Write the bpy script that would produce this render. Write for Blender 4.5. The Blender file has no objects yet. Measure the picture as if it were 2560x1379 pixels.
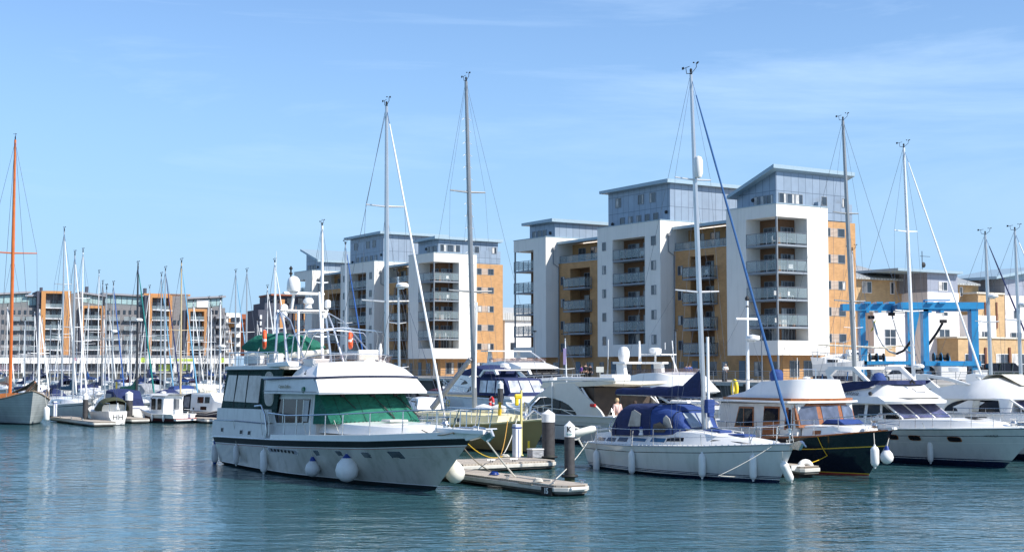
import bpy, bmesh, math, random
from mathutils import Vector, Matrix
R=math.radians
random.seed(7)
SC=bpy.context.scene
COL=SC.collection
# ---------------------------------------------------------------- camera, sky, sun, exposure
CH=4.0                                   # eye height above the water
F=3500.; TH=math.atan(226.5/F); CT,ST=math.cos(TH),math.sin(TH)
cd=bpy.data.cameras.new('camera'); cam=bpy.data.objects.new('camera',cd); COL.objects.link(cam)
cam.location=(0,0,CH); cam.rotation_euler=(R(90)+TH,0,0)
cd.sensor_width=36; cd.lens=36*F/2560; cd.clip_start=.5; cd.clip_end=9000
SC.camera=cam
SUN=Vector((.892,-.453,0)).normalized(); EL=R(42)
w=bpy.data.worlds.new('World'); SC.world=w; w.use_nodes=True
nt=w.node_tree; N=nt.nodes; LK=nt.links
for n in list(N): N.remove(n)
out=N.new('ShaderNodeOutputWorld'); bg=N.new('ShaderNodeBackground'); sky=N.new('ShaderNodeTexSky')
sky.sky_type='NISHITA'; sky.sun_disc=False; sky.sun_elevation=EL
sky.sun_rotation=math.atan2(SUN.x,SUN.y); sky.air_density=1.0; sky.dust_density=.2; sky.ozone_density=3.0; sky.altitude=0
# thin cirrus drawn on the sky by direction
tc=N.new('ShaderNodeTexCoord'); mp=N.new('ShaderNodeMapping'); mp.inputs['Scale'].default_value=(1.3,1.3,8.0); mp.inputs['Rotation'].default_value=(0,R(10),0); mp.inputs['Location'].default_value=(.35,.1,1.35)
nz=N.new('ShaderNodeTexNoise'); nz.inputs['Scale'].default_value=1.7; nz.inputs['Detail'].default_value=9; nz.inputs['Roughness'].default_value=.62; nz.inputs['Distortion'].default_value=.5
cr=N.new('ShaderNodeValToRGB'); cr.color_ramp.elements[0].position=.47; cr.color_ramp.elements[1].position=.75; cr.color_ramp.elements[1].color=(.42,.42,.42,1)
sepz=N.new('ShaderNodeSeparateXYZ')
tint=N.new('ShaderNodeMix'); tint.data_type='RGBA'; tint.blend_type='MULTIPLY'; tint.inputs['Factor'].default_value=1
tint.inputs['B'].default_value=(.84,.94,1.06,1)
mx=N.new('ShaderNodeMix'); mx.data_type='RGBA'; mx.inputs['B'].default_value=(5.6,7.0,8.6,1)
LK.new(tc.outputs['Generated'],mp.inputs['Vector']); LK.new(mp.outputs[0],nz.inputs['Vector']); LK.new(nz.outputs['Fac'],cr.inputs[0])
LK.new(sky.outputs[0],tint.inputs['A']); LK.new(tint.outputs['Result'],mx.inputs['A']); LK.new(cr.outputs[0],mx.inputs['Factor'])
# the band near the horizon stays blue instead of turning yellow
hz=N.new('ShaderNodeMapRange'); hz.inputs['From Min'].default_value=-.02; hz.inputs['From Max'].default_value=.30; hz.inputs['To Min'].default_value=.85; hz.inputs['To Max'].default_value=.0; hz.interpolation_type='SMOOTHSTEP'
LK.new(tc.outputs['Generated'],sepz.inputs[0]); LK.new(sepz.outputs['Z'],hz.inputs['Value'])
hm=N.new('ShaderNodeMix'); hm.data_type='RGBA'; hm.inputs['B'].default_value=(1.85,3.25,5.2,1)
LK.new(hz.outputs[0],hm.inputs['Factor']); LK.new(mx.outputs['Result'],hm.inputs['A'])
LK.new(hm.outputs['Result'],bg.inputs[0]); bg.inputs[1].default_value=.115
LK.new(bg.outputs[0],out.inputs[0])
ld=bpy.data.lights.new('sun','SUN'); ld.energy=4.6; ld.angle=R(.5); ld.color=(1,.955,.89)
so=bpy.data.objects.new('sun',ld); COL.objects.link(so)
sd=Vector((SUN.x*math.cos(EL),SUN.y*math.cos(EL),math.sin(EL)))
so.rotation_euler=sd.to_track_quat('Z','Y').to_euler(); so.location=(60,-40,60)
SC.view_settings.view_transform='Standard'; SC.view_settings.look='None'; SC.view_settings.exposure=.62; SC.view_settings.gamma=1
# ---------------------------------------------------------------- photograph geometry helpers
def ray(px,py):
    u=px-1280; v=689.5-py
    return (u,F*CT-v*ST,F*ST+v*CT)
def P(px,py,Y):
    r=ray(px,py); s=Y/r[1]; return Vector((r[0]*s,Y,CH+r[2]*s))
def G(px,py,z=0.):
    r=ray(px,py); s=(z-CH)/r[2]; return Vector((r[0]*s,r[1]*s,z))
def frame(o,deg):
    a=R(deg); c,s=math.cos(a),math.sin(a)
    return lambda x,y,z=0.: Vector((o[0]+c*x-s*y,o[1]+s*x+c*y,z))
def plane_x(o,deg,px,py,xl):
    a=R(deg); c,s=math.cos(a),math.sin(a); r=ray(px,py)
    L=lambda v:(c*v[0]+s*v[1],-s*v[0]+c*v[1])
    x0,y0=L((-o[0],-o[1])); dx,dy=L(r); t=(xl-x0)/dx
    return (y0+dy*t,CH+r[2]*t)
def plane_y(o,deg,px,py,yl):
    a=R(deg); c,s=math.cos(a),math.sin(a); r=ray(px,py)
    L=lambda v:(c*v[0]+s*v[1],-s*v[0]+c*v[1])
    x0,y0=L((-o[0],-o[1])); dx,dy=L(r); t=(yl-y0)/dy
    return (x0+dx*t,CH+r[2]*t)
# ---------------------------------------------------------------- materials
MATS={}
def mat(name,rgb,rough=.5,metal=0.,var=.06,scale=3.,bump=0.,spec=.5,trans=0.,alpha=1.,coat=0.,ior=1.45):
    if name in MATS: return MATS[name]
    m=bpy.data.materials.new(name); m.use_nodes=True; t=m.node_tree; n=t.nodes; b=n['Principled BSDF']
    b.inputs['Roughness'].default_value=rough; b.inputs['Metallic'].default_value=metal
    b.inputs['Specular IOR Level'].default_value=spec; b.inputs['IOR'].default_value=ior
    b.inputs['Transmission Weight'].default_value=trans; b.inputs['Alpha'].default_value=alpha; b.inputs['Coat Weight'].default_value=coat
    tcn=n.new('ShaderNodeTexCoord'); no=n.new('ShaderNodeTexNoise'); no.inputs['Scale'].default_value=scale; no.inputs['Detail'].default_value=6
    t.links.new(tcn.outputs['Object'],no.inputs['Vector'])
    mr=n.new('ShaderNodeMapRange'); mr.inputs['From Min'].default_value=.3; mr.inputs['From Max'].default_value=.7
    mr.inputs['To Min'].default_value=1-var; mr.inputs['To Max'].default_value=1+var
    t.links.new(no.outputs['Fac'],mr.inputs['Value'])
    mu=n.new('ShaderNodeVectorMath'); mu.operation='SCALE'; mu.inputs[0].default_value=rgb[:3]
    t.links.new(mr.outputs[0],mu.inputs['Scale']); t.links.new(mu.outputs[0],b.inputs['Base Color'])
    if bump:
        bp=n.new('ShaderNodeBump'); bp.inputs['Strength'].default_value=bump; bp.inputs['Distance'].default_value=.05
        t.links.new(no.outputs['Fac'],bp.inputs['Height']); t.links.new(bp.outputs[0],b.inputs['Normal'])
    MATS[name]=m; return m
def streak(m,amt=.35,tint=(.25,.22,.17),sc=(2.5,2.5,.22),lo=.52,hi=.75):
    """rain and rust streaks running down a wall or a hull side"""
    t=m.node_tree; n=t.nodes; b=n['Principled BSDF']; src=b.inputs['Base Color'].links[0].from_socket
    tc_=n.new('ShaderNodeTexCoord'); mp_=n.new('ShaderNodeMapping'); mp_.inputs['Scale'].default_value=sc; no=n.new('ShaderNodeTexNoise'); no.inputs['Scale'].default_value=1.6; no.inputs['Detail'].default_value=8; no.inputs['Roughness'].default_value=.65
    mr=n.new('ShaderNodeMapRange'); mr.inputs['From Min'].default_value=lo; mr.inputs['From Max'].default_value=hi; mr.inputs['To Max'].default_value=amt
    mx_=n.new('ShaderNodeMix'); mx_.data_type='RGBA'; mx_.inputs['B'].default_value=tint+(1,)
    t.links.new(tc_.outputs['Object'],mp_.inputs['Vector']); t.links.new(mp_.outputs[0],no.inputs['Vector']); t.links.new(no.outputs['Fac'],mr.inputs['Value']); t.links.new(mr.outputs[0],mx_.inputs['Factor']); t.links.new(src,mx_.inputs['A']); t.links.new(mx_.outputs['Result'],b.inputs['Base Color'])
    return m
def creased(m,sc=(1.2,1.2,3.2),d=.10,s=.9):
    """slack canvas: long soft creases"""
    t=m.node_tree; n=t.nodes; b=n['Principled BSDF']; tc_=n.new('ShaderNodeTexCoord'); mp_=n.new('ShaderNodeMapping'); mp_.inputs['Scale'].default_value=sc; mp_.inputs['Rotation'].default_value=(.5,.3,.4)
    no=n.new('ShaderNodeTexNoise'); no.inputs['Scale'].default_value=1.5; no.inputs['Detail'].default_value=3; no.inputs['Distortion'].default_value=1.2; bp=n.new('ShaderNodeBump'); bp.inputs['Strength'].default_value=s; bp.inputs['Distance'].default_value=d
    t.links.new(tc_.outputs['Object'],mp_.inputs['Vector']); t.links.new(mp_.outputs[0],no.inputs['Vector']); t.links.new(no.outputs['Fac'],bp.inputs['Height']); t.links.new(bp.outputs[0],b.inputs['Normal']); return m
def linemat(name,rgb,line,sx,sz,wd=.04,rough=.5,metal=0.,var=.08,offs=.5,axis=None):
    """panels or courses: a brick texture in object space (x+y along, z up)"""
    m=mat(name,rgb,rough,metal,var,1.3); t=m.node_tree; n=t.nodes; b=n['Principled BSDF']
    if 'bt' in n: return m
    tcn=n.new('ShaderNodeTexCoord'); sp=n.new('ShaderNodeSeparateXYZ'); ad=n.new('ShaderNodeMath'); cb=n.new('ShaderNodeCombineXYZ')
    t.links.new(tcn.outputs['Object'],sp.inputs[0])
    if axis=='x': t.links.new(sp.outputs['X'],ad.inputs[0]); ad.inputs[1].default_value=0
    elif axis=='y': t.links.new(sp.outputs['Y'],ad.inputs[0]); ad.inputs[1].default_value=0
    else: t.links.new(sp.outputs['X'],ad.inputs[0]); t.links.new(sp.outputs['Y'],ad.inputs[1])
    t.links.new(ad.outputs[0],cb.inputs['X']); t.links.new(sp.outputs['Z'],cb.inputs['Y'])
    bt=n.new('ShaderNodeTexBrick'); bt.name='bt'; bt.offset=offs; bt.inputs['Scale'].default_value=1
    bt.inputs['Brick Width'].default_value=sx; bt.inputs['Row Height'].default_value=sz; bt.inputs['Mortar Size'].default_value=wd
    bt.inputs['Mortar Smooth'].default_value=.1
    c1=tuple(min(1,c*1.06) for c in rgb)+(1,); c2=tuple(c*.93 for c in rgb)+(1,)
    bt.inputs['Color1'].default_value=c1; bt.inputs['Color2'].default_value=c2; bt.inputs['Mortar'].default_value=tuple(line)+(1,)
    t.links.new(cb.outputs[0],bt.inputs['Vector'])
    mu=[x for x in n if x.type=='VECT_MATH'][0]; t.links.new(bt.outputs['Color'],mu.inputs[0])
    return m
WHITE=mat('gelcoat_white',(.80,.785,.75),.28,var=.03,coat=.3)
CREAM=mat('gelcoat_cream',(.74,.71,.62),.33,var=.04,coat=.2)
GREYW=mat('white_weathered',(.64,.63,.60),.4,var=.06)
DECKW=mat('deck_white',(.72,.71,.66),.6,var=.05,scale=9)
NAVYP=mat('navy_paint',(.008,.014,.045),.16,var=.1,coat=.6)
BLACKP=mat('black_stripe',(.012,.016,.018),.25,var=.1)
REDP=mat('red_paint',(.35,.04,.03),.4)
CHROME=mat('stainless_steel',(.62,.63,.64),.25,1.,var=.04)
ALU=mat('anodised_aluminium',(.60,.60,.59),.38,.75,var=.06,scale=1.2)
ALUW=mat('white_mast_paint',(.78,.78,.77),.35)
DALU=mat('dull_aluminium',(.34,.34,.33),.45,.7)
DARKG=mat('tinted_glass',(.012,.012,.014),.06,var=.3,spec=.35)
GREENC=mat('green_canvas',(.006,.115,.075),.8,var=.18,scale=4,bump=.5)
DGREENC=mat('dark_green_canvas',(.006,.035,.028),.8,var=.15,bump=.3)
NAVYC=mat('navy_canvas',(.012,.022,.085),.8,var=.18,scale=4,bump=.5)
BLUEC=mat('royal_blue_canvas',(.015,.045,.18),.75,var=.15,bump=.3)
BURGC=mat('burgundy_canvas',(.10,.012,.03),.8,var=.15,bump=.3)
GREYC=mat('grey_canvas',(.30,.31,.33),.8,var=.12,bump=.3)
CREAMC=mat('cream_canvas',(.62,.58,.48),.8,var=.1,bump=.3)
OLIVEC=mat('olive_canvas',(.05,.055,.025),.85,var=.15,bump=.3)
WOOD=mat('varnished_wood',(.28,.095,.025),.3,var=.25,scale=8,coat=.4)
TEAK=mat('weathered_teak',(.30,.24,.18),.75,var=.18,scale=8)
ORMAST=mat('orange_varnished_spruce',(.52,.13,.025),.35,var=.15,scale=2)
BLACKR=mat('black_rubber',(.015,.015,.016),.65,var=.1)
ROPEW=mat('white_rope',(.55,.53,.47),.9,var=.15,scale=30)
ROPEY=mat('yellow_rope',(.65,.42,.02),.8,var=.1,scale=30)
WIRE=mat('rigging_wire',(.23,.24,.26),.4,.8)
VINYL=mat('fender_vinyl',(.76,.75,.71),.45,var=.05,scale=6)
BLUEP=mat('blue_plastic',(.01,.04,.22),.4)
LIFER=mat('orange_lifebuoy',(.75,.10,.025),.55,var=.08)
REDPL=mat('red_plastic',(.55,.02,.02),.5)
YELP=mat('yellow_paint',(.72,.52,.02),.45,var=.06)
CLEARP=mat('clear_vinyl_window',(.34,.30,.28),.12,var=.35,scale=2.2)
SMOKE=mat('smoked_acrylic',(.35,.26,.26),.08,trans=.75,ior=1.02,alpha=.55)
ANTIF=mat('dark_antifouling',(.014,.02,.022),.6,var=.2)
SPLIT={'canvas_door','column','side_wing','drainpipe','screen_pillar','overhang_strut','aerial_post','derrick_pole','floodlight','whip_aerial','screen_frame_','flybridge_side','spare','winch','stern_rail','flybridge_rail','windlass_','clear_window','quarter_light','downpipe','deck_locker','flybridge_locker','bow_cushion','float_tube','coiled_rope','lashing','nose_and_ears','pulpit','canopy_window','cabin_window','side_window','saloon_window','window_pair','recess_wall','penthouse_','spinnaker','mast_light'}
for c_ in (GREENC,DGREENC,BURGC,GREYC,CREAMC,OLIVEC): creased(c_)
for c_ in (NAVYC,BLUEC): creased(c_,(1.6,1.6,4),.045,.8)
streak(GREYW,.30); streak(WHITE,.12)
# ---------------------------------------------------------------- mesh builder
class MB:
    def __init__(s): s.v=[]; s.f=[]; s.m=[]
    def add(s,vs,fs,mi=0):
        o=len(s.v); s.v+= [tuple(p) for p in vs]; s.f+=[tuple(o+i for i in f) for f in fs]; s.m+=[mi]*len(fs); return s
    def box(s,x0,x1,y0,y1,z0,z1,mi=0):
        return s.add([(x0,y0,z0),(x1,y0,z0),(x1,y1,z0),(x0,y1,z0),(x0,y0,z1),(x1,y0,z1),(x1,y1,z1),(x0,y1,z1)],
          [(0,3,2,1),(4,5,6,7),(0,1,5,4),(1,2,6,5),(2,3,7,6),(3,0,4,7)],mi)
    def cbox(s,c,sz,mi=0,rz=0.):
        co,si=math.cos(rz),math.sin(rz); hx,hy,hz=sz[0]/2,sz[1]/2,sz[2]/2; vs=[]
        for z in (-hz,hz):
            for x,y in ((-hx,-hy),(hx,-hy),(hx,hy),(-hx,hy)): vs.append((c[0]+co*x-si*y,c[1]+si*x+co*y,c[2]+z))
        return s.add(vs,[(0,3,2,1),(4,5,6,7),(0,1,5,4),(1,2,6,5),(2,3,7,6),(3,0,4,7)],mi)
    def prism(s,poly,axis,a,b,mi=0):
        """poly in the plane across axis; axis 'y': (x,z), 'x': (y,z), 'z': (x,y)"""
        def q(p,t): return (p[0],t,p[1]) if axis=='y' else ((t,p[0],p[1]) if axis=='x' else (p[0],p[1],t))
        n=len(poly); vs=[q(p,a) for p in poly]+[q(p,b) for p in poly]
        fs=[tuple(range(n))[::-1],tuple(range(n,2*n))]+[(i,(i+1)%n,n+(i+1)%n,n+i) for i in range(n)]
        return s.add(vs,fs,mi)
    def loft(s,rings,mi=0,closed=True,caps=True,mis=None):
        n=len(rings[0]); vs=[p for r in rings for p in r]; fs=[];ml=[]
        for i in range(len(rings)-1):
            for j in range(n if closed else n-1):
                k=(j+1)%n; fs.append((i*n+j,i*n+k,(i+1)*n+k,(i+1)*n+j)); ml.append(mis[j] if mis else mi)
        if caps: fs+= [tuple(range(n))[::-1],tuple(range((len(rings)-1)*n,len(rings)*n))]; ml+=[mi,mi]
        o=len(s.v); s.v+=[tuple(p) for p in vs]; s.f+=[tuple(o+i for i in f) for f in fs]; s.m+=ml; return s
    def tube(s,pts,r,seg=8,mi=0,caps=True,flat=1.):
        pts=[Vector(p) for p in pts]; n=len(pts); rs=r if isinstance(r,(list,tuple)) else [r]*n; rings=[]
        up=Vector((0,0,1)); prev=None
        for i,p in enumerate(pts):
            d=(pts[min(i+1,n-1)]-pts[max(i-1,0)])
            d=d.normalized() if d.length>1e-9 else Vector((0,0,1))
            if prev is None:
                a=d.cross(up) if abs(d.z)<.95 else d.cross(Vector((0,1,0)))
            else: a=prev-d*prev.dot(d)
            a.normalize(); prev=a; b=d.cross(a)
            rings.append([p+(a*math.cos(2*math.pi*k/seg)+b*math.sin(2*math.pi*k/seg)*flat)*rs[i] for k in range(seg)])
        return s.loft(rings,mi,True,caps)
    def lathe(s,prof,c=(0,0,0),seg=16,mi=0,axis='z'):
        rings=[]
        for r,z in prof:
            ring=[]
            for k in range(seg):
                a=2*math.pi*k/seg; x,y=r*math.cos(a),r*math.sin(a)
                ring.append((c[0]+x,c[1]+y,c[2]+z) if axis=='z' else ((c[0]+z,c[1]+x,c[2]+y) if axis=='x' else (c[0]+x,c[1]+z,c[2]+y)))
            rings.append(ring)
        return s.loft(rings,mi)
    def torus(s,c,Rr,r,axis='y',seg=20,sg=8,mi=0,arc=(0,360),mis=None):
        a0,a1=R(arc[0]),R(arc[1]); full=abs(a1-a0)>6.2; n=seg if full else seg+1; rings=[]
        for i in range(n):
            a=a0+(a1-a0)*i/seg; ring=[]
            for k in range(sg):
                b=2*math.pi*k/sg; q=Rr+r*math.cos(b); h=r*math.sin(b); u,v=q*math.cos(a),q*math.sin(a)
                ring.append((c[0]+u,c[1]+h,c[2]+v) if axis=='y' else ((c[0]+h,c[1]+u,c[2]+v) if axis=='x' else (c[0]+u,c[1]+v,c[2]+h)))
            rings.append(ring)
        if full: rings.append(rings[0])
        o=len(s.f); s.loft(rings,mi,True,not full)
        if mis:
            for i in range(seg):
                for k in range(sg): s.m[o+i*sg+k]=mis(i)
        return s
    def islands(s):
        p=list(range(len(s.v)))
        def f(a):
            while p[a]!=a: p[a]=p[p[a]]; a=p[a]
            return a
        for fc in s.f:
            r=f(fc[0])
            for i in fc[1:]: p[f(i)]=r
        g={}
        for k,fc in enumerate(s.f): g.setdefault(f(fc[0]),[]).append(k)
        out=[]
        for ks in g.values():
            mp={}; q=MB()
            for k in ks:
                for i in s.f[k]:
                    if i not in mp: mp[i]=len(q.v); q.v.append(s.v[i])
                q.f.append(tuple(mp[i] for i in s.f[k])); q.m.append(s.m[k])
            out.append(q)
        return out
    def build(s,name,mats,parent=None,smooth=False,loc=None,rz=0.,bevel=0.):
        if name in SPLIT and parent is not None:
            isl=s.islands()
            if len(isl)>1:
                for q in isl: o=q.build1(name,mats,parent,smooth,loc,rz,bevel)
                return o
        return s.build1(name,mats,parent,smooth,loc,rz,bevel)
    def build1(s,name,mats,parent=None,smooth=False,loc=None,rz=0.,bevel=0.):
        me=bpy.data.meshes.new(name); me.from_pydata(s.v,[],s.f)
        if not isinstance(mats,(list,tuple)): mats=[mats]
        for m in mats: me.materials.append(m)
        me.polygons.foreach_set('material_index',s.m)
        me.update()
        if smooth:
            me.polygons.foreach_set('use_smooth',[True]*len(me.polygons))
            try: me.set_sharp_from_angle(angle=R(38 if smooth is True else smooth))
            except Exception: pass
        o=bpy.data.objects.new(name,me); COL.objects.link(o)
        if parent is not None: o.parent=parent
        if loc is not None: o.location=loc
        o.rotation_euler.z=rz
        if bevel:
            b=o.modifiers.new('bevel','BEVEL'); b.width=bevel; b.segments=2; b.limit_method='ANGLE'
        return o
def recalc(o):
    bm=bmesh.new(); bm.from_mesh(o.data); bmesh.ops.recalc_face_normals(bm,faces=bm.faces); bm.to_mesh(o.data); bm.free(); return o
def tag(o,label=None,cat=None,group=None,kind=None):
    if label: o['label']=label
    if cat: o['category']=cat
    if group: o['group']=group
    if kind: o['kind']=kind
    return o
def empty(name,loc,deg=0.,label=None,cat=None,group=None):
    o=bpy.data.objects.new(name,None); COL.objects.link(o); o.location=loc; o.rotation_euler.z=R(deg); o.empty_display_size=.3
    return tag(o,label,cat,group)
def copy_tree(o,parent=None):
    c=o.copy(); COL.objects.link(c); c.parent=parent
    for ch in [x for x in o.children]: copy_tree(ch,c)
    return c
def textobj(name,txt,size,m,parent,loc,rot,shear=0.,depth=.004,align='CENTER',bold=0.):
    cu=bpy.data.curves.new(name,'FONT'); cu.body=txt; cu.size=size; cu.extrude=depth; cu.shear=shear; cu.align_x=align; cu.align_y='CENTER'; cu.resolution_u=3; cu.offset=bold
    t=bpy.data.objects.new(name,cu); COL.objects.link(t); bpy.context.view_layer.update()
    me=bpy.data.meshes.new_from_object(t.evaluated_get(bpy.context.evaluated_depsgraph_get()))
    bpy.data.objects.remove(t); me.materials.clear(); me.materials.append(m)
    o=bpy.data.objects.new(name,me); COL.objects.link(o)
    if parent is not None: o.parent=parent
    o.location=loc; o.rotation_euler=rot; return o
def lerp(a,b,t): return a+(b-a)*t
def interp(tab,x):
    if x<=tab[0][0]: return tab[0][1]
    for (a,b),(c,d) in zip(tab,tab[1:]):
        if x<=c:
            t=(x-a)/(c-a); return b+(d-b)*t
    return tab[-1][1]
# ================================================================ setting: water, land, quays
WANG=R(-58)
def water_mat():
    m=bpy.data.materials.new('harbour_water'); m.use_nodes=True; t=m.node_tree; n=t.nodes; b=n['Principled BSDF']
    b.inputs['Base Color'].default_value=(.024,.082,.092,1); b.inputs['Roughness'].default_value=.07; b.inputs['IOR'].default_value=1.33
    b.inputs['Specular IOR Level'].default_value=.8
    g=n.new('ShaderNodeNewGeometry')
    def noise(scale,sc,rot,det,rough=.5,dist=0.):
        mp=n.new('ShaderNodeMapping'); mp.inputs['Scale'].default_value=sc; mp.inputs['Rotation'].default_value=(0,0,rot)
        no=n.new('ShaderNodeTexNoise'); no.inputs['Scale'].default_value=scale; no.inputs['Detail'].default_value=det; no.inputs['Roughness'].default_value=rough; no.inputs['Distortion'].default_value=dist
        t.links.new(g.outputs['Position'],mp.inputs['Vector']); t.links.new(mp.outputs[0],no.inputs['Vector']); return no
    a=noise(2.6,(.5,1,1),R(12),3,.55,.5); c=noise(.7,(.5,1,1),R(-8),2,.5,.3); d=noise(.10,(1,.45,1),R(5),3)
    # calmer and rougher patches
    mr=n.new('ShaderNodeMapRange'); mr.inputs['From Min'].default_value=.35; mr.inputs['From Max'].default_value=.65; mr.inputs['To Min'].default_value=.40; mr.inputs['To Max'].default_value=1.35
    t.links.new(d.outputs['Fac'],mr.inputs['Value'])
    ma=n.new('ShaderNodeMath'); ma.operation='MULTIPLY_ADD'; ma.inputs[1].default_value=1.6
    t.links.new(c.outputs['Fac'],ma.inputs[0]); t.links.new(a.outputs['Fac'],ma.inputs[2])
    mm=n.new('ShaderNodeMath'); mm.operation='MULTIPLY'; t.links.new(ma.outputs[0],mm.inputs[0]); t.links.new(mr.outputs[0],mm.inputs[1])
    bp=n.new('ShaderNodeBump'); bp.inputs['Strength'].default_value=1; bp.inputs['Distance'].default_value=.085
    t.links.new(mm.outputs[0],bp.inputs['Height']); t.links.new(bp.outputs[0],b.inputs['Normal'])
    return m
wm=MB(); wm.add([(-1500,-40,0),(1500,-40,0),(1500,2500,0),(-1500,2500,0)],[(0,1,2,3)])
tag(wm.build('water',water_mat()),kind='structure')
# land: a sheet at quay level, ending at the quay edge
LZ=2.5
BO=P(1943,700,157); BD=-56.9; bf=frame(BO,BD)     # near corner of the big apartment block and its axes
q=[bf(34.5,-18),bf(-136,-18)]
land=[(1400,q[0].y,LZ),(q[0].x,q[0].y,LZ),(q[1].x,q[1].y,LZ),(-70,392,LZ),(-128,368,LZ),(-190,340,LZ),(-1200,300,LZ),(-1400,2400,LZ),(1400,2400,LZ)]
PAVE=mat('concrete_paving',(.34,.32,.29),.85,var=.12,scale=.8)
WALLM=mat('quay_wall_concrete',(.09,.085,.075),.85,var=.3,scale=.7)
lm=MB(); lm.add([p for p in land],[tuple(range(len(land)))[::-1]])
n0=len(land)
tag(recalc(lm.build('ground',PAVE)),kind='structure')
qm=MB()
for i in range(6):
    a=Vector(land[i]); b=Vector(land[i+1]); qm.add([(a.x,a.y,-1),(b.x,b.y,-1),(b.x,b.y,LZ-.35),(a.x,a.y,LZ-.35)],[(0,1,2,3)])
    d=(b-a).normalized(); nn=Vector((d.y,-d.x,0)); nn=nn if nn.y<0 else -nn
    # the coping slab stands proud of the wall
    qm.add([a+nn*.25+Vector((0,0,-.35)),b+nn*.25+Vector((0,0,-.35)),b+nn*.25+Vector((0,0,.02)),a+nn*.25+Vector((0,0,.02)),a-nn*.6+Vector((0,0,.02)),b-nn*.6+Vector((0,0,.02)),a+Vector((0,0,-.35)),b+Vector((0,0,-.35))],
      [(0,1,2,3),(3,2,5,4),(0,6,7,1)],1)
tag(qm.build('quay_wall',[WALLM,mat('quay_coping',(.42,.40,.36),.8,var=.1)]),'dark concrete quay wall with pale coping behind the moored boats','wall')
# timber fender piles along the quay walls
PILEW=mat('dark_timber',(.05,.042,.035),.8,var=.3)
for k in range(0,36):
    p=bf(33-k*4.6,-18.35); fp=MB(); fp.cbox((0,0,0),(.3,.3,3.2),0,R(BD))
    tag(fp.build('quay_pile',PILEW,None,loc=(p.x,p.y,.75)),'dark square timber pile at the foot of the quay wall','pile','timber piles along the quay wall')
def railing(name,a,b,label,h=1.05,step=1.6,z=LZ+.02,bars=4,m=None,glass=None):
    a=Vector(a); b=Vector(b); L=(b-a).length; d=(b-a)/L; n=max(1,int(L/step)); rt=empty(name,(a.x,a.y,z),0,label,'railing')
    pm=MB(); rm=MB()
    for i in range(n+1):
        p=d*(L*i/n); pm.tube([(p.x,p.y,0),(p.x,p.y,h)],.028,5)
    for k in range(bars):
        hh=h*(1-k/(bars)*.85); rm.tube([(0,0,hh),(d.x*L,d.y*L,hh)],.026 if k==0 else .014,5)
    pm.build('posts',m or GALV,rt); rm.build('rails',m or GALV,rt)
    return rt
GALV=mat('galvanised_steel',(.20,.22,.25),.45,.6)
railing('promenade_railing',bf(33,-17.4),bf(-20,-17.4),'grey steel railing along the promenade in front of the large apartment block')
railing('promenade_railing',bf(-22,-17.4),bf(-134,-17.4),'grey steel railing along the promenade before the farther apartment block',step=2.4)
railing('promenade_railing',(q[0].x+.8,q[0].y+.8,0),(q[0].x+60,q[0].y+.8,0),'dark railing along the boatyard quay in front of the blue hoist')
railing('promenade_railing',(-71,391,0),(-190,340,0),'far railing along the quay in front of the shops',step=4,bars=3)

# ================================================================ apartment blocks
RENDER=streak(mat('white_render',(.74,.71,.65),.8,var=.03,scale=.5),.30,(.40,.38,.33),(1.2,1.2,.10),.50,.78)
BRICK=linemat('orange_brick',(.455,.255,.112),(.41,.235,.11),.46,.15,.012,.85,var=.1)
CLAD=linemat('blue_grey_cladding',(.25,.31,.38),(.11,.14,.18),1.15,2.2,.035,.42,.25,var=.05,offs=0.)
FASC=mat('zinc_roof',(.30,.40,.46),.5,.25,var=.05)
FRAMEW=mat('window_frame_grey',(.20,.22,.24),.5)
WFRAME=mat('window_frame_white',(.7,.7,.7),.5)
GLASSW=mat('window_glass',(.03,.04,.055),.05,var=.5,scale=.6,spec=.9)
CURT=mat('pale_curtain',(.45,.44,.42),.8,var=.3,scale=1.5)
SLAB=mat('balcony_slab',(.22,.25,.28),.6)
BGLASS=mat('balustrade_glass',(.32,.40,.42),.08,var=.0,trans=.0,alpha=.30,spec=.8)
SLAT=linemat('timber_slats',(.50,.40,.32),(.2,.15,.12),40,.16,.03,.8)
DOORM=mat('blue_grey_door',(.10,.15,.20),.5)
BRICK_SHADE=mat('recess_wall',(.17,.085,.04),.85,var=.1)  # brick tone darkened: the shade of the recesses is put into its colour
def window(par,face,a0,a1,z0,z1,c,mull=1,trans=0,fr=None,gl=None,sgn=None,curtain=None,name='window'):
    """face 'y': in the facade plane y=c looking to -y; 'x': in the end plane x=c looking to +x"""
    m=MB(); t=.07
    def bx(a,b,za,zb,d0,d1,mi):
        if face=='y': m.box(a,b,c-d1,c-d0,za,zb,mi)
        else: m.box(c+d0,c+d1,a,b,za,zb,mi)
    bx(a0,a1,z0,z0+t,.004,.05,0); bx(a0,a1,z1-t,z1,.004,.05,0); bx(a0,a0+t,z0+t,z1-t,.004,.05,0); bx(a1-t,a1,z0+t,z1-t,.004,.05,0)
    for k in range(mull): x=lerp(a0,a1,(k+1)/(mull+1)); bx(x-t/2,x+t/2,z0+t,z1-t,.004,.045,0)
    for k in range(trans): z=lerp(z0,z1,(k+1)/(trans+1)); bx(a0+t,a1-t,z-t/2,z+t/2,.006,.043,0)
    bx(a0+t,a1-t,z0+t,z1-t,.003,.015,1)
    cu=random.random() if curtain is None else curtain
    if cu<.4:
        wdt=(a1-a0)*random.choice((.25,.35,.45)); s0=a0+t if cu<.2 else a1-t-wdt; bx(s0,s0+wdt,z0+t,z1-t,.015,.02,2)
    return m.build(name,[fr or FRAMEW,gl or GLASSW,CURT],par)
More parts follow.
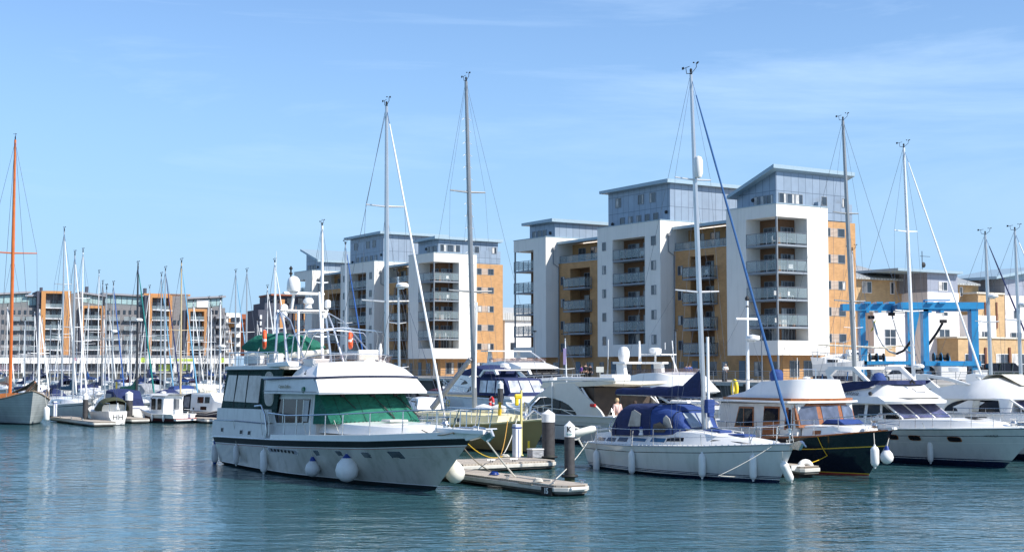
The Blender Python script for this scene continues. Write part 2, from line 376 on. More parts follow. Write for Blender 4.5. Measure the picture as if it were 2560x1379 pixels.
def balcony(par,pts,z,h=1.35,out=None,glass=True):
    """pts: polyline of the outer edge; slab polygon out"""
    sm=MB(); sm.prism(out,'z',z-.22,z); s=sm.build('balcony',SLAB,par)
    g=MB(); p=MB()
    for (x0,y0),(x1,y1) in zip(pts,pts[1:]):
        L=math.hypot(x1-x0,y1-y0); n=max(1,int(L/1.25))
        for i in range(n+1): t=i/n; X,Y=lerp(x0,x1,t),lerp(y0,y1,t); p.cbox((X,Y,z+h/2-.05),(.06,.06,h+.1))
        p.tube([(x0,y0,z+h),(x1,y1,z+h)],.035,4)
        dx,dy=(x1-x0)/L,(y1-y0)/L
        g.cbox(((x0+x1)/2,(y0+y1)/2,z+h/2+.05),(L-.1,.02,h-.25),0,math.atan2(dy,dx))
    b=g.build('glass_panel',BGLASS,s); p.build('handrail',GALV,s)
    return s
LV=[17.82,14.72,11.62,8.52]
FURN=[]
def block(loc,label,variant):
    rt=empty('apartment_block',loc,BD,label,'apartment block')
    Z0,Z1=5.3,22.35
    # --- brick body: behind the white boxes
    b=MB()
    b.box(-54,-1.5,6.2,14.2,LZ-.1,21.0)                      # core
    for x0,x1,r0,r1 in ((-45.9,-33.8,-43.1,-38.5),(-20.65,-8.4,-17.5,-13.1)):
        b.box(x0,r0,2.2,6.2,LZ-.1,18.45); b.box(r1,x1,2.2,6.2,LZ-.1,18.45)
        b.box(r0,r1,2.2,6.2,17.55,18.45); b.box(r0,r1,2.2,6.2,LZ-.1,5.3)
        b.box(x0,x1,4.6,6.2,18.45,21.2)                      # set-back top floor
    for x0,x1 in ((-54,-45.9),(-33.8,-20.65),(-8.4,-1.5)):   # ground floor under the boxes
        b.box(x0,x1,2.2,6.2,LZ-.1,5.3)
    b.build('brick_wall',BRICK,rt)
    d=MB()
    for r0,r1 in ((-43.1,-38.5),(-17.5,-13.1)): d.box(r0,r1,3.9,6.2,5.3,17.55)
    d.build('recess_wall',BRICK_SHADE,rt)
    # --- white boxes
    w=MB()
    w.box(-8.4,-5.05,0,6.2,Z0,Z1); w.box(-5.05,0,0,8.1,Z0,6.95); w.box(-5.05,0,0,8.1,20.9,Z1); w.box(-5.05,0,4.75,8.1,6.95,20.9)
    w.box(-8.4,-1.5,6.2,8.1,21,Z1)
    w.box(-33.8,-30.5,0,6.2,Z0,Z1-.05); w.box(-23.75,-20.65,0,6.2,Z0,Z1-.05); w.box(-30.5,-23.75,0,6.2,Z0,6.85); w.box(-30.5,-23.75,0,6.2,20.5,Z1-.05)
    w.box(-33.8,-20.65,6.2,14.3,20.9,Z1-.05)
    w.box(-49,-45.9,0,6.2,Z0,Z1-.2); w.box(-54.1,-49,0,6.2,Z0,6.75); w.box(-54.1,-49,0,6.2,20.5,Z1-.2); w.box(-54.1,-45.9,6.2,14.3,20.9,Z1-.2)
    w.build('white_box',RENDER,rt)
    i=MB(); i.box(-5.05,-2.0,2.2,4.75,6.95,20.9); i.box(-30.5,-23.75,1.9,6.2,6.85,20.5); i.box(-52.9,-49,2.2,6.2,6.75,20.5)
    i.build('recess_wall',BRICK_SHADE,rt)
    # --- copings and low roofs
    c=MB()
    for x0,x1,y1,z in ((-8.4,0,8.1,Z1),(-33.8,-20.65,14.3,Z1-.05),(-54.1,-45.9,14.3,Z1-.2)): c.box(x0-.06,x1+.06,-.06,y1,z,z+.09)
    for x0,x1 in ((-45.9,-33.8),(-20.65,-8.4)):
        c.prism([(1.9,21.15),(1.9,21.5),(6.5,21.95),(6.5,21.6)],'x',x0,x1)
        c.box(x0,x1,2.12,2.3,18.42,18.5)
    c.build('roof',FASC,rt)
    # --- penthouses
    def pent(x0,x1,y0,y1,za,zb,o=.7,name='penthouse',zl=None):
        p=MB(); zl=Z1-.4 if zl is None else zl
        p.prism([(x0,zl),(x1,zl),(x1,zb),(x0,za)],'y',y0,y1); h=p.build(name,CLAD,rt)
        r=MB(); sl=(zb-za)/(x1-x0)
        r.prism([(x0-o,za-sl*o),(x1+o,zb+sl*o),(x1+o,zb+sl*o+.45),(x0-o,za-sl*o+.38)],'y',y0-1.0,y1+.6); r.build('roof',FASC,h)
        return h
    if variant==0:
        pa=pent(-8.7,-2.1,2,13.6,24.1,26.4); 
        pc=pent(-52.9,-46.5,2,13.8,24.35,24.35)
    else:
        pa=pent(-8.7,-2.1,2,13.6,24.6,24.75)
        pc=pent(-52.9,-46.5,2,13.8,26.1,24.0)
    pb=pent(-34.0,-21.1,2,14.2,27.05,27.1)
    e=MB(); e.box(-2.1,-1.48,8.12,13.7,21.1,23.2); e.build('cladding_panel',CLAD,rt)
    zt=Z1+.12
    for k in range(3): window(pa,'x',2.4+k*1.3,3.6+k*1.3,zt+.3,zt+1.5,-2.1,0)
    for k in range(3): window(pa,'y',-5.8+k*1.1,-4.8+k*1.1,zt+.2,zt+1.3,2,0)
    for y in (8.6,12.0): window(pa,'x',y,y+.9,zt+.3,zt+1.4,-1.47,0)
    for k in range(7): 
        if k in (1,2,3,4,5): window(pb,'y',-33.2+k*1.75,-32.2+k*1.75,zt+.15,zt+1.15,2,0)
    for k in (0,2,3): window(pb,'y',-32.4+k*2.4,-31.2+k*2.4,zt+2.5,zt+3.8,2,0)
    for k in range(3): window(pc,'y',-52.2+k*1.3,-51.2+k*1.3,zt,zt+1.0,2,0)
    # --- balconies and doors of the recesses
    for z in LV:
        balcony(rt,[(-5.0,.02),(-.02,.02),(-.02,4.7)],z,out=[(-5.05,.0),(0,0),(0,4.75),(-2.0,4.75),(-2.0,2.2),(-5.05,2.2)])
        balcony(rt,[(-30.45,.05),(-23.8,.05)],z-.05,out=[(-30.5,.02),(-23.75,.02),(-23.75,1.9),(-30.5,1.9)])
        balcony(rt,[(-54.05,4.7),(-54.05,.02),(-49.05,.02)],z-.1,out=[(-54.1,0),(-49,0),(-49,2.2),(-52.9,2.2),(-52.9,4.75),(-54.1,4.75)])
    for z in (14.8,11.7,8.6,5.5):
        for x0,x1 in ((-43.1,-38.0),(-17.6,-12.5)):
            balcony(rt,[(x0,2.1),(x0,1.0),(x1,1.0),(x1,2.1)],z,out=[(x0,1.0),(x1,1.0),(x1,3.9),(x0+.2,3.9)])
            window(rt,'y',x0+1.0,x0+3.2,z+.05,z+2.2,3.9,2)
    for z in [20.92-3.07,17.82-3.07,14.72-3.07,11.62-3.07,8.52-1.65]:
        window(rt,'x',2.5,4.6,z,z+2.15,-2.0,3,name='glazed_door'); window(rt,'y',-4.4,-2.2,z,z+2.15,2.2,2,name='glazed_door')
        window(rt,'y',-29.6,-27.2,z,z+2.1,1.9,2,name='glazed_door'); window(rt,'y',-26.4,-24.2,z,z+2.1,1.9,1,name='glazed_door')
        window(rt,'y',-51.6,-49.6,z,z+2.1,2.2,1,name='glazed_door')
    for k in range(5):
        z=19.2-3.1*k
        window(rt,'y',-32.7,-31.9,z,z+1.15,0,0); window(rt,'y',-22.45,-21.5,z,z+1.2,0,0)
        window(rt,'x',8.25,10.0,z,z+1.05,-1.5,1); window(rt,'x',11.2,12.4,z,z+1.05,-1.5,0)
        s=MB(); s.box(-1.499,-1.46,10.02,11.18,z+.02,z+1.03); s.build('slatted_panel',SLAT,rt)
        if k>0:
            for x in (-45.4,-35.4,-19.9,-9.8): window(rt,'y',x,x+.95,z-.75,z+.45,2.2,0)
    for x in (-44.4,-41.5,-38.6,-36.2): window(rt,'y',x,x+1.7,18.7,20.6,4.6,1)
    for x in (-19.3,-16.4,-13.6,-11.2): window(rt,'y',x,x+1.7,18.7,20.6,4.6,1)
    for x0,x1 in ((-45.8,-33.9),(-20.6,-8.5)):
        g=MB(); g.box(x0,x1,2.3,2.33,18.5,19.4); g.build('glass_panel',BGLASS,rt); p=MB(); p.tube([(x0,2.31,19.42),(x1,2.31,19.42)],.035,4)
        for k in range(9): X=lerp(x0+.1,x1-.1,k/8); p.cbox((X,2.31,18.95),(.05,.05,.95))
        p.build('handrail',GALV,rt)
    for z in LV:
        for (bx_,by_) in ((-3.6,.9),(-1.0,.8),(-1.0,3.2),(-29.5,.7),(-26.9,.8),(-24.9,.7),(-51.5,.8)):
            if random.random()<.62: FURN.append((rt,bx_+random.uniform(-.3,.3),by_,z))
    for z in (14.8,11.7,8.6,5.5):
        for bx_ in (-42.3,-39.6,-16.8,-14.2):
            if random.random()<.6: FURN.append((rt,bx_,1.7,z))
    # ground floor
    x=-52.8; k=0
    while x<-3:
        if k%3==1:
            m=MB(); m.box(x,x+1.05,2.14,2.196,LZ,LZ+2.2); m.build('door',DOORM,rt)
        else: window(rt,'y',x,x+(1.5 if k%3 else .9),LZ+.4,LZ+2.1,2.2,k%2)
        x+=2.55+(.4 if k%2 else 0); k+=1
    for y in (3.2,5.4,9.2,11.6): window(rt,'x',y,y+1.5,LZ+.3,LZ+2.2,-1.5,1)
    # columns and downpipes
    m=MB()
    for z0,z1 in ((6.95,20.9),): m.tube([(-.12,.12,z0),(-.12,.12,z1)],.13,8)
    m.tube([(-.12,.12,LZ),(-.12,.12,5.3)],.13,8)
    for y in (.15,4.6): m.tube([(-53.95,y,6.75),(-53.95,y,20.5)],.13,8)
    m.build('column',FRAMEW,rt,True)
    m=MB()
    for x in (-45.75,-20.5): m.tube([(x,1.2,20.4),(x,1.2,18.4),(x,2.1,17.9),(x,2.1,LZ)],.07,6); m.cbox((x+.02,1.2,20.5),(.4,.3,.3))
    m.build('drainpipe',FRAMEW,rt)
    # wall lamps
    for (lx,ly,lz_) in ((-21.8,1.93,23.5),(-33.0,1.93,22.9),(-5.9,1.93,23.4),(-47.6,1.93,22.9)):
        m=MB(); m.lathe([(.02,0),(.2,0),(.24,.12),(.1,.2)],(lx,ly-.12,lz_),10,0,'y'); m.build('wall_lamp',BLACKR,rt)
    return rt
block(BO.xy.to_3d(),'large white and orange brick apartment block with tall sloping roofed penthouse, nearest beside the quay',0)
B2=P(1084,770,225)
block(B2.xy.to_3d(),'farther white and orange brick apartment block seen left of centre behind the green canvas cruiser',1)

# ---- things left out on the balconies
def _chair():
    rt=empty('garden_chair',(0,0,0),0); m=MB(); m.box(-.25,.25,-.25,.25,.40,.45); m.build('seat',WHITE,rt); m=MB(); m.box(-.25,.25,.22,.27,.45,.95); m.build('backrest',WHITE,rt)
    for x in (-.22,.22):
        for y in (-.22,.22): m=MB(); m.tube([(x,y,0),(x,y,.42)],.02,5); m.build('leg',WHITE,rt)
    return rt
def _table():
    rt=empty('balcony_table',(0,0,0),0); m=MB(); m.lathe([(.35,.68),(.36,.70),(.35,.72)],seg=14); m.build('top',mat('table_grey',(.30,.30,.31),.5),rt); m=MB(); m.tube([(0,0,.03),(0,0,.68)],.03,6); m.lathe([(.2,0),(.2,.03),(.03,.05)],seg=10); m.build('base',GALV,rt); return rt
def _plant():
    rt=empty('potted_plant',(0,0,0),0); m=MB(); m.lathe([(.14,0),(.2,.35),(.19,.35),(.02,.3)],seg=12); m.build('pot',mat('terracotta',(.30,.12,.06),.8),rt); m=MB(); rr=random.Random(5)
    for k in range(110):
        a=rr.uniform(0,6.28); r_=rr.uniform(.02,.30); z=.4+rr.uniform(0,.75); c=Vector((r_*math.cos(a),r_*math.sin(a),z)); u=Vector((rr.uniform(-1,1),rr.uniform(-1,1),rr.uniform(-.4,1))).normalized()*.09; v=u.cross(Vector((rr.uniform(-1,1),rr.uniform(-1,1),1))).normalized()*.04
        m.add([c-u,c+v,c+u,c-v],[(0,1,2,3)])
    m.build('foliage',mat('balcony_leaves',(.05,.09,.03),.7,var=.4),rt); return rt
_pr=[(_chair(),'white garden chair on an apartment balcony','chair','garden chairs on the apartment balconies'),(_table(),'small round grey table on an apartment balcony','table','tables on the apartment balconies'),(_plant(),'leafy plant in a terracotta pot on an apartment balcony','plant','potted plants on the apartment balconies')]
_n=[0,0,0]
for rt,x,y,z in FURN:
    k=random.choice((0,0,1,2,2)); o,lab,cat,grp=_pr[k]
    if _n[k]: o=copy_tree(o)
    _n[k]+=1; tag(o,lab,cat,grp); o.location=frame(rt.location,BD)(x,y,z+.01); o.rotation_euler.z=random.uniform(0,6.28)
# ================================================================ boat toolkit
class Hull:
    """local frame: x forward from the transom, y to port, z up from the water"""
    def __init__(s,L,B,sheer,rake=1.0,stern=.85,tm=.42,wl=.86,flare=1.3,pb=2.2,srake=0.,draft=.5,fine=1.5,bowp=1.0):
        s.L=L;s.B=B/2;s.sh=sheer;s.rake=rake;s.stern=stern;s.tm=tm;s.wl=wl;s.flare=flare;s.pb=pb;s.srake=srake;s.draft=draft;s.fine=fine;s.bowp=bowp
        s.zb=sheer[-1][1]
    def ends(s,z):
        k=max(-.15,z/s.zb); return (s.srake*k, s.L+s.rake*(abs(k)**s.bowp)*(1 if k>=0 else -1))
    def deck(s,t):
        if t<s.tm: a=1-(1-s.stern)*((s.tm-t)/s.tm)**2
        else: a=1-((t-s.tm)/(1-s.tm))**s.pb
        return s.B*max(a,0)
    def water(s,t):
        if t<s.tm: a=1-(1-s.stern*.97)*((s.tm-t)/s.tm)**2
        else: a=(1-((t-s.tm)/(1-s.tm))**s.fine)
        return s.B*s.wl*max(a,0)
    def sheer(s,t): return interp(s.sh,t)
    def half(s,t,z):
        zs=s.sheer(t)
        if z<=0: return s.water(t)*(1+z/s.draft*.55) if z>-s.draft else s.water(t)*.45
        v=min(1,z/zs); return lerp(s.water(t),s.deck(t),v**s.flare)
    def pt(s,t,z,side=-1):
        a,b=s.ends(z); return (a+(b-a)*t,side*s.half(t,z),z)
    def y(s,x,z):
        a,b=s.ends(z); t=max(0,min(1,(x-a)/(b-a))); return s.half(t,z)
    def sheerline(s,side,t0=0.,t1=1.,n=24,inset=0.,dz=0.):
        o=[]
        for i in range(n+1):
            t=lerp(t0,t1,i/n); p=s.pt(t,s.sheer(t),side); o.append((p[0],p[1]-side*inset if abs(p[1])>inset else 0,p[2]+dz))
        return o
    def mesh(s,rows,mats,par,name='hull',n=30,smooth=True):
        """rows: (kind,value,material index of the band above); kinds z (height), f (fraction of sheer), d (below sheer)"""
        m=MB(); ts=[1-(1-i/n)**1.35 for i in range(n+1)]
        for side in (-1,1):
            grid=[]
            for k,v,mi in rows:
                g=[]
                for t in ts:
                    zs=s.sheer(t); z=v if k=='z' else (zs*v if k=='f' else zs-v); g.append(s.pt(t,z,side))
                grid.append(g)
            for r in range(len(rows)-1):
                o=len(m.v); m.v+=grid[r]+grid[r+1]
                for i in range(n):
                    f=(o+i,o+i+1,o+n+1+i+1,o+n+1+i); m.f.append(f if side==-1 else f[::-1]); m.m.append(rows[r][2])
        # transom
        for r in range(len(rows)-1):
            def q(k,v,side):
                zs=s.sheer(0); z=v if k=='z' else (zs*v if k=='f' else zs-v); return s.pt(0,z,side)
            a=rows[r];b=rows[r+1]; m.add([q(a[0],a[1],-1),q(b[0],b[1],-1),q(b[0],b[1],1),q(a[0],a[1],1)],[(0,1,2,3)],a[2])
        o=m.build(name,mats,par,smooth); bm=bmesh.new(); bm.from_mesh(o.data); bmesh.ops.remove_doubles(bm,verts=bm.verts,dist=.0006); bmesh.ops.recalc_face_normals(bm,faces=bm.faces); bm.to_mesh(o.data); bm.free()
        if smooth:
            try: o.data.set_sharp_from_angle(angle=R(38))
            except Exception: pass
        return o
    def deckmesh(s,par,m,drop=.06,camber=.06,t0=0.,t1=1.,inset=.03,name='deck',n=24):
        b=MB(); rings=[]
        for i in range(n+1):
            t=lerp(t0,t1,i/n); p=s.pt(t,s.sheer(t),-1); h=max(0,-p[1]-inset); z=p[2]-drop
            rings.append([(p[0],-h,z),(p[0],-h*.5,z+camber*.75),(p[0],0,z+camber),(p[0],h*.5,z+camber*.75),(p[0],h,z)])
        b.loft(rings,0,False,False); return b.build(name,m,par,True)
    def rubrail(s,par,m,r=.035,d=0.,name='rubbing_strake',t1=1.,t0=0.):
        b=MB()
        for side in (-1,1):
            pts=[]
            for i in range(33):
                t=lerp(t0,t1,i/32); z=s.sheer(t)-d; p=s.pt(t,z,side); pts.append((p[0],p[1]+side*r*.5,p[2]))
            b.tube(pts,r,6)
        return b.build(name,m,par,True)
    def patch(s,poly,par,m,name,off=.012,side=-1,mb=None,mi=0):
        """thin plate following the hull side; poly in (x,z)"""
        b=mb or MB(); a=[(x,side*(s.y(x,z)+.002),z) for x,z in poly]; c=[(x,side*(s.y(x,z)+off),z) for x,z in poly]; n=len(poly)
        b.add(a+c,[tuple(range(n,2*n))]+[(i,(i+1)%n,n+(i+1)%n,n+i) for i in range(n)],mi)
        return b.build(name,m,par) if mb is None else b
    def railing(s,par,t0,t1,n,h,inset=.12,r=.014,sides=(-1,1),mid=True,bow=False,m=None,name='guard_rail',hb=None,rt=None):
        b=MB(); hb=hb or h
        lines=[]
        for side in sides:
            top=[];md=[]
            for i in range(n+1):
                t=lerp(t0,t1,i/n); p=s.pt(t,s.sheer(t),side); y=p[1]-side*min(inset,abs(p[1])); hh=lerp(h,hb,i/n)
                b.tube([(p[0],y,p[2]-.03),(p[0],y,p[2]+hh)],r,5); top.append((p[0],y,p[2]+hh)); md.append((p[0],y,p[2]+hh*.52))
            lines.append((top,md))
        if bow and len(lines)==2:
            x,z=s.ends(s.zb)[1],s.zb; tp=lines[0][0]+[(x+.28,0,z+hb)]+lines[1][0][::-1]
            b.tube(tp,rt or r*1.1,5); 
            if mid: b.tube(lines[0][1]+[(x+.12,0,z+hb*.5)]+lines[1][1][::-1],r*.6,5)
        else:
            for tp,md in lines:
                b.tube(tp,rt or r,5)
                if mid: b.tube(md,r*.6,5)
        return b.build(name,m or CHROME,par,True)
class House:
    """superstructure lofted between cross-sections: (x, half width bottom, z bottom, half width top, z top, crown)"""
    def __init__(s,st): s.st=st
    def at(s,x):
        st=s.st
        if x<=st[0][0]: return st[0][1:]
        for a,b in zip(st,st[1:]):
            if x<=b[0]:
                t=(x-a[0])/max(1e-6,b[0]-a[0]); return tuple(lerp(p,q,t) for p,q in zip(a[1:],b[1:]))
        return st[-1][1:]
    def y(s,x,z):
        hb,zb,ht,zt,c=s.at(x); t=(z-zb)/max(1e-6,zt-zb); return lerp(hb,ht,t)
    def mesh(s,name,m,par,smooth=True,mi=0,rnd=.0):
        b=MB(); rings=[]
        for x,hb,zb,ht,zt,c in s.st:
            k=.93
            rings.append([(x,-hb,zb),(x,-ht,zt),(x,-ht*k,zt+c*.3),(x,-ht*.5,zt+c*.8),(x,0,zt+c),(x,ht*.5,zt+c*.8),(x,ht*k,zt+c*.3),(x,ht,zt),(x,hb,zb)])
        b.loft(rings,0); o=b.build(name,m,par,smooth); recalc(o); return o
    def side(s,poly,par,m,name,off=.015,sides=(-1,1),depth=.012,mb=None,mi=0):
        b=mb or MB()
        for sd in sides:
            a=[(x,sd*(s.y(x,z)+off-depth),z) for x,z in poly]; c=[(x,sd*(s.y(x,z)+off),z) for x,z in poly]; n=len(poly)
            b.add(a+c,[tuple(range(n,2*n))]+[(i,(i+1)%n,n+(i+1)%n,n+i) for i in range(n)],mi)
        return b.build(name,m,par) if mb is None else b
def front_panes(par,b0,b1,t0,t1,n,m,name='windscreen',gap=.06,off=.02,frame=None):
    """raked front glass: bottom corners b0,b1, top corners t0,t1 (starboard, port)"""
    b0,b1,t0,t1=map(Vector,(b0,b1,t0,t1)); nn=((b1-b0).cross(t0-b0)).normalized(); nn=nn if nn.x>0 else -nn
    for i in range(n):
        a=(i+gap/2)/n; c=(i+1-gap/2)/n
        q=[b0.lerp(b1,a),b0.lerp(b1,c),t0.lerp(t1,c),t0.lerp(t1,a)]
        ctr=sum(q,Vector())/4; q=[ctr+(p-ctr)*.94 for p in q]
        mb=MB(); mb.add([p+nn*.004 for p in q]+[p+nn*off for p in q],[(4,5,6,7),(0,1,5,4),(1,2,6,5),(2,3,7,6),(3,0,4,7)]); mb.build(name,m,par)
def wire(b,a,c,r=.006): b.tube([a,c],r,4,caps=False)
def mastset(par,x,z0,zt,hull,m=ALU,r=.085,spr=(.5,),sprw=.95,jib=None,jibm=None,boom=None,cover=None,radar=None,fore=None,aft=None,rad=.008,rake=0.,topgear=True,jr=.055,lower=None,bz=None,wires=True,mastname='mast'):
    """mast with spreaders, standing rigging, boom with stowed sail and furled headsail"""
    H=zt-z0; xa=lambda z: x-rake*(z-z0)/H
    b=MB(); b.tube([(xa(z0),0,z0),(xa(z0+H*.6),0,z0+H*.6),(xa(zt),0,zt)],[r,r*.97,r*.62],8,flat=.8); ms=b.build(mastname,m,par,True)
    w=MB(); sm=MB(); chs=hull.y(x,hull.sheer(.5))*.92 if hull else 1.2; zd=z0
    zdk=interp(hull.sh,x/hull.L) if hull else z0
    prev={-1:(x-.15,-chs,zdk),1:(x-.15,chs,zdk)}
    for k,f in enumerate(spr):
        z=z0+H*f; sw=sprw*(1-.18*k)
        sm2=MB()
        for sd in (-1,1): sm2.tube([(xa(z),0,z),(xa(z)-.12,sd*sw,z+.06)],[.032*r/.085,.022*r/.085],5)
        sm2.build('spreader',m,ms,True)
        for sd in (-1,1):
            e=(xa(z)-.12,sd*sw,z+.06); wire(w,prev[sd],e,rad*.8); wire(w,(x-.05,sd*chs*.95,zdk),(xa(z),0,z-.1),rad*.7); prev[sd]=e
    for sd in (-1,1): wire(w,prev[sd],(xa(zt),0,zt-.15),rad*.8)
    fx=fore or ((hull.ends(hull.zb)[1]-.1,0,hull.zb+.1)); ax=aft or (0.05,0,hull.sheer(0)+.05)
    wire(w,(xa(zt)-.06,0,zt-.05),ax,rad)
    if not jib: wire(w,fx,(xa(zt)+.05,0,zt-.1),rad)
    w.build('rigging',WIRE,ms)
    if jib:
        a=Vector(fx)+Vector((0,0,.35)); t=Vector((xa(zt)+.07,0,zt-.25)); j=MB(); pts=[]; rs=[]
        for i in range(15):
            u=i/14; pts.append(a.lerp(t,u*.955)); rs.append(jr*(1.25-.55*u)*(1+.10*math.sin(i*2.3)) if 0<i<14 else jr*.5)
        j.tube(pts,rs,7); j.build('furled_sail',jib,par,True)
        g=MB(); g.tube([Vector(fx),a],.02,5); g.lathe([(.03,0),(.11,.0),(.11,.03),(.06,.05),(.06,.16),(.11,.18),(.11,.21),(.03,.21)],(fx[0],0,fx[2]+.12),10); wire(g,a.lerp(t,.955),t,rad*1.5); g.build('furler_drum',CHROME,par,True)
    if boom:
        bl,bz0=boom; b=MB(); b.tube([(xa(z0)-.1,0,bz0),(x-bl,0,bz0+.02)],[r*.75,r*.7],8); bo=b.build('boom',m,par,True)
        if cover:
            c=MB(); rings=[]; n=14
            for i in range(n+1):
                u=i/n; X=x-.12-(bl-.15)*u; hgt=lerp(.46,.24,u**.8)+.025*math.sin(i*2.1); wd=lerp(.17,.10,u)+.012*math.sin(i*3.3)
                if i==0: hgt=1.05; wd=.14
                if i==1: hgt=.86
                if i==2: hgt=.64
                zb=bz0-.03
                rings.append([(X,-wd,zb),(X,-wd*1.05,zb+hgt*.4),(X,-wd*.55,zb+hgt*.85),(X,0,zb+hgt),(X,wd*.55,zb+hgt*.85),(X,wd*1.05,zb+hgt*.4),(X,wd,zb)])
            c.loft(rings); cc=c.build('sail_cover',cover,par,45); recalc(cc)
    if radar:
        b=MB(); b.lathe([(0.01,0),(.26,.02),(.30,.07),(.29,.17),(.2,.24),(0.01,.26)],(xa(radar)+.42,0,radar),14); b.build('radome',WHITE,ms,True)
        b=MB(); b.box(xa(radar),xa(radar)+.5,-.05,.05,radar-.05,radar); b.build('radar_bracket',m,ms)
    if topgear:
        g=MB(); z=zt; X=xa(zt); g.tube([(X,0,z),(X,0,z+.08)],.05,6); g.lathe([(.045,0),(.05,.1),(.03,.14)],(X,0,z+.1),8)
        g.tube([(X,0,z+.05),(X-.38,.1,z+.12),(X-.42,.1,z+.34)],.014,4); g.tube([(X-.62,.1,z+.34),(X-.2,.1,z+.37)],.012,4); g.cbox((X-.6,.1,z+.36),(.12,.01,.10))
        g.tube([(X,0,z+.02),(X+.42,-.08,z+.2),(X+.42,-.08,z+.38)],.014,4)
        for a in (0,2.1,4.2): g.lathe([(.01,-.03),(.045,0),(.01,.03)],(X+.42+.1*math.cos(a),-.08+.1*math.sin(a),z+.38),6)
        g.build('wind_instruments',BLACKR,ms)
    return ms
def fender(px_loc,top,label,kind='long',L=.75,r=.13,group=None,m=None,collar=None,name='fender',tilt=0.):
    """px_loc: world point of the fender centre; top: world point its line is tied to"""
    c=Vector(px_loc); rt=empty(name,c,0,label,'fender',group); b=MB()
    if kind=='long':
        b.lathe([(.012,L/2+.06),(.035,L/2+.05),(.04,L/2),(r*.75,L/2-.05),(r,L/2-.14),(r,-L/2+.14),(r*.75,-L/2+.05),(.04,-L/2),(.035,-L/2-.05),(.012,-L/2-.06)],seg=14)
    else:
        b.lathe([(.02,r*1.42),(.05,r*1.40),(.06,r*1.2),(r*.45,r*1.02),(r*.85,r*.55),(r,0),(r*.88,-r*.5),(r*.5,-r*.87),(.02,-r)],seg=18)
    bd=b.build('body',m or VINYL,rt,True)
    if collar:
        g=MB(); zz=(r*1.0 if kind!='long' else L/2-.03); g.lathe([(.055,.16+zz),(.075,.12+zz),(r*.42,.02+zz),(r*.50,-.03+zz),(.04,0+zz)],seg=12); g.build('collar',collar,rt,True)
        if kind=='long': g=MB(); g.lathe([(.03,-zz-.12),(r*.6,-zz-.02),(r*.85,-zz+.06),(.04,-zz+.02)],seg=12); g.build('collar',collar,rt,True)
    d=Vector(top)-c; st=Vector((0,0,(L/2 if kind=='long' else r*1.35)))
    g=MB(); g.tube([st,st.lerp(d,.5)+Vector((0,0,0)),d],.012,5); g.build('line',ROPEW,rt)
    return rt
def rope(name,pts,label,r=.016,m=None,sag=0.,cat='mooring line',n=12):
    pts=[Vector(p) for p in pts]; o=[]
    for a,b in zip(pts,pts[1:]):
        for i in range(n): u=i/n; p=a.lerp(b,u); p.z-=sag*4*u*(1-u); o.append(p)
    o.append(pts[-1]); b=MB(); c=o[0].copy(); b.tube([p-c for p in o],r,6)
    return tag(b.build(name,m or ROPEW,None,True,loc=c),label,cat)
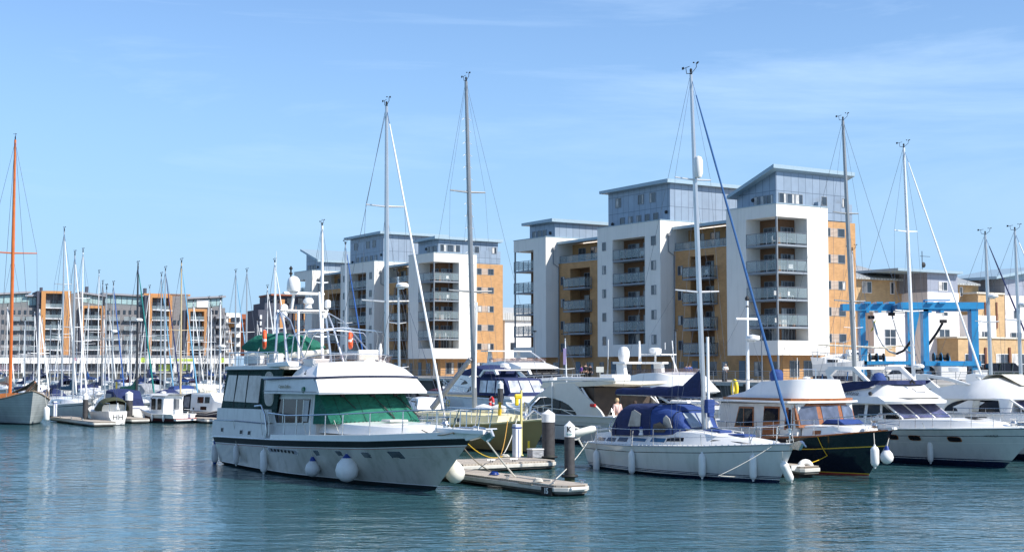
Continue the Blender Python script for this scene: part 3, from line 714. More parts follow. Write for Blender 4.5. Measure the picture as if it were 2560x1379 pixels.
# ================================================================ the green-canvas motor cruiser (foreground)
HD=-58.
AO=Vector((-10.68,58.957,0)); af=frame(AO,HD)
def trawler():
    rt=empty('motor_cruiser',AO,HD,'white flybridge cruiser with dark green canvas and green windscreen cover, largest boat in front','motor cruiser')
    h=Hull(15.35,4.5,[(0,1.16),(.42,1.34),(.78,1.56),(1,1.80)],rake=2.45,stern=.88,tm=.45,wl=.84,flare=1.6,pb=2.5,fine=1.55,srake=.15,bowp=.9)
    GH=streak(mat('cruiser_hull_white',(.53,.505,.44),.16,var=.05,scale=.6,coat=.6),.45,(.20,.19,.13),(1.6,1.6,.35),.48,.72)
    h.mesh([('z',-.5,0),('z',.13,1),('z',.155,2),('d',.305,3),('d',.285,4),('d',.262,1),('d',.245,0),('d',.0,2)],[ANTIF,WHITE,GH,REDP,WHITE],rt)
    # the dark band proper sits under the sheer
    h.deckmesh(rt,DECKW,drop=-.02,camber=.05,t0=.0,t1=.985,inset=.06)
    # raised white bulwark forward of the side door
    b=MB()
    for side in (-1,1):
        lo=[];hi=[];hin=[];lin=[]
        for i in range(29):
            t=lerp(.40,1,i/28); p=h.pt(t,h.sheer(t),side); e=.17+.03*t; k=side*.03
            lo.append((p[0],p[1]+(k if t<.985 else 0),p[2]+.002)); hi.append((p[0]+(.12*t),p[1]+(side*.02 if t<.985 else 0),p[2]+e)); hin.append((p[0],p[1]-side*min(.10,abs(p[1])),p[2]+e)); lin.append((p[0],p[1]-side*min(.10,abs(p[1])),p[2]))
        b.loft([[lo[i],hi[i],hin[i],lin[i]] for i in range(29)])
    recalc(b.build('bulwark',WHITE,rt,True))
    h.rubrail(rt,WHITE,.028,0.0,'rubbing_strake')
    # knuckle line along the topsides
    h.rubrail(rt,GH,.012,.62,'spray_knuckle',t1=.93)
    # bow platform, roller and anchor
    z=2.02
    b=MB(); b.prism([(16.3,-.5),(17.9,-.34),(18.75,-.17),(18.75,.17),(17.9,.34),(16.3,.5)],'z',z-.09,z+.04); b.prism([(17.3,z-.08),(18.7,z-.08),(18.3,z-.2),(17.6,z-.33)],'y',-.12,.12); b.build('bow_platform',WHITE,rt,bevel=.02)
    a=MB(); a.tube([(17.9,0,z+.12),(18.6,0,z+.08),(18.95,0,z-.05)],.035,6); a.prism([(18.5,z-.02),(18.95,z+.1),(19.12,z-.12),(18.8,z-.32)],'y',-.03,.03); a.add([(18.95,0,z+.02),(18.75,.26,z-.18),(18.6,0,z-.3),(18.75,-.26,z-.18)],[(0,1,2),(0,2,3)]); a.tube([(18.95,-.2,z+.08),(18.95,.2,z+.08)],.03,5); a.build('anchor',CHROME,rt)
    a=MB(); a.lathe([(.12,0),(.16,.06),(.08,.12),(.08,.22),(.14,.26),(.10,.34)],(16.1,0,1.9),12); a.box(15.85,16.35,-.2,.2,1.8,1.92); a.tube([(16.2,.1,2.0),(17,.1,2.08),(17.9,0,2.1)],.03,5); a.build('windlass',CHROME,rt,True)
    # aft cabin side with its upper step, both flush white
    s1=House([(.12,2.02,1.12,1.99,1.80,0),(3,2.17,1.25,2.12,1.86,0),(6.2,2.19,1.34,2.12,1.86,0)])
    s1.mesh('aft_cabin',GREYW,rt,30)
    s2=House([(.5,1.96,1.84,1.93,2.32,.02),(3,2.08,1.90,2.05,2.36,.02),(6.2,2.08,1.90,2.03,2.40,.02)]); s2.mesh('aft_deck_coaming',GREYW,rt,30)
    b=MB()
    for sd in (-1,1): b.tube([(.3,sd*1.995,1.83),(3,sd*2.13,1.88),(6.2,sd*2.13,1.88)],.022,5)
    b.build('navy_trim_line',NAVYP,rt)
    for x0,x1 in ((1.3,1.62),(3.6,3.92),(4.45,4.77)):
        m=MB(); s1.side([(x0,1.36),(x1,1.37),(x1,1.58),(x0,1.57)],None,None,'w',.012,(-1,),.01,m,0); s1.side([(x0+.05,1.40),(x1-.02,1.41),(x1-.02,1.55),(x0+.05,1.54)],None,None,'w',.016,(-1,),.01,m,1); m.build('cabin_vent',[GREYW,BLACKR],rt)
    # green canvas enclosure with clear windows
    en=House([(.85,1.90,2.33,1.66,3.88,.05),(3.2,1.98,2.33,1.80,3.92,.05),(5.15,1.98,2.36,1.82,3.92,.05)])
    en.mesh('canvas_enclosure',DGREENC,rt,30)
    for i,(x0,x1) in enumerate(((1.02,2.28),(2.36,3.62),(3.70,5.02))):
        d=.22*(1-i/3); en.side([(x0+.03,2.62),(x1,2.62),(x1+.02,3.66),(x0+d*.9,3.66)],rt,CLEARP,'clear_window',.02)
    m=MB()
    for x in (2.32,3.66,5.08): en.side([(x,2.36),(x+.035,2.36),(x+.035,3.88),(x,3.88)],None,None,'z',.03,(-1,1),.01,m)
    m.build('zip_seam',BLACKR,rt)
    for yy in (-.9,.2,1.1): 
        m=MB(); q=[(.84,yy-.45,2.64),(.84,yy+.45,2.64),(.84,yy+.42,3.6),(.84,yy-.42,3.6)]; m.add([(x-.01,y,z) for x,y,z in q],[(0,3,2,1)]); m.build('clear_window',CLEARP,rt)
    # slanting green side door panel with oval window
    m=MB()
    for sd in (-1,1): m.prism([(5.15,2.36),(6.65,2.30),(6.75,2.75),(7.25,3.92),(5.15,3.92)],'y',sd*1.90,sd*1.86)
    m.build('canvas_door',DGREENC,rt)
    for sd in (-1,):
        m=MB(); n=28; pr=[]
        for k in range(n):
            a=2*math.pi*k/n; ca,sa=math.cos(a),math.sin(a); pr.append((5.93+.44*math.copysign(abs(ca)**.7,ca),3.17+.60*math.copysign(abs(sa)**.7,sa)))
        m.prism(pr,'y',sd*1.925,sd*1.90,0); m.prism([(5.93+(x-5.93)*1.1,3.17+(z_-3.17)*1.08) for x,z_ in pr],'y',sd*1.915,sd*1.90,1); m.build('oval_window',[CLEARP,CREAMC],rt)
    # wheelhouse
    wh=House([(5.7,1.86,1.42,1.80,3.0,.02),(9.55,1.86,1.50,1.76,3.02,.02),(9.9,1.78,1.50,1.66,3.02,.02)])
    wh.mesh('wheelhouse',GREYW,rt,30)
    ws=MB()   # raked screen under its green cover, side-on triangle included
    n=9; rb=[];rtp=[]
    for i in range(n+1):
        u=-1+2*i/n; rb.append((9.9+1.25+.45*(1-u*u),u*1.74,2.02+.05*(1-abs(u)))); rtp.append((9.9+.12+.72*(1-u*u),u*1.68,3.02))
    rings=[[(9.75,-1.80,1.98),(9.75,-1.72,3.02)]]+[[a,b] for a,b in zip(rb,rtp)]+[[(9.75,1.80,1.98),(9.75,1.72,3.02)]]
    ws.loft(rings,0,False,False); ws.build('windscreen_cover',GREENC,rt,True)
    m=MB()
    for u in (-.78,-.33,.33,.78):
        m.tube([(9.9+.12+.72*(1-u*u)+.02,u*1.68,3.0),(9.9+1.25+.45*(1-u*u)+.02,u*1.74,2.04)],.009,4)
    for i in range(25):
        u=-.96+1.92*i/24; m.cbox((9.9+1.25+.45*(1-u*u),u*1.74,2.10),(.05,.03,.03))
    tag(m.build('cover_seams_and_studs',DGREENC,rt),kind='stuff')
    for u in (-.62,-.0,.62):
        m=MB(); t=Vector((9.9+.16+.72*(1-u*u),u*1.68,2.99)); bt=Vector((9.9+1.0+.45*(1-u*u),u*1.74+.45,2.3)); m.tube([t+Vector((.06,0,0)),t.lerp(bt,.5)+Vector((.08,0,0)),bt+Vector((.05,0,0))],.018,5); m.tube([t.lerp(bt,.55)+Vector((.1,0,0)),bt+Vector((.14,.1,-.1))],.024,4); m.cbox(t+Vector((.05,0,.0)),(.1,.14,.1)); m.build('wiper',BLACKR,rt)
    m=MB()
    sw=[(6.35,2.25),(6.68,2.80),(9.52,2.86),(9.45,2.02),(6.6,1.92)]
    wh.side([(6.22,2.25),(6.60,2.88),(9.62,2.94),(9.55,1.94),(6.5,1.84)],None,None,'f',.02,(-1,1),.015,m,0); wh.side(sw,None,None,'g',.034,(-1,1),.01,m,1)
    for x in (7.15,8.35,8.95): wh.side([(x,1.95),(x+.07,1.95),(x+.07,2.82),(x,2.82)],None,None,'f',.046,(-1,1),.012,m,2)
    m.build('saloon_window',[GREYW,DARKG,CREAM],rt)
    m=MB(); wh.side([(9.0,2.05),(9.42,2.06),(9.47,2.8),(9.02,2.8)],None,None,'g',.052,(-1,),.012,m); m.build('door_pane',mat('pale_reflecting_glass',(.16,.2,.24),.05,var=.3),rt)
    # foredeck trunk
    tk=House([(9.8,1.62,1.68,1.50,2.06,.06),(12.2,1.50,1.70,1.36,2.02,.07),(14.0,1.18,1.76,1.02,2.0,.08),(15.5,.72,1.86,.56,2.02,.05),(15.75,.5,1.88,.4,1.95,.02)]); tk.mesh('foredeck_cabin',WHITE,rt,30)
    m=MB(); m.prism([(12.2,-.35),(12.9,-.35),(12.9,.35),(12.2,.35)],'z',2.12,2.19); m.build('deck_hatch',[GREYW],rt,bevel=.03)
    for x,y in ((10.7,-.5),(14.6,.2)):
        m=MB(); m.lathe([(.1,0),(.1,.05),(.05,.08)],(x,y,2.1),10); m.build('deck_vent',CHROME,rt,True)
    # brow / flybridge
    fb=House([(5.9,2.05,3.0,2.12,3.06,0),(6.1,2.05,3.0,2.16,3.52,0),(9.0,2.05,3.03,2.12,3.60,0),(10.3,2.0,3.06,2.02,3.62,0)])
    m=MB(); rings=[]
    for x,hw,zb,zt,e in ((5.95,2.12,3.0,3.50,0),(8.0,2.12,3.02,3.56,0),(10.2,2.12,3.04,3.59,.0),(10.95,2.12,3.05,3.11,0)): rings.append([(x,-hw,zb),(x,-hw+.10*(zt-3.1)/.45,zt),(x,hw-.10*(zt-3.1)/.45,zt),(x,hw,zb)])
    m.loft(rings)
    m.build('brow_side',GREYW,rt,30)
    m=MB(); rings=[]; nU=16          # the big raked front of the brow, bowed in plan
    def kk(u): return 1-abs(u)**2.4
    for i in range(nU+1):
        u=-1+2*i/nU; k=kk(u)
        rings.append([(10.95+.75*k,u*2.12,3.04+.03*k),(10.97+.76*k,u*2.12,3.11+.03*k),(10.40+.55*k,u*1.99,3.58+.05*k),(9.6,u*1.9,3.60),(9.6,u*1.95,3.10)])
    m.loft(rings,0,True,True); recalc(m.build('brow',WHITE,rt,True))
    b=MB(); pts=[]
    for i in range(nU+1):
        u=-1+2*i/nU; k=kk(u); pts.append((10.42+.55*k,u*1.99,3.61+.05*k))
    b.tube([(6.0,-2.14,3.53),(8.4,-2.08,3.60)]+pts+[(8.4,2.08,3.60),(6.0,2.14,3.53)],.045,6,flat=.9); b.build('navy_trim_band',NAVYP,rt,True)
    m=MB(); rings=[]                 # coaming above the band, leaning well in
    for i in range(nU+1):
        u=-1+2*i/nU; k=kk(u)
        rings.append([(10.36+.55*k,u*1.95,3.63+.05*k),(9.95+.50*k,u*1.74,3.93+.06*k),(9.35+.42*k,u*1.45,4.13+.07*k),(9.22+.40*k,u*1.40,4.12+.07*k),(9.3,u*1.7,3.62)])
    m.loft(rings); recalc(m.build('flybridge_coaming',WHITE,rt,True))
    m=MB()
    for sd in (-1,1):
        m.add([(8.25,sd*2.02,3.60),(10.36,sd*1.95,3.63),(9.95,sd*1.74,3.93),(9.35,sd*1.45,4.13),(8.45,sd*1.60,4.05),(8.2,sd*1.75,3.88),(8.25,sd*1.8,3.60),(9.5,sd*1.7,3.6),(9.3,sd*1.36,4.1)],[(0,1,2,3,4,5),(6,7,8),(3,8,4)])
    m.build('flybridge_side',WHITE,rt,30)
    m=MB(); m.box(5.2,10.0,-1.95,1.95,3.56,3.64); m.build('flybridge_deck',DECKW,rt)
    m=MB()                          # hardtop over the aft deck, with box lockers at its edge
    rings=[[(x,-hw,3.88+dz),(x,-hw+.02,4.02+dz),(x,0,4.10+dz),(x,hw-.02,4.02+dz),(x,hw,3.88+dz)] for x,hw,dz in ((.95,1.80,-.02),(1.6,1.98,0),(5,2.02,.01),(7.0,1.98,.02))]
    m.loft(rings); m.build('hardtop',GREYW,rt,30)
    m=MB(); m.prism([(6.3,3.98),(6.1,4.14),(8.1,4.20),(8.35,4.02)],'y',-2.12,-1.5); m.build('side_locker',WHITE,rt,bevel=.03)
    m=MB(); m.tube([(5.95,-2.16,3.10),(10.9,-2.16,3.13)],.012,4); m.build('panel_seam',GREYC,rt)
    m=MB(); m.tube([(1.2,-2.16,1.55),(1.2,-2.16,1.56)],.01,4); m=MB(); m.lathe([(.03,0),(.11,.0),(.12,.08),(.03,.1)],(9.6,-2.14,3.18),10,0,'y'); m.build('side_lamp',[mat('green_lamp',(.0,.12,.06),.2)],rt,True)
    # badges on the side of the brow
    textobj('emblem','\u2042',.30,BLACKR,rt,(9.35,-1.93,3.78),(R(70),0,0)); textobj('nameplate','Captain Drifter',.17,mat('faded_gold',(.35,.30,.2),.5),rt,(7.9,-2.135,3.28),(R(90),0,0),.35)
    # vents and portholes in the hull
    m=MB(); pr=[(6.35+x,.93+z_) for x,z_ in ((0,0),(.12,-.11),(2.55,-.09),(2.72,.02),(2.6,.13),(.12,.11))]; h.patch(pr,None,None,'v',.03,-1,m,0); h.patch([(6.35+(x+.08)*.95,.93+z_*.66) for x,z_ in ((0,0),(.12,-.11),(2.55,-.09),(2.72,.02),(2.6,.13),(.12,.11))],None,None,'v',.036,-1,m,1)
    for k in range(7):
        c=(6.78+k*.31,.94); h.patch([(c[0]+.07*math.cos(a),c[1]+.05*math.sin(a)) for a in [i*.785 for i in range(8)]],None,None,'v',.045,-1,m,2)
    m.build('engine_vent',[GREYW,GREYC,BLACKR],rt)
    for x,z_,w_ in ((10.35,.98,.30),(11.75,1.02,.30),(13.15,1.05,.38),(14.55,1.12,.48)):
        m=MB(); q=[(x-w_/2+.05,z_-.09),(x+w_/2+.03,z_-.08),(x+w_/2-.03,z_+.09),(x-w_/2,z_+.08)]; h.patch([(x+(a-x)*1.25,z_+(b_-z_)*1.35) for a,b_ in q],None,None,'p',.02,-1,m,0); h.patch(q,None,None,'p',.03,-1,m,1); m.build('porthole',[CHROME,mat('porthole_glass',(.10,.12,.13),.1,var=.3)],rt)
    # guard rail to the pulpit
    b=MB()
    for sd in (-1,1):
        top=[(6.35,sd*2.08,2.28)]
        for t,hh in ((.46,.88),(.52,.87),(.58,.87),(.64,.88),(.70,.89),(.78,.92),(.86,.93),(.93,.90)):
            p=h.pt(t,h.sheer(t),sd); y=p[1]-sd*min(.1,abs(p[1])); b.tube([(p[0],y,p[2]+.1),(p[0]+.06,y,p[2]+hh)],.020,5); top.append((p[0]+.06,y,p[2]+hh))
        top+= [(17.6,sd*.34,2.70),(18.7,sd*.22,2.70)]; b.tube([(17.3,sd*.4,2.06),(17.6,sd*.34,2.70)],.02,5); b.tube([(18.5,sd*.2,2.06),(18.7,sd*.22,2.70)],.02,5)
        b.tube(top,.026,6)
    b.tube([(18.7,-.22,2.70),(18.95,0,2.70),(18.7,.22,2.70)],.026,6); b.build('guard_rail',CHROME,rt,True)
    # stairs handrail by the side door
    b=MB(); b.tube([(5.0,-2.1,2.5),(5.7,-2.12,2.55),(6.1,-2.12,2.2),(6.3,-2.14,1.6),(6.2,-2.14,1.3)],.035,6); b.tube([(6.5,-2.12,1.45),(6.5,-2.12,2.2)],.02,5); b.build('boarding_handrail',CHROME,rt,True)
    # boat deck: lockers, rails
    b=MB()
    for x in (1.6,2.6,3.6,4.6,5.6,6.6): 
        for sd in (-1,1): b.tube([(x,sd*1.85,4.04),(x,sd*1.85,4.55)],.018,5)
    for sd in (-1,1): b.tube([(1.6,sd*1.85,4.55),(6.6,sd*1.85,4.55)],.02,5); b.tube([(1.6,sd*1.85,4.3),(6.6,sd*1.85,4.3)],.012,5)
    b.tube([(1.6,-1.85,4.55),(1.6,1.85,4.55)],.02,5); b.build('boat_deck_rail',CHROME,rt,True)
    b=MB(); b.box(2.9,4.6,-1.75,-1.55,4.1,4.42); b.box(5.6,6.1,-1.8,-1.4,4.1,4.5); b.box(8.3,9.2,-1.6,-.9,3.66,4.28); b.build('deck_locker',GREYW,rt,bevel=.03)
    # acrylic screen and helm seat on the flybridge
    m=MB(); lo=[];hi=[]
    for i in range(nU+1):
        u=-1+2*i/nU; k=kk(u); lo.append((9.30+.42*k,u*1.43,4.13+.07*k)); hi.append((9.42+.55*k,u*1.50,4.40+.05*k))
    lo=[(7.9,-1.66,4.0)]+lo+[(7.9,1.66,4.0)]; hi=[(7.8,-1.62,4.26)]+hi+[(7.8,1.62,4.26)]
    m.loft([[a,b_] for a,b_ in zip(lo,hi)],0,False,False); m.build('flybridge_screen',SMOKE,rt,True)
    b=MB(); b.tube(hi,.018,5)
    for a,c in list(zip(lo,hi))[::3]: b.tube([a,c],.014,4)
    b.build('screen_frame',CHROME,rt,True)
    m=MB(); m.box(9.0,9.5,.3,1.2,3.65,4.25); m.box(8.9,9.05,.3,1.2,4.1,4.62); m.build('helm_seat',CREAM,rt,bevel=.06)
    # goalpost arch with aerials
    b=MB()
    for sd in (-1,1):
        b.tube([(4.75,sd*1.2,4.05),(4.55,sd*1.0,6.12)],.045,8); b.tube([(5.95,sd*1.2,4.05),(5.2,sd*1.02,5.6),(4.75,sd*1.0,6.12)],.04,8); b.tube([(8.4,sd*1.5,4.1),(6.0,sd*1.1,5.75),(4.9,sd*1.0,6.1)],.026,6)
    b.tube([(4.6,-1.05,6.14),(4.6,1.05,6.14)],.055,8); b.build('radar_arch',mat('arch_steel',(.5,.53,.58),.3,.7),rt,True)
    m=MB(); m.box(4.4,4.8,-1.0,1.0,6.16,6.22); m.build('arch_shelf',WHITE,rt,bevel=.02)
    m=MB(); m.tube([(4.1,-.25,6.24),(4.3,-.25,6.86)],.06,8); m.tube([(4.55,.85,6.24),(4.55,.85,6.95)],.04,8); m.lathe([(.01,.22),(.06,.18),(.06,0),(.04,0)],(4.55,.85,6.95),10); m.build('aerial_post',WHITE,rt,True)
    m=MB(); m.cbox((4.35,.15,6.88),(.22,1.75,.11)); o=m.build('radar_scanner',WHITE,rt,bevel=.05)
    m=MB(); m.lathe([(.01,.62),(.13,.59),(.22,.50),(.26,.36),(.27,.06),(.23,0),(.01,0)],(4.35,-.28,6.95),20); m.build('satellite_dome',WHITE,rt,True)
    m=MB(); m.lathe([(.01,.36),(.14,.33),(.20,.25),(.20,.14),(.12,.08),(.12,0),(.16,-.06),(.02,-.06)],(4.6,.25,6.36),16); m.build('radome',WHITE,rt,True)
    m=MB(); m.lathe([(.01,.36),(.10,.33),(.12,.26),(.12,.05),(.06,0),(.03,0),(.03,-.1)],(4.6,1.08,6.30),12); m.build('satnav_antenna',WHITE,rt,True)
    m=MB(); m.tube([(4.5,-1.08,5.9),(4.5,-1.08,8.5)],[.018,.006],5); m.build('whip_aerial',WHITE,rt)
    m=MB()
    for y in (-.85,.85): m.lathe([(.02,0),(.13,.0),(.15,.12),(.10,.2)],(4.75,y,5.92),10); 
    m.lathe([(.04,0),(.12,.05),(.14,.22)],(4.5,-.8,6.30),10,0,'x'); m.build('floodlight',WHITE,rt,True)
    m=MB(); m.tube([(4.35,-.4,7.4),(4.35,-.4,7.95)],.035,8); m.lathe([(.06,0),(.07,.04),(.06,.08)],(4.35,-.4,7.62),10); m.lathe([(.06,0),(.07,.04),(.06,.08)],(4.35,-.4,7.82),10); m.build('navigation_lights',BLACKR,rt,True)
    # bimini frame: folded bows over the flybridge
    b=MB()
    for x0,zt,xt,w_ in ((7.0,5.18,6.3,1.45),(7.1,5.28,7.3,1.5),(7.9,5.34,8.3,1.5),(8.1,5.28,9.0,1.42)):
        b.tube([(x0,-1.55,4.1),(lerp(x0,xt,.85),-w_,zt-.16),(xt,-w_*.9,zt),(xt+.05,0,zt+.1),(xt,w_*.9,zt),(lerp(x0,xt,.85),w_,zt-.16),(x0,1.55,4.1)],.020,6)
    b.build('bimini_frame',CHROME,rt,True)
    m=MB(); m.tube([(9.6,.9,4.1),(9.62,.9,4.6),(9.63,.9,4.85)],[.04,.08,.03],10); m.build('sound_horn',WHITE,rt,True)
    # mast and davit on the boat deck
    m=MB(); m.tube([(5.9,.3,4.1),(5.5,.3,6.9)],[.06,.045],8); m.tube([(5.2,-.4,4.1),(5.0,-.35,6.2)],.05,8); m.build('derrick_pole',WHITE,rt,True)
    return rt,h
TR,TH_=trawler()
# the tender under its green cover rests across the boat deck
def covered_dinghy():
    c=af(2.7,.1,4.78); rt=empty('covered_dinghy',c,-14,'inflatable dinghy under a slack green cover on the cruiser deck','dinghy'); m=MB(); rings=[]; n=16; ns=12
    for i in range(n+1):
        u=i/n; x=lerp(-1.85,1.75,u); env=math.sin(math.pi*min(1,max(.02,u*1.02)))**.55; wd=.74*env; hh=.58*env+.06*math.sin(u*9+.6)*env-(.08 if u<.4 else 0); ring=[]
        for k in range(ns):
            a=math.pi*k/(ns-1); r_=1+.05*math.sin(k*2.3+i*1.7); ring.append((x,-wd*math.cos(a)*r_,hh*math.sin(a)**.8*r_+(.10*math.sin(u*6)+.02)))
        ring.append((x,wd*.9,-.30*env)); ring.append((x,-wd*.9,-.30*env)); rings.append(ring)
    m.loft(rings); recalc(m.build('cover',GREENC,rt,60))
    m=MB()
    for y in (-.62,.62): m.tube([(-1.5,y*.8,-.12),(1.3,y*.8,-.12),(1.75,y*.4,.0)],[.13,.15,.08],10)
    m.v=[(a,b,c-.16) for a,b,c in m.v]; m.build('float_tube',CREAM,rt,True)
    m=MB()
    for x in (-.9,0,.9): m.tube([(x,-.68,-.2),(x+.1,-.56,.2),(x,0,.56),(x-.1,.56,.2)],.02,5)
    m.build('lashing',ROPEW,rt)
covered_dinghy()
def lifering(c,deg,label,Rr=.30,r=.075,name='lifebuoy',m=None):
    mb=MB(); mb.torus((0,0,0),Rr,r,'x',24,10,0,mis=(lambda i:1 if i%6==0 else 0)); return tag(mb.build(name,[m or LIFER,WHITE],None,True,loc=c,rz=R(deg)),label,'lifebuoy')
lifering(af(4.95,-1.72,5.05),HD+70,'orange lifebuoy on the left leg of the green canvas cruiser arch')
lifering(af(6.05,1.4,5.05),HD+60,'orange lifebuoy half hidden by the green dinghy cover, right of the arch')
def hp(x,z,off=.16): y=-(TH_.y(x,max(z,.05))+off); return af(x,y,z)
def sp(x,h=TH_,dz=.2): 
    t=x/ h.L; return h.sheer(min(1,t))+dz
fender(af(-.35,-1.7,.42),af(.1,-1.8,1.3),'white fender with blue ends off the stern of the green canvas cruiser','long',.8,.14,None,GREYW,BLUEP)
fender(hp(3.0,.55),hp(3.0,1.9,.05),'grey sausage fender on the cruiser side nearest the stern','long',.75,.12,None,GREYW)
fender(hp(6.0,.48),hp(6.0,2.3,.05),'white ribbed fender amidships on the green canvas cruiser','long',.85,.14)
fender(hp(10.0,.42,.26),hp(10.0,2.0,.05),'smaller round ball fender with navy collar on the cruiser side','ball',.8,.27,None,GREYW,BLUEP)
fender(hp(12.15,.50,.36),hp(12.15,2.2,.05),'large round white ball fender with navy collar on the cruiser side','ball',.8,.40,None,VINYL,BLUEP)
fender(P(1138,1182,46.6),af(15.9,.9,1.9),'large cream ball fender between the cruiser bow and the finger pontoon','ball',.8,.33,None,CREAM)
# ================================================================ the white sailing yacht with the blue sprayhood
BOr=Vector((4.025,57.005,0)); byf=frame(BOr,HD)
GH2=streak(mat('yacht_hull_white',(.66,.65,.60),.14,var=.03,scale=.6,coat=.6),.30,(.30,.29,.22),(1.6,1.6,.3),.5,.75)
def blue_yacht():
    rt=empty('sailing_yacht',BOr,HD,'white sailing yacht with navy boom cover and blue sprayhood moored beside the K pile','sailing yacht')
    h=Hull(9.78,3.5,[(0,.98),(.35,1.02),(.7,1.16),(1,1.36)],rake=.82,stern=.72,tm=.42,wl=.90,flare=1.0,pb=2.0,fine=1.7,srake=-.35)
    h.mesh([('z',-.5,0),('z',.10,1),('z',.14,0),('z',.17,1),('z',.195,0),('z',.22,1),('d',.235,2),('d',.21,1),('d',.03,3),('d',.0,3)],[NAVYP,GH2,BLACKP,GREYW],rt)
    h.deckmesh(rt,DECKW,drop=-.01,camber=.05,inset=.04)
    h.rubrail(rt,ALU,.022,-.01,'toe_rail')
    m=MB()
    for i in range(44):
        p=h.pt(.02+.95*i/44,h.sheer(.02+.95*i/44),-1); m.cbox((p[0],p[1]+.02,p[2]+.035),(.05,.02,.035))
    tag(m.build('toe_rail_slots',WHITE,rt),kind='stuff')
    cab=House([(.4,1.18,1.00,1.02,1.36,.04),(2.0,1.26,1.02,1.08,1.46,.06),(4.6,1.22,1.06,1.0,1.62,.08),(6.2,1.08,1.12,.82,1.60,.08),(7.8,.8,1.2,.55,1.48,.07),(9.6,.35,1.3,.2,1.40,.03),(9.9,.1,1.32,.05,1.36,.0)])
    cab.mesh('coachroof',WHITE,rt,30)
    for x0,x1,za,zb,w_ in ((.55,1.2,1.10,1.22,0),(1.28,1.95,1.11,1.25,0),(2.05,2.7,1.13,1.28,0),(2.9,3.9,1.15,1.33,1),(4.05,5.0,1.17,1.38,1)):
        m=MB(); cab.side([(x0,za),(x1-.05,za),(x1,zb),(x0+.1,zb)],None,None,'w',.02,(-1,1),.012,m,0)
        if w_: cab.side([(x0+.04,za+.03),(x1-.1,za+.03),(x1-.05,zb-.03),(x0+.12,zb-.03)],None,None,'w',.026,(-1,1),.012,m,1)
        m.build('cabin_window',[NAVYP if w_==0 else WHITE,mat('blue_reflecting_glass',(.03,.10,.20),.08,var=.3)],rt)
    m=MB(); cab.side([(4.2,1.22),(5.6,1.27),(8.9,1.33),(8.4,1.36),(5.4,1.42)],None,None,'w',.016,(-1,1),.01,m); m.build('cabin_window',DARKG,rt)
    for x0,z0,x1,z1 in ((2.2,1.52,4.1,1.66),(5.4,1.66,7.3,1.56)):
        m=MB()
        for sd in (-1,1):
            m.tube([(x0,sd*.78,z0),(x0+.04,sd*.78,z0+.07),(x1-.04,sd*.62,z1+.07),(x1,sd*.62,z1)],.018,5)
            for k in (.33,.66): m.tube([(lerp(x0,x1,k),sd*lerp(.78,.62,k),lerp(z0,z1,k)),(lerp(x0,x1,k),sd*lerp(.78,.62,k),lerp(z0,z1,k)+.07)],.018,5)
        m.build('grab_rail',WHITE,rt)
    for x,y0,w_,l_ in ((6.55,0,.30,.5),(7.9,0,.28,.46)):
        m=MB(); m.prism([(x-l_,-w_),(x+l_,-w_),(x+l_,w_),(x-l_,w_)],'z',1.58 if x<7 else 1.50,1.70 if x<7 else 1.60); m.build('hatch_cover',BLUEC,rt,bevel=.05)
    # sprayhood and bimini canvas
    def arch(x,hw,z0,z1,lean=0.,n=10):
        o=[]
        for i in range(n+1):
            a=math.pi*i/n; o.append((x+lean*math.sin(a),-hw*math.copysign(abs(math.cos(a))**.40,math.cos(a)),z0+(z1-z0)*abs(math.sin(a))**.40))
        return o
    m=MB(); m.loft([arch(1.6,1.15,1.32,1.85),arch(1.95,1.18,1.34,2.38),arch(2.35,1.20,1.36,2.58),arch(3.2,1.2,1.38,2.60),arch(4.1,1.18,1.44,2.60)],0,False,False); o=m.build('cockpit_canopy',NAVYC,rt,True)
    m=MB(); m.loft([arch(4.12,1.2,1.44,2.58),arch(4.75,1.12,1.46,2.50),arch(5.2,.98,1.5,2.36),arch(5.72,.80,1.58,1.74)],0,False,False); o2=m.build('sprayhood',BLUEC,rt,True)
    CV=mat('canopy_window_vinyl',(.36,.35,.32),.1,var=.4,scale=2)
    def hoodwin(poly,yy,mm,nm='canopy_window'):
        m=MB(); 
        for sd in (-1,1): m.prism(poly,'y',sd*(yy),sd*(yy+.025))
        m.build(nm,mm,rt)
    m=MB()
    for ar in (arch(1.9,1.19,1.34,2.16),arch(2.9,1.21,1.37,2.58),arch(4.11,1.205,1.44,2.61),arch(5.2,.99,1.5,2.375)): m.tube(ar,.018,5)
    m.build('canopy_piping',NAVYP,rt,True)
    hoodwin([(2.75,1.72),(3.5,1.75),(3.55,2.22),(3.15,2.36),(3.0,2.3)],1.19,CV)
    hoodwin([(4.3,1.55),(5.0,1.58),(5.1,1.75),(4.75,1.95),(4.35,1.85)],1.20,mat('canopy_window_dark',(.05,.05,.05),.1,var=.4))
    hoodwin([(4.75,1.72),(5.3,1.75),(5.15,2.08),(4.95,2.2),(4.8,2.1)],1.08,CV)
    front_panes(rt,(5.70,-.55,1.72),(5.70,.55,1.72),(5.24,-.62,2.26),(5.24,.62,2.26),2,mat('clear_hood_window',(.30,.34,.38),.05,var=.2),'canopy_window',gap=.08,off=.06)
    # cockpit gear
    m=MB(); m.tube([(.0,-1.1,1.42),(1.5,-1.12,1.58)],.035,6); m.build('spare_pole',WHITE,rt)
    m=MB(); m.lathe([(.11,0),(.09,.06),(.06,.1),(.07,.16),(.09,.2)],(3.6,-1.22,1.42),12); m.lathe([(.08,0),(.09,.08),(.04,.12)],(3.6,-1.22,1.62),10,1); m.build('winch',[WHITE,BLUEP],rt,True)
    m=MB(); m.torus((.45,0,1.55),.42,.02,'x',24,6); m.tube([(.45,-.4,1.55),(.45,.4,1.55)],.012,4); m.tube([(.45,0,1.1),(.45,0,1.95)],.012,4); m.build('steering_wheel',CHROME,rt,True)
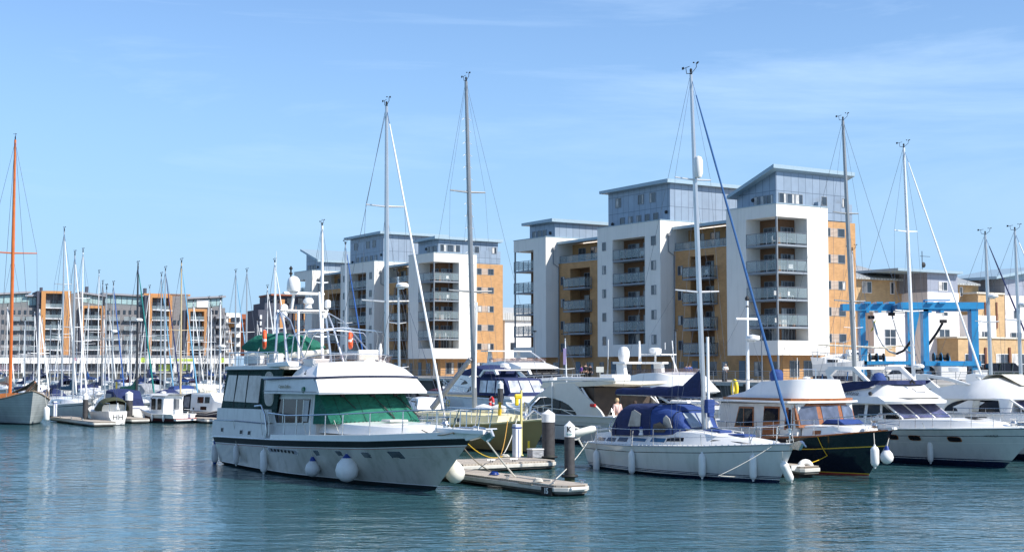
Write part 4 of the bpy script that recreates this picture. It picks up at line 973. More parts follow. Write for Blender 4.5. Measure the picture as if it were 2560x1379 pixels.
    h.railing(rt,.10,.86,6,.62,.10,.013,mid=True,m=CHROME)
    b=MB()       # pulpit and pushpit
    for sd in (-1,1):
        b.tube([(9.0,sd*.62,1.30),(9.25,sd*.50,1.92),(10.2,sd*.28,2.02),(10.85,0,2.02)],.016,5); b.tube([(10.0,sd*.32,1.36),(10.2,sd*.28,2.02)],.016,5); b.tube([(9.2,sd*.56,1.6),(10.1,sd*.30,1.68),(10.7,0,1.7)],.012,5)
        b.tube([(.1,sd*1.0,1.02),(.0,sd*1.05,1.62),(.7,sd*1.2,1.62),(.8,sd*1.22,1.05)],.015,5); b.tube([(.0,sd*1.05,1.62),(-.15,sd*.45,1.62),(-.15,sd*.45,1.0)],.015,5)
    b.build('pulpit',CHROME,rt,True)
    ms=mastset(rt,5.85,1.60,15.05,h,ALUW if 0 else ALU,.11,(.385,.70),1.05,mat('stay_blue',(.02,.09,.24),.7),None,(5.45,2.92),NAVYC,None,fore=(10.35,0,1.55),rad=.008,rake=.62,jr=.045,aft=(.0,0,1.0))
    m=MB(); m.tube([(6.08,0,1.75),(6.06,0,5.1)],.055,8); m.build('spinnaker_pole',WHITE,ms,True)
    m=MB(); m.lathe([(.02,.75),(.12,.70),(.17,.55),(.17,.1),(.12,-.06),(.02,-.1)],(5.62,0,11.15),14); m.tube([(5.4,0,11.2),(5.6,0,11.2)],.03,5); m.tube([(5.4,0,11.6),(5.6,0,11.6)],.03,5); m.build('radar_reflector',WHITE,ms,True)
    m=MB(); m.cbox((6.2,-.05,2.55),(.22,.35,.5)); m.cbox((6.22,-.02,2.25),(.15,.25,.2)); m.build('halyard_bag',BLUEC,ms,bevel=.04)
    for x in (4.6,3.2,2.0): m=MB(); m.tube([(x,.06,3.28),(x+.25,.25,5.2),(5.5,.05,8.2)],.005,4)
    m.build('lazy_jack',WIRE,ms)
    m=MB(); m.prism([(10.2,1.34),(10.9,1.50),(11.02,1.42),(10.85,1.18),(10.6,1.2)],'y',-.07,.07); m.tube([(10.9,0,1.48),(11.15,0,1.3)],.03,6); m.build('bow_roller',CHROME,rt)
    m=MB(); m.tube([(10.55,-.12,1.9),(10.75,-.2,1.45),(10.5,-.15,1.15),(10.3,-.1,1.5)],.012,5); m.build('coiled_line',ROPEW,rt)
    return rt,h
YB,YH=blue_yacht()
def yb(x,z,off=.15): return byf(x,-(YH.y(x,max(z,.05))+off),z)
for x,z,lab in ((1.1,.30,'long white fender hanging nearest the stern of the blue-hooded yacht'),(3.75,.42,'long white fender under the sprayhood of the blue-hooded yacht'),(7.25,.50,'long white fender below the mast of the blue-hooded yacht'),(9.15,.52,'long white fender nearest the bow of the blue-hooded yacht')):
    fender(yb(x,z),yb(x,1.6,-.02),lab,'long',.86,.13)
f_=fender(byf(10.25,-.05,.42),byf(10.5,-.1,1.3),'white fender tilted under the bow of the blue-hooded yacht','long',.8,.15); f_.rotation_euler=(R(20),R(-26),0)
# ================================================================ black-hulled trawler yacht
CO=Vector((11.396,54.697,0)); 
cf=lambda x,y,z=0.: frame(CO,HD)(x,y,z)
def black_boat():
    o=cf(-7.6,0); rt=empty('trawler_yacht',o,HD,'black-hulled trawler yacht with varnished wooden windows and yellow line','trawler yacht')
    X=lambda v: v+7.6
    h=Hull(X(3.25),4.0,[(0,1.28),(.5,1.2),(.8,1.42),(1,1.72)],rake=1.25,stern=.8,tm=.45,wl=.86,flare=1.5,pb=2.4,fine=1.6,bowp=.9)
    h.mesh([('z',-.5,0),('z',.05,1),('z',.085,2),('f',.64,1),('f',.665,4),('d',.03,3),('d',.0,3)],[REDP,mat('yellow_line',(.55,.38,.04),.4),mat('black_hull_gloss',(.006,.008,.016),.14,coat=.6),WOOD,mat('black_hull_gloss',(.006,.008,.016),.14)],rt)
    h.deckmesh(rt,TEAK,drop=.02); h.rubrail(rt,WOOD,.03,0,'cap_rail')
    # stern-to-house deck box
    hs=House([(X(-6.2),1.55,1.15,1.5,1.75,.05),(X(-3.2),1.65,1.15,1.6,1.8,.05),(X(-3.05),1.65,1.15,1.6,1.8,.05)]); hs.mesh('aft_cabin',GREYW,rt,30)
    hs=House([(X(-3.15),1.62,1.1,1.6,2.55,.04),(X(.9),1.62,1.2,1.56,2.60,.04),(X(1.12),1.5,1.3,1.40,2.60,.03)]); hs.mesh('deckhouse',GREYW,rt,30)
    def wwin(x0,x1,z0,z1,sl=0.,nm='window',door=False):
      for sd in (-1,1):
        m=MB(); a,b=X(x0),X(x1); hs.side([(a,z0),(b,z0),(b,z1),(a+sl,z1)],None,None,'w',.02,(sd,),.012,m,0); e=.07
        hs.side([(a+e,(z0+e) if not door else z0+.75),(b-e,(z0+e) if not door else z0+.75),(b-e,z1-e),(a+sl+e*.6,z1-e)],None,None,'w',.03,(sd,),.012,m,1)
        if not door: c=(a+b)/2; hs.side([(c-.02,z0+e),(c+.02,z0+e),(c+.02,z1-e),(c-.02,z1-e)],None,None,'w',.036,(sd,),.01,m,0)
        m.build(nm,[WOOD,DARKG],rt)
    wwin(-2.28,-1.15,1.62,2.44,.28); wwin(-.68,.30,1.15,2.48,.12,'door',True); wwin(.55,.98,1.62,2.46,.1)
    # varnished front with three panes, set in an arc
    fr=[(.95,-1.50),(1.22,-.55),(1.22,.55),(.95,1.50)]
    m=MB()
    for (xa,ya),(xb,yb_) in zip(fr,fr[1:]):
        m.add([(X(xa)+.04+.25,ya,1.72),(X(xb)+.04+.25,yb_,1.72),(X(xb)+.04,yb_,2.60),(X(xa)+.04,ya,2.60),(X(xa)-.1,ya,1.72),(X(xb)-.1,yb_,1.72),(X(xb)-.1,yb_,2.6),(X(xa)-.1,ya,2.6)],[(0,1,2,3),(4,7,6,5),(0,4,5,1),(3,2,6,7),(0,3,7,4),(1,5,6,2)])
    m.build('front_frame',WOOD,rt)
    REFG=mat('front_glass_reflection',(.10,.12,.17),.05,var=.35)
    for (xa,ya),(xb,yb_) in zip(fr,fr[1:]): front_panes(rt,(X(xa)+.25,ya,1.80),(X(xb)+.25,yb_,1.80),(X(xa)+.06,ya,2.52),(X(xb)+.06,yb_,2.52),1,REFG,'windscreen',gap=.16,off=.03)
    m=MB(); m.prism([(X(-3.3),-1.85),(X(1.0),-1.85),(X(1.35),-1.1),(X(1.48),0),(X(1.35),1.1),(X(1.0),1.85),(X(-3.3),1.85)],'z',2.62,2.70); m.build('roof',WHITE,rt,bevel=.02)
    m=MB(); m.prism([(X(-2.95),-1.62),(X(.95),-1.62),(X(1.25),-1.0),(X(1.36),0),(X(1.25),1.0),(X(.95),1.62),(X(-2.95),1.62)],'z',2.70,2.80); m.build('wood_trim',WOOD,rt)
    fb=House([(X(-2.85),1.5,2.8,1.42,2.84,.0),(X(-1.9),1.52,2.8,1.40,3.02,.02),(X(-1.0),1.52,2.8,1.36,3.42,.02),(X(.55),1.46,2.8,1.26,3.50,.03),(X(.95),1.25,2.8,.95,3.50,.03),(X(1.25),.85,2.8,.5,3.46,.02)]); fb.mesh('flybridge',WHITE,rt,True)
    h.rubrail
    m=MB(); m.torus((0,0,0),.01,.005,'y',4,4); 
    tk=House([(X(1.2),1.35,1.30,1.28,1.78,.05),(X(2.4),1.15,1.45,1.05,1.80,.05),(X(3.1),.75,1.55,.65,1.78,.03),(X(3.2),.6,1.56,.5,1.7,.0)]); tk.mesh('foredeck_cabin',WHITE,rt,30)
    m=MB(); tk.side([(X(1.7),1.48),(X(2.05),1.5),(X(2.05),1.64),(X(1.7),1.62)],None,None,'w',.02,(-1,1),.01,m); m.build('porthole',WOOD,rt)
    m=MB(); m.prism([(X(1.45),1.86),(X(2.65),1.86),(X(2.35),2.02),(X(1.7),2.02)],'y',-.55,.55); m.build('hatch_cover',BLUEC,rt,bevel=.03)
    h.railing(rt,.30,.93,9,.62,.1,.014,mid=True,bow=True,m=CHROME)
    m=MB(); m.prism([(X(3.9),1.76),(X(4.55),1.82),(X(4.6),1.74),(X(4.2),1.64)],'y',-.12,.12); m.build('bow_roller',GREYW,rt); m=MB(); m.lathe([(.12,0),(.14,.1),(.08,.2),(.14,.28)],(X(3.6),0,1.75),10); m.tube([(X(3.7),0,1.95),(X(4.8),0,1.9)],.025,5); m.build('windlass',CHROME,rt,True)
    # short mast with yard and radome
    m=MB(); m.tube([(X(-3.3),0,1.8),(X(-3.27),0,6.7)],[.085,.05],8); ms=m.build('mast',ALUW,rt,True)
    m=MB(); m.tube([(X(-3.27),-.62,5.95),(X(-3.27),.62,5.95)],.05,6); m.build('yard',WHITE,ms,True)
    m=MB(); m.lathe([(.02,0),(.26,.02),(.30,.08),(.28,.2),(.02,.26)],(X(-2.95),0,5.05),14); m.box(X(-3.3),X(-2.8),-.04,.04,5.0,5.05); m.build('radome',WHITE,ms,True)
    m=MB(); m.lathe([(.05,0),(.09,.04),(.09,.12),(.03,.2)],(X(-3.27),0,6.7),8); m.lathe([(.04,0),(.06,.06),(.04,.12)],(X(-3.27),0,6.4),8); m.build('mast_light',BLACKR,ms,True)
    m=MB(); wire(m,(X(-3.27),0,6.6),(X(-7.3),0,1.4)); wire(m,(X(-3.27),0,6.6),(X(1.0),0,2.9)); wire(m,(X(-3.27),0,5.9),(X(-3.3),1.5,1.8)); m.build('rigging',WIRE,ms)
    m=MB(); m.tube([(X(-.2),.8,3.5),(X(-.2),.8,3.9),(X(-.9),.8,3.9)],.02,5); m.tube([(X(-2.6),-1.4,2.8),(X(-2.6),-1.4,3.4),(X(-1.4),-1.4,3.5)],.02,5); m.build('flybridge_rail',CHROME,rt)
    m=MB(); m.tube([(X(-.6),.2,3.5),(X(-.6),.2,4.35)],.012,5); m.lathe([(.02,0),(.14,.02),(.16,.06),(.02,.1)],(X(-.3),.4,3.52),10); m.build('aerial',WHITE,rt)
    return rt,h
KB,KH=black_boat()
def horseshoe():
    m=MB(); m.torus((0,0,0),.24,.10,'x',20,10,0,(-55,235)); o=m.build('horseshoe_buoy',YELP,None,True,loc=cf(-2.95,-1.0,3.12),rz=R(HD+68)); o.scale=(.8,1,1.15)
    tag(o,'yellow horseshoe lifebuoy at the stern of the black-hulled trawler yacht','lifebuoy')
horseshoe()
rc=cf(-2.55,.0,3.25); rt=empty('covered_outboard',rc,HD,'blue cover over an outboard on the roof rail of the black trawler yacht','outboard')
m=MB(); m.lathe([(.05,-.45),(.2,-.38),(.27,-.1),(.28,.12),(.2,.26),(.02,.3)],(0,.9,.35),12); m.build('cover',BLUEC,rt,60); m=MB(); m.tube([(0,.9,-.6),(0,.9,-.1)],.05,6); m.build('leg',BLACKR,rt)
def kf(x,z,off): return cf(x,-(KH.y(x+7.6,z)+off),z)
fender(P(2187,1140,49.2),kf(3.9,1.6,0),'white fender hanging at the stem of the black-hulled trawler yacht','long',.72,.15)
fender(P(2217,1142,50.5),frame(Vector((17.298,59.549,0)),HD)(.14,-1.98,1.3),'round white ball fender with blue collar beside the Fantasia cruiser','ball',.8,.24,None,VINYL,BLUEP)
# ================================================================ the two big cruisers on the right
def flybridge_cruiser(o,label,ox,name_txt=None,hull_txt=None,variant=0):
    rt=empty('flybridge_cruiser',o,HD,label,'flybridge cruiser'); X=lambda v: v+ox
    h=Hull(X(4.15),4.3,[(0,1.42),(.5,1.38),(.8,1.52),(1,1.62)],rake=1.75,stern=.92,tm=.5,wl=.84,flare=1.5,pb=2.5,fine=1.7,bowp=.8)
    HG=mat('cruiser_topside',(.56,.56,.54),.12,var=.03,scale=.6,coat=.7)
    if 'st' not in HG: streak(HG,.35,(.26,.27,.24),(1.6,1.6,.3),.5,.75); HG['st']=1
    h.mesh([('z',-.5,0),('z',.16,0),('z',.24,1),('z',.27,0),('z',.31,1),('f',.62,2),('f',.63,1),('f',.80,0),('f',.815,1),('d',.04,0),('d',.0,0)],[NAVYP,HG,GREYW],rt)
    h.deckmesh(rt,DECKW,drop=-.03); h.rubrail(rt,WHITE,.035,-.02)
    dh=House([(X(-5.5),1.85,1.4,1.75,1.78,.04),(X(.2),1.75,1.4,1.62,1.80,.05),(X(2.6),1.35,1.48,1.2,1.86,.06),(X(4.2),.7,1.55,.55,1.72,.04),(X(4.6),.35,1.58,.25,1.65,.0)]); dh.mesh('deckhouse',WHITE,rt,30)
    m=MB(); m.prism([(X(2.6),-.3),(X(3.2),-.3),(X(3.2),.3),(X(2.6),.3)],'z',1.93,1.97); m.build('deck_hatch',DARKG,rt)
    cb=House([(X(-3.2),1.72,1.78,1.60,2.44,.02),(X(-.75),1.70,1.78,1.56,2.46,.02),(X(-.6),1.6,1.78,1.4,2.46,.0)]); cb.mesh('saloon',WHITE,rt,30)
    for poly in ([(-2.85,1.82),(-2.78,2.1),(-2.45,2.36),(-1.62,2.38),(-1.62,1.84)],[(-1.42,1.85),(-1.42,2.38),(-.72,2.39),(-.1,1.86)] if 0 else [(-1.42,1.85),(-1.42,2.38),(-.78,2.39),(-.70,1.86)]):
        m=MB(); cb.side([(X(a),b) for a,b in poly],None,None,'w',.02,(-1,1),.012,m); m.build('saloon_window',DARKG,rt)
    m=MB()                         # side quarter light and screen mullions
    for sd in (-1,1): m.add([(X(-.62),sd*1.62,1.83),(X(.18),sd*1.5,1.83),(X(-.66),sd*1.56,2.40)],[(0,1,2),(2,1,0)])
    m.build('quarter_light',DARKG,rt)
    BG=mat('blue_tinted_screen',(.07,.08,.17),.05,var=.4)
    front_panes(rt,(X(.30),-1.42,1.84),(X(.45),1.42,1.84),(X(-.62),-1.45,2.42),(X(-.5),1.45,2.42),3,BG,'windscreen',gap=.07,off=.03)
    m=MB()
    for k in range(4):
        y=-1.46+k*.973; m.tube([(X(.36),y,1.84),(X(-.58),y,2.44)],.042,5)
    m.build('screen_pillar',WHITE,rt,True)
    rf=MB(); rings=[]
    for i in range(17):
        u=-1+i/8; k=1-abs(u)**2.6; rings.append([(X(-.25)+.85*k,u*1.86,2.44+.02*k),(X(-.25)+.9*k,u*1.88,2.56),(X(-.7)+.7*k,u*1.8,2.74),(X(-4.2),u*1.7,2.76),(X(-4.2),u*1.8,2.46)])
    rf.loft(rings); recalc(rf.build('roof_brow',WHITE,rt,True))
    fb=House([(X(-3.6),1.62,2.7,1.55,3.14,.0),(X(-2.8),1.64,2.7,1.52,2.92 if variant==0 else 3.1,.0),(X(-1.5),1.64,2.7,1.45,3.10,.0),(X(-.9),1.55,2.7,1.2,3.28,.03),(X(-.3),1.35,2.7,.9,3.02,.04),(X(.35),.95,2.7,.5,2.76,.02)]); fb.mesh('flybridge',WHITE,rt,True)
    if variant==0:
        m=MB()
        for sd in (-1,1): m.prism([(X(-2.85),2.90),(X(-1.45),3.10),(X(-.9),3.30),(X(-.75),3.42),(X(-2.4),3.36),(X(-3.5),3.22)],'y',sd*1.58,sd*1.50)
        m.prism([(X(-1.0),-1.52),(X(-.55),-.8),(X(-.45),0),(X(-.55),.8),(X(-1.0),1.52)],'z',3.24,3.42); m.build('flybridge_cover',NAVYC,rt)
        m=MB(); m.lathe([(.02,.55),(.2,.5),(.32,.3),(.36,.0)],(X(-2.5),.2,3.2),12); m.build('seat_cover',BLUEC,rt,60)
    else:
        m=MB(); m.loft([[(X(-1.9),y,3.1),(X(-1.2),y*.8,3.48),(X(-.6),y*.6,3.5),(X(.0),y*.5,3.0)] for y in (-1.4,-.7,0,.7,1.4)],0,False,False); m.build('helm_cover',CREAMC,rt,True)
    m=MB()                         # targa arch
    for sd in (-1,1): m.prism([(X(-3.7),3.0),(X(-4.05),3.85),(X(-3.5),4.02),(X(-2.3),4.0),(X(-1.25),3.20),(X(-1.45),3.18),(X(-2.4),3.84),(X(-3.4),3.86),(X(-3.75),3.6),(X(-3.3),3.0)],'y',sd*1.52,sd*1.36)
    m.box(X(-3.9),X(-3.2),-1.5,1.5,3.88,4.0); m.build('targa_arch',WHITE,rt)
    h.railing(rt,.46,.95,9,.60,.12,.014,mid=True,bow=True,m=CHROME)
    m=MB(); m.tube([(X(-1.75),-1.5,2.9),(X(-1.75),-1.5,4.3)],.016,5); m.tube([(X(-3.5),-1.4,3.9),(X(-3.5),-1.4,5.2)],.014,5); m.build('whip_aerial',WHITE,rt)
    m=MB(); m.lathe([(.03,0),(.08,0),(.09,.06),(.02,.08)],(X(-1.3),-1.64,2.86),10,0,'y'); m.build('navigation_light',BLACKR,rt,True)
    m=MB(); m.tube([(X(-.35),-.2,3.3),(X(-.25),-.2,3.42),(X(-.1),-.2,3.3)],.05,6); m.tube([(X(.0),-.5,3.1),(X(.15),-.4,2.95),(X(.2),.1,2.93)],.015,4); m.build('horn',BLACKR,rt,True)
    m=MB(); m.lathe([(.13,0),(.15,.12),(.09,.2),(.14,.3)],(X(4.75),0,1.66),10); m.tube([(X(4.9),0,1.75),(X(5.9),0,1.72)],.04,5); m.build('windlass',CHROME,rt,True)
    for x in (.26,1.28,2.91):
        m=MB(); n=14; q=[]
        for k in range(n):
            a=2*math.pi*k/n; q.append((math.copysign(abs(math.cos(a))**.5,math.cos(a)),math.copysign(abs(math.sin(a))**.5,math.sin(a))))
        h.patch([(X(x)+.27*a,1.10+.11*b) for a,b in q],None,None,'p',.02,-1,m,0); h.patch([(X(x)+.24*a,1.10+.09*b) for a,b in q],None,None,'p',.028,-1,m,1); m.build('porthole',[WOOD,DARKG],rt)
    if name_txt: textobj('nameplate',name_txt,.27,BLACKR,rt,(X(-2.35),-1.675,2.86),(R(82),0,R(0)),.45)
    if hull_txt:
        xx=X(4.3); textobj('nameplate',hull_txt,.13,BLACKR,rt,(xx,-(h.y(xx,1.28)+.03),1.28),(R(70),0,R(24)),0.)
    return rt,h,ox
DO=Vector((17.298,59.549,0)); df=frame(DO,HD)
FD,FH,_=flybridge_cruiser(df(-7.8,0),'white flybridge cruiser with navy flybridge cover and the name Fantasia, right of the black hull',7.8,'Fantasia','THAKALA')
def dfh(x,z,off=.16): return df(x,-(FH.y(x+7.8,z)+off),z)
fender(dfh(1.82,.55),dfh(1.82,1.75,0),'grey-white long fender between two portholes of the Fantasia cruiser','long',.85,.12,None,GREYW)
fender(df(4.9,.9,.45),df(5.2,.6,1.6),'cream fender below the bow of the Fantasia cruiser','long',.7,.14,None,CREAM)
# the furthest right cruiser, swoop-windowed
def sports_cruiser_right():
    o=df(-8.2,6.3); rt=empty('flybridge_cruiser',o,HD,'rightmost white motor yacht with arched side window and cream helm cover','flybridge cruiser'); X=lambda v: v+8.2
    h=Hull(X(6.2),4.7,[(0,1.5),(.5,1.55),(.8,1.68),(1,1.8)],rake=2.0,stern=.92,tm=.5,wl=.84,flare=1.5,pb=2.5,fine=1.7,bowp=.8)
    h.mesh([('z',-.5,0),('z',.2,0),('z',.26,1),('f',.64,2),('f',.655,1),('d',.0,1)],[NAVYP,GREYW,BLACKP],rt); h.deckmesh(rt,DECKW,drop=-.03)
    dh=House([(X(-5),2.0,1.5,1.9,2.0,.04),(X(1.2),1.9,1.5,1.75,1.95,.06),(X(4.2),1.2,1.6,1.0,1.95,.08),(X(6.2),.4,1.7,.3,1.8,.0)]); dh.mesh('deckhouse',WHITE,rt,True)
    cb=House([(X(-3.2),1.95,1.9,1.80,2.5,.02),(X(-1.2),1.95,1.9,1.8,2.66,.02),(X(.6),1.85,1.9,1.6,2.60,.02),(X(.9),1.7,1.9,1.45,2.58,.0)]); cb.mesh('saloon',WHITE,rt,True)
    m=MB(); q=[(-2.5,2.0)]+[(-2.5+1.3*(1-math.cos(a)),2.0+.52*math.sin(a)) for a in [i*math.pi/12 for i in range(1,7)]]+[(.3,2.52),(.5,2.0)]; cb.side([(X(a-.08 if a<-1 else a),b+.05) for a,b in q],None,None,'w',.02,(-1,1),.012,m,0); cb.side([(X(a),b) for a,b in q],None,None,'w',.03,(-1,1),.012,m,1)
    m.build('arched_window',[CREAM,DARKG],rt)
    m=MB(); cb.side([(X(-.95),2.02),(X(-.6),2.02),(X(-.6),2.5),(X(-.95),2.5)],None,None,'w',.036,(-1,),.012,m); m.build('window_blind',CREAMC,rt)
    BG=mat('blue_tinted_screen',(.07,.08,.17),.05); front_panes(rt,(X(1.75),-1.5,1.98),(X(2.05),1.5,1.98),(X(.75),-1.5,2.55),(X(.95),1.5,2.55),3,BG,'windscreen',gap=.07,off=.03)
    m=MB()
    for k in range(4): y=-1.56+k*1.04; m.tube([(X(1.9),y,1.96),(X(.8),y,2.58)],.05,5)
    m.build('screen_pillar',WHITE,rt,True)
    fb=House([(X(-4.5),1.95,2.62,1.9,2.72,.0),(X(-2.8),1.98,2.55,1.85,3.05,.0),(X(-1.4),1.95,2.55,1.7,3.30,.02),(X(-.4),1.8,2.58,1.4,3.46,.05),(X(.8),1.5,2.58,.9,3.0,.06),(X(1.9),1.0,2.58,.5,2.70,.03)]); fb.mesh('flybridge',WHITE,rt,True)
    m=MB()
    for sd in (-1,1): m.prism([(X(-4.3),3.3),(X(-4.25),3.62),(X(-3.9),3.68),(X(-2.3),3.5),(X(-1.2),3.22),(X(-1.4),3.16),(X(-2.5),3.38),(X(-3.7),3.52),(X(-2.9),3.02),(X(-3.3),2.95)],'y',sd*1.8,sd*1.66)
    m.build('targa_arch',WHITE,rt)
    m=MB(); m.loft([[(X(-1.2),y,3.28),(X(-.9),y*.8,3.62),(X(-.3),y*.6,3.66),(X(.7),y*.5,3.18)] for y in (-1.2,-.6,0,.6,1.2)],0,False,False); m.build('helm_cover',CREAMC,rt,True)
    h.railing(rt,.40,.95,10,.62,.12,.014,mid=True,bow=True,m=CHROME)
    m=MB(); m.lathe([(.02,0),(.4,.02),(.42,.2),(.02,.26)],(X(-3.6),.3,3.75),14); m.build('radome',WHITE,rt,True)
    return rt,h
sports_cruiser_right()
f_=fender(df(3.2,3.5,2.15),df(3.2,3.5,2.5),'mottled upright fender stowed on the bow rail of the rightmost yacht','long',.72,.13,None,CREAM)
# ================================================================ gold steel yacht behind the pontoon
GOLD=mat('gold_green_paint',(.30,.225,.095),.32,var=.12,scale=.8,coat=.2)
GLt=mat('pale_yellow_paint',(.70,.62,.36),.5,var=.05)
gs=G(1332,1132); a_=R(HD); gO=Vector((gs.x-math.cos(a_)*12.3,gs.y-math.sin(a_)*12.3,0)); gf=frame(gO,HD)
def gold_yacht():
    rt=empty('steel_yacht',gO,HD,'gold-hulled steel sailing yacht with cream cabin side behind the pontoon','sailing yacht')
    h=Hull(12.3,3.8,[(0,1.2),(.5,1.18),(.8,1.35),(1,1.62)],rake=1.35,stern=.7,tm=.45,wl=.85,flare=1.2,pb=2.1,fine=1.6,bowp=1)
    h.mesh([('z',-.5,0),('z',.08,1),('d',.06,2),('d',.0,2)],[ANTIF,GOLD,GLt],rt); h.deckmesh(rt,DECKW,drop=-.01); h.rubrail(rt,GLt,.035,0,'cap_rail')
    c=House([(2.5,1.35,1.15,1.3,1.62,.06),(8.6,1.3,1.2,1.2,1.68,.07),(10.4,.8,1.35,.7,1.66,.05)]); c.mesh('coachroof',GLt,rt,30)
    m=MB()
    for x in (3.2,4.6,6.0,7.2): c.side([(x,1.32),(x+.6,1.32),(x+.6,1.5),(x,1.5)],None,None,'w',.02,(-1,1),.012,m)
    m.build('cabin_window',DARKG,rt)
    for x,y,s in ((8.2,-.2,.34),(9.1,.1,.28)):
        m=MB(); m.tube([(x-s,y-.2,1.95),(x,y,1.98),(x+s,y+.2,1.95)],[.14,.22,.14],10); m.build('rolled_raft',WHITE,rt,True)
    h.railing(rt,.12,.93,10,.66,.1,.014,mid=True,bow=True,m=CHROME)
    mastset(rt,7.0,1.7,18.5,h,DALU,.15,(.36,.66),1.25,None,None,(5.8,2.6),None,None,rad=.008,rake=.95,aft=(-.1,0,1.3))
    ms=[o for o in rt.children if o.name.startswith('mast')][0]
    m=MB()
    for k in range(22):
        z=3.6+k*.62; 
        for sd in (-1,1): m.tube([(6.98-.95*(z-1.7)/16.2,sd*.1,z),(6.98-.95*(z-1.7)/16.2,sd*.26,z-.12)],.014,4)
    tag(m.build('mast_steps',WHITE,ms),kind='stuff')
    m=MB(); m.tube([(7.0,0,1.9),(7.15,0,7.2)],.05,6); m.build('staysail_track',ALUW,ms,True)
    m=MB(); m.tube([(4.6,-1.1,1.9),(6.9,-.2,4.4)],[.16,.12],8); m.build('stowed_sail',GREYC,rt,60)
    for x,y in ((10.3,-.6),(11.2,.3),(10.8,.5)): m=MB(); m.tube([(x,y,1.5),(x+.1,y,2.0),(x-.1,y+.1,2.3),(x,y,1.7)],.07,6); m.build('coiled_rope',ROPEY if x<11 else ROPEW,rt,60)
    m=MB(); m.lathe([(.15,0),(.17,.12),(.1,.22),(.16,.32)],(11.6,0,1.6),10); m.tube([(11.9,-.2,1.6),(12.4,0,2.0),(13.0,.1,1.75)],.05,6); m.build('windlass',CHROME,rt,True)
gold_yacht()
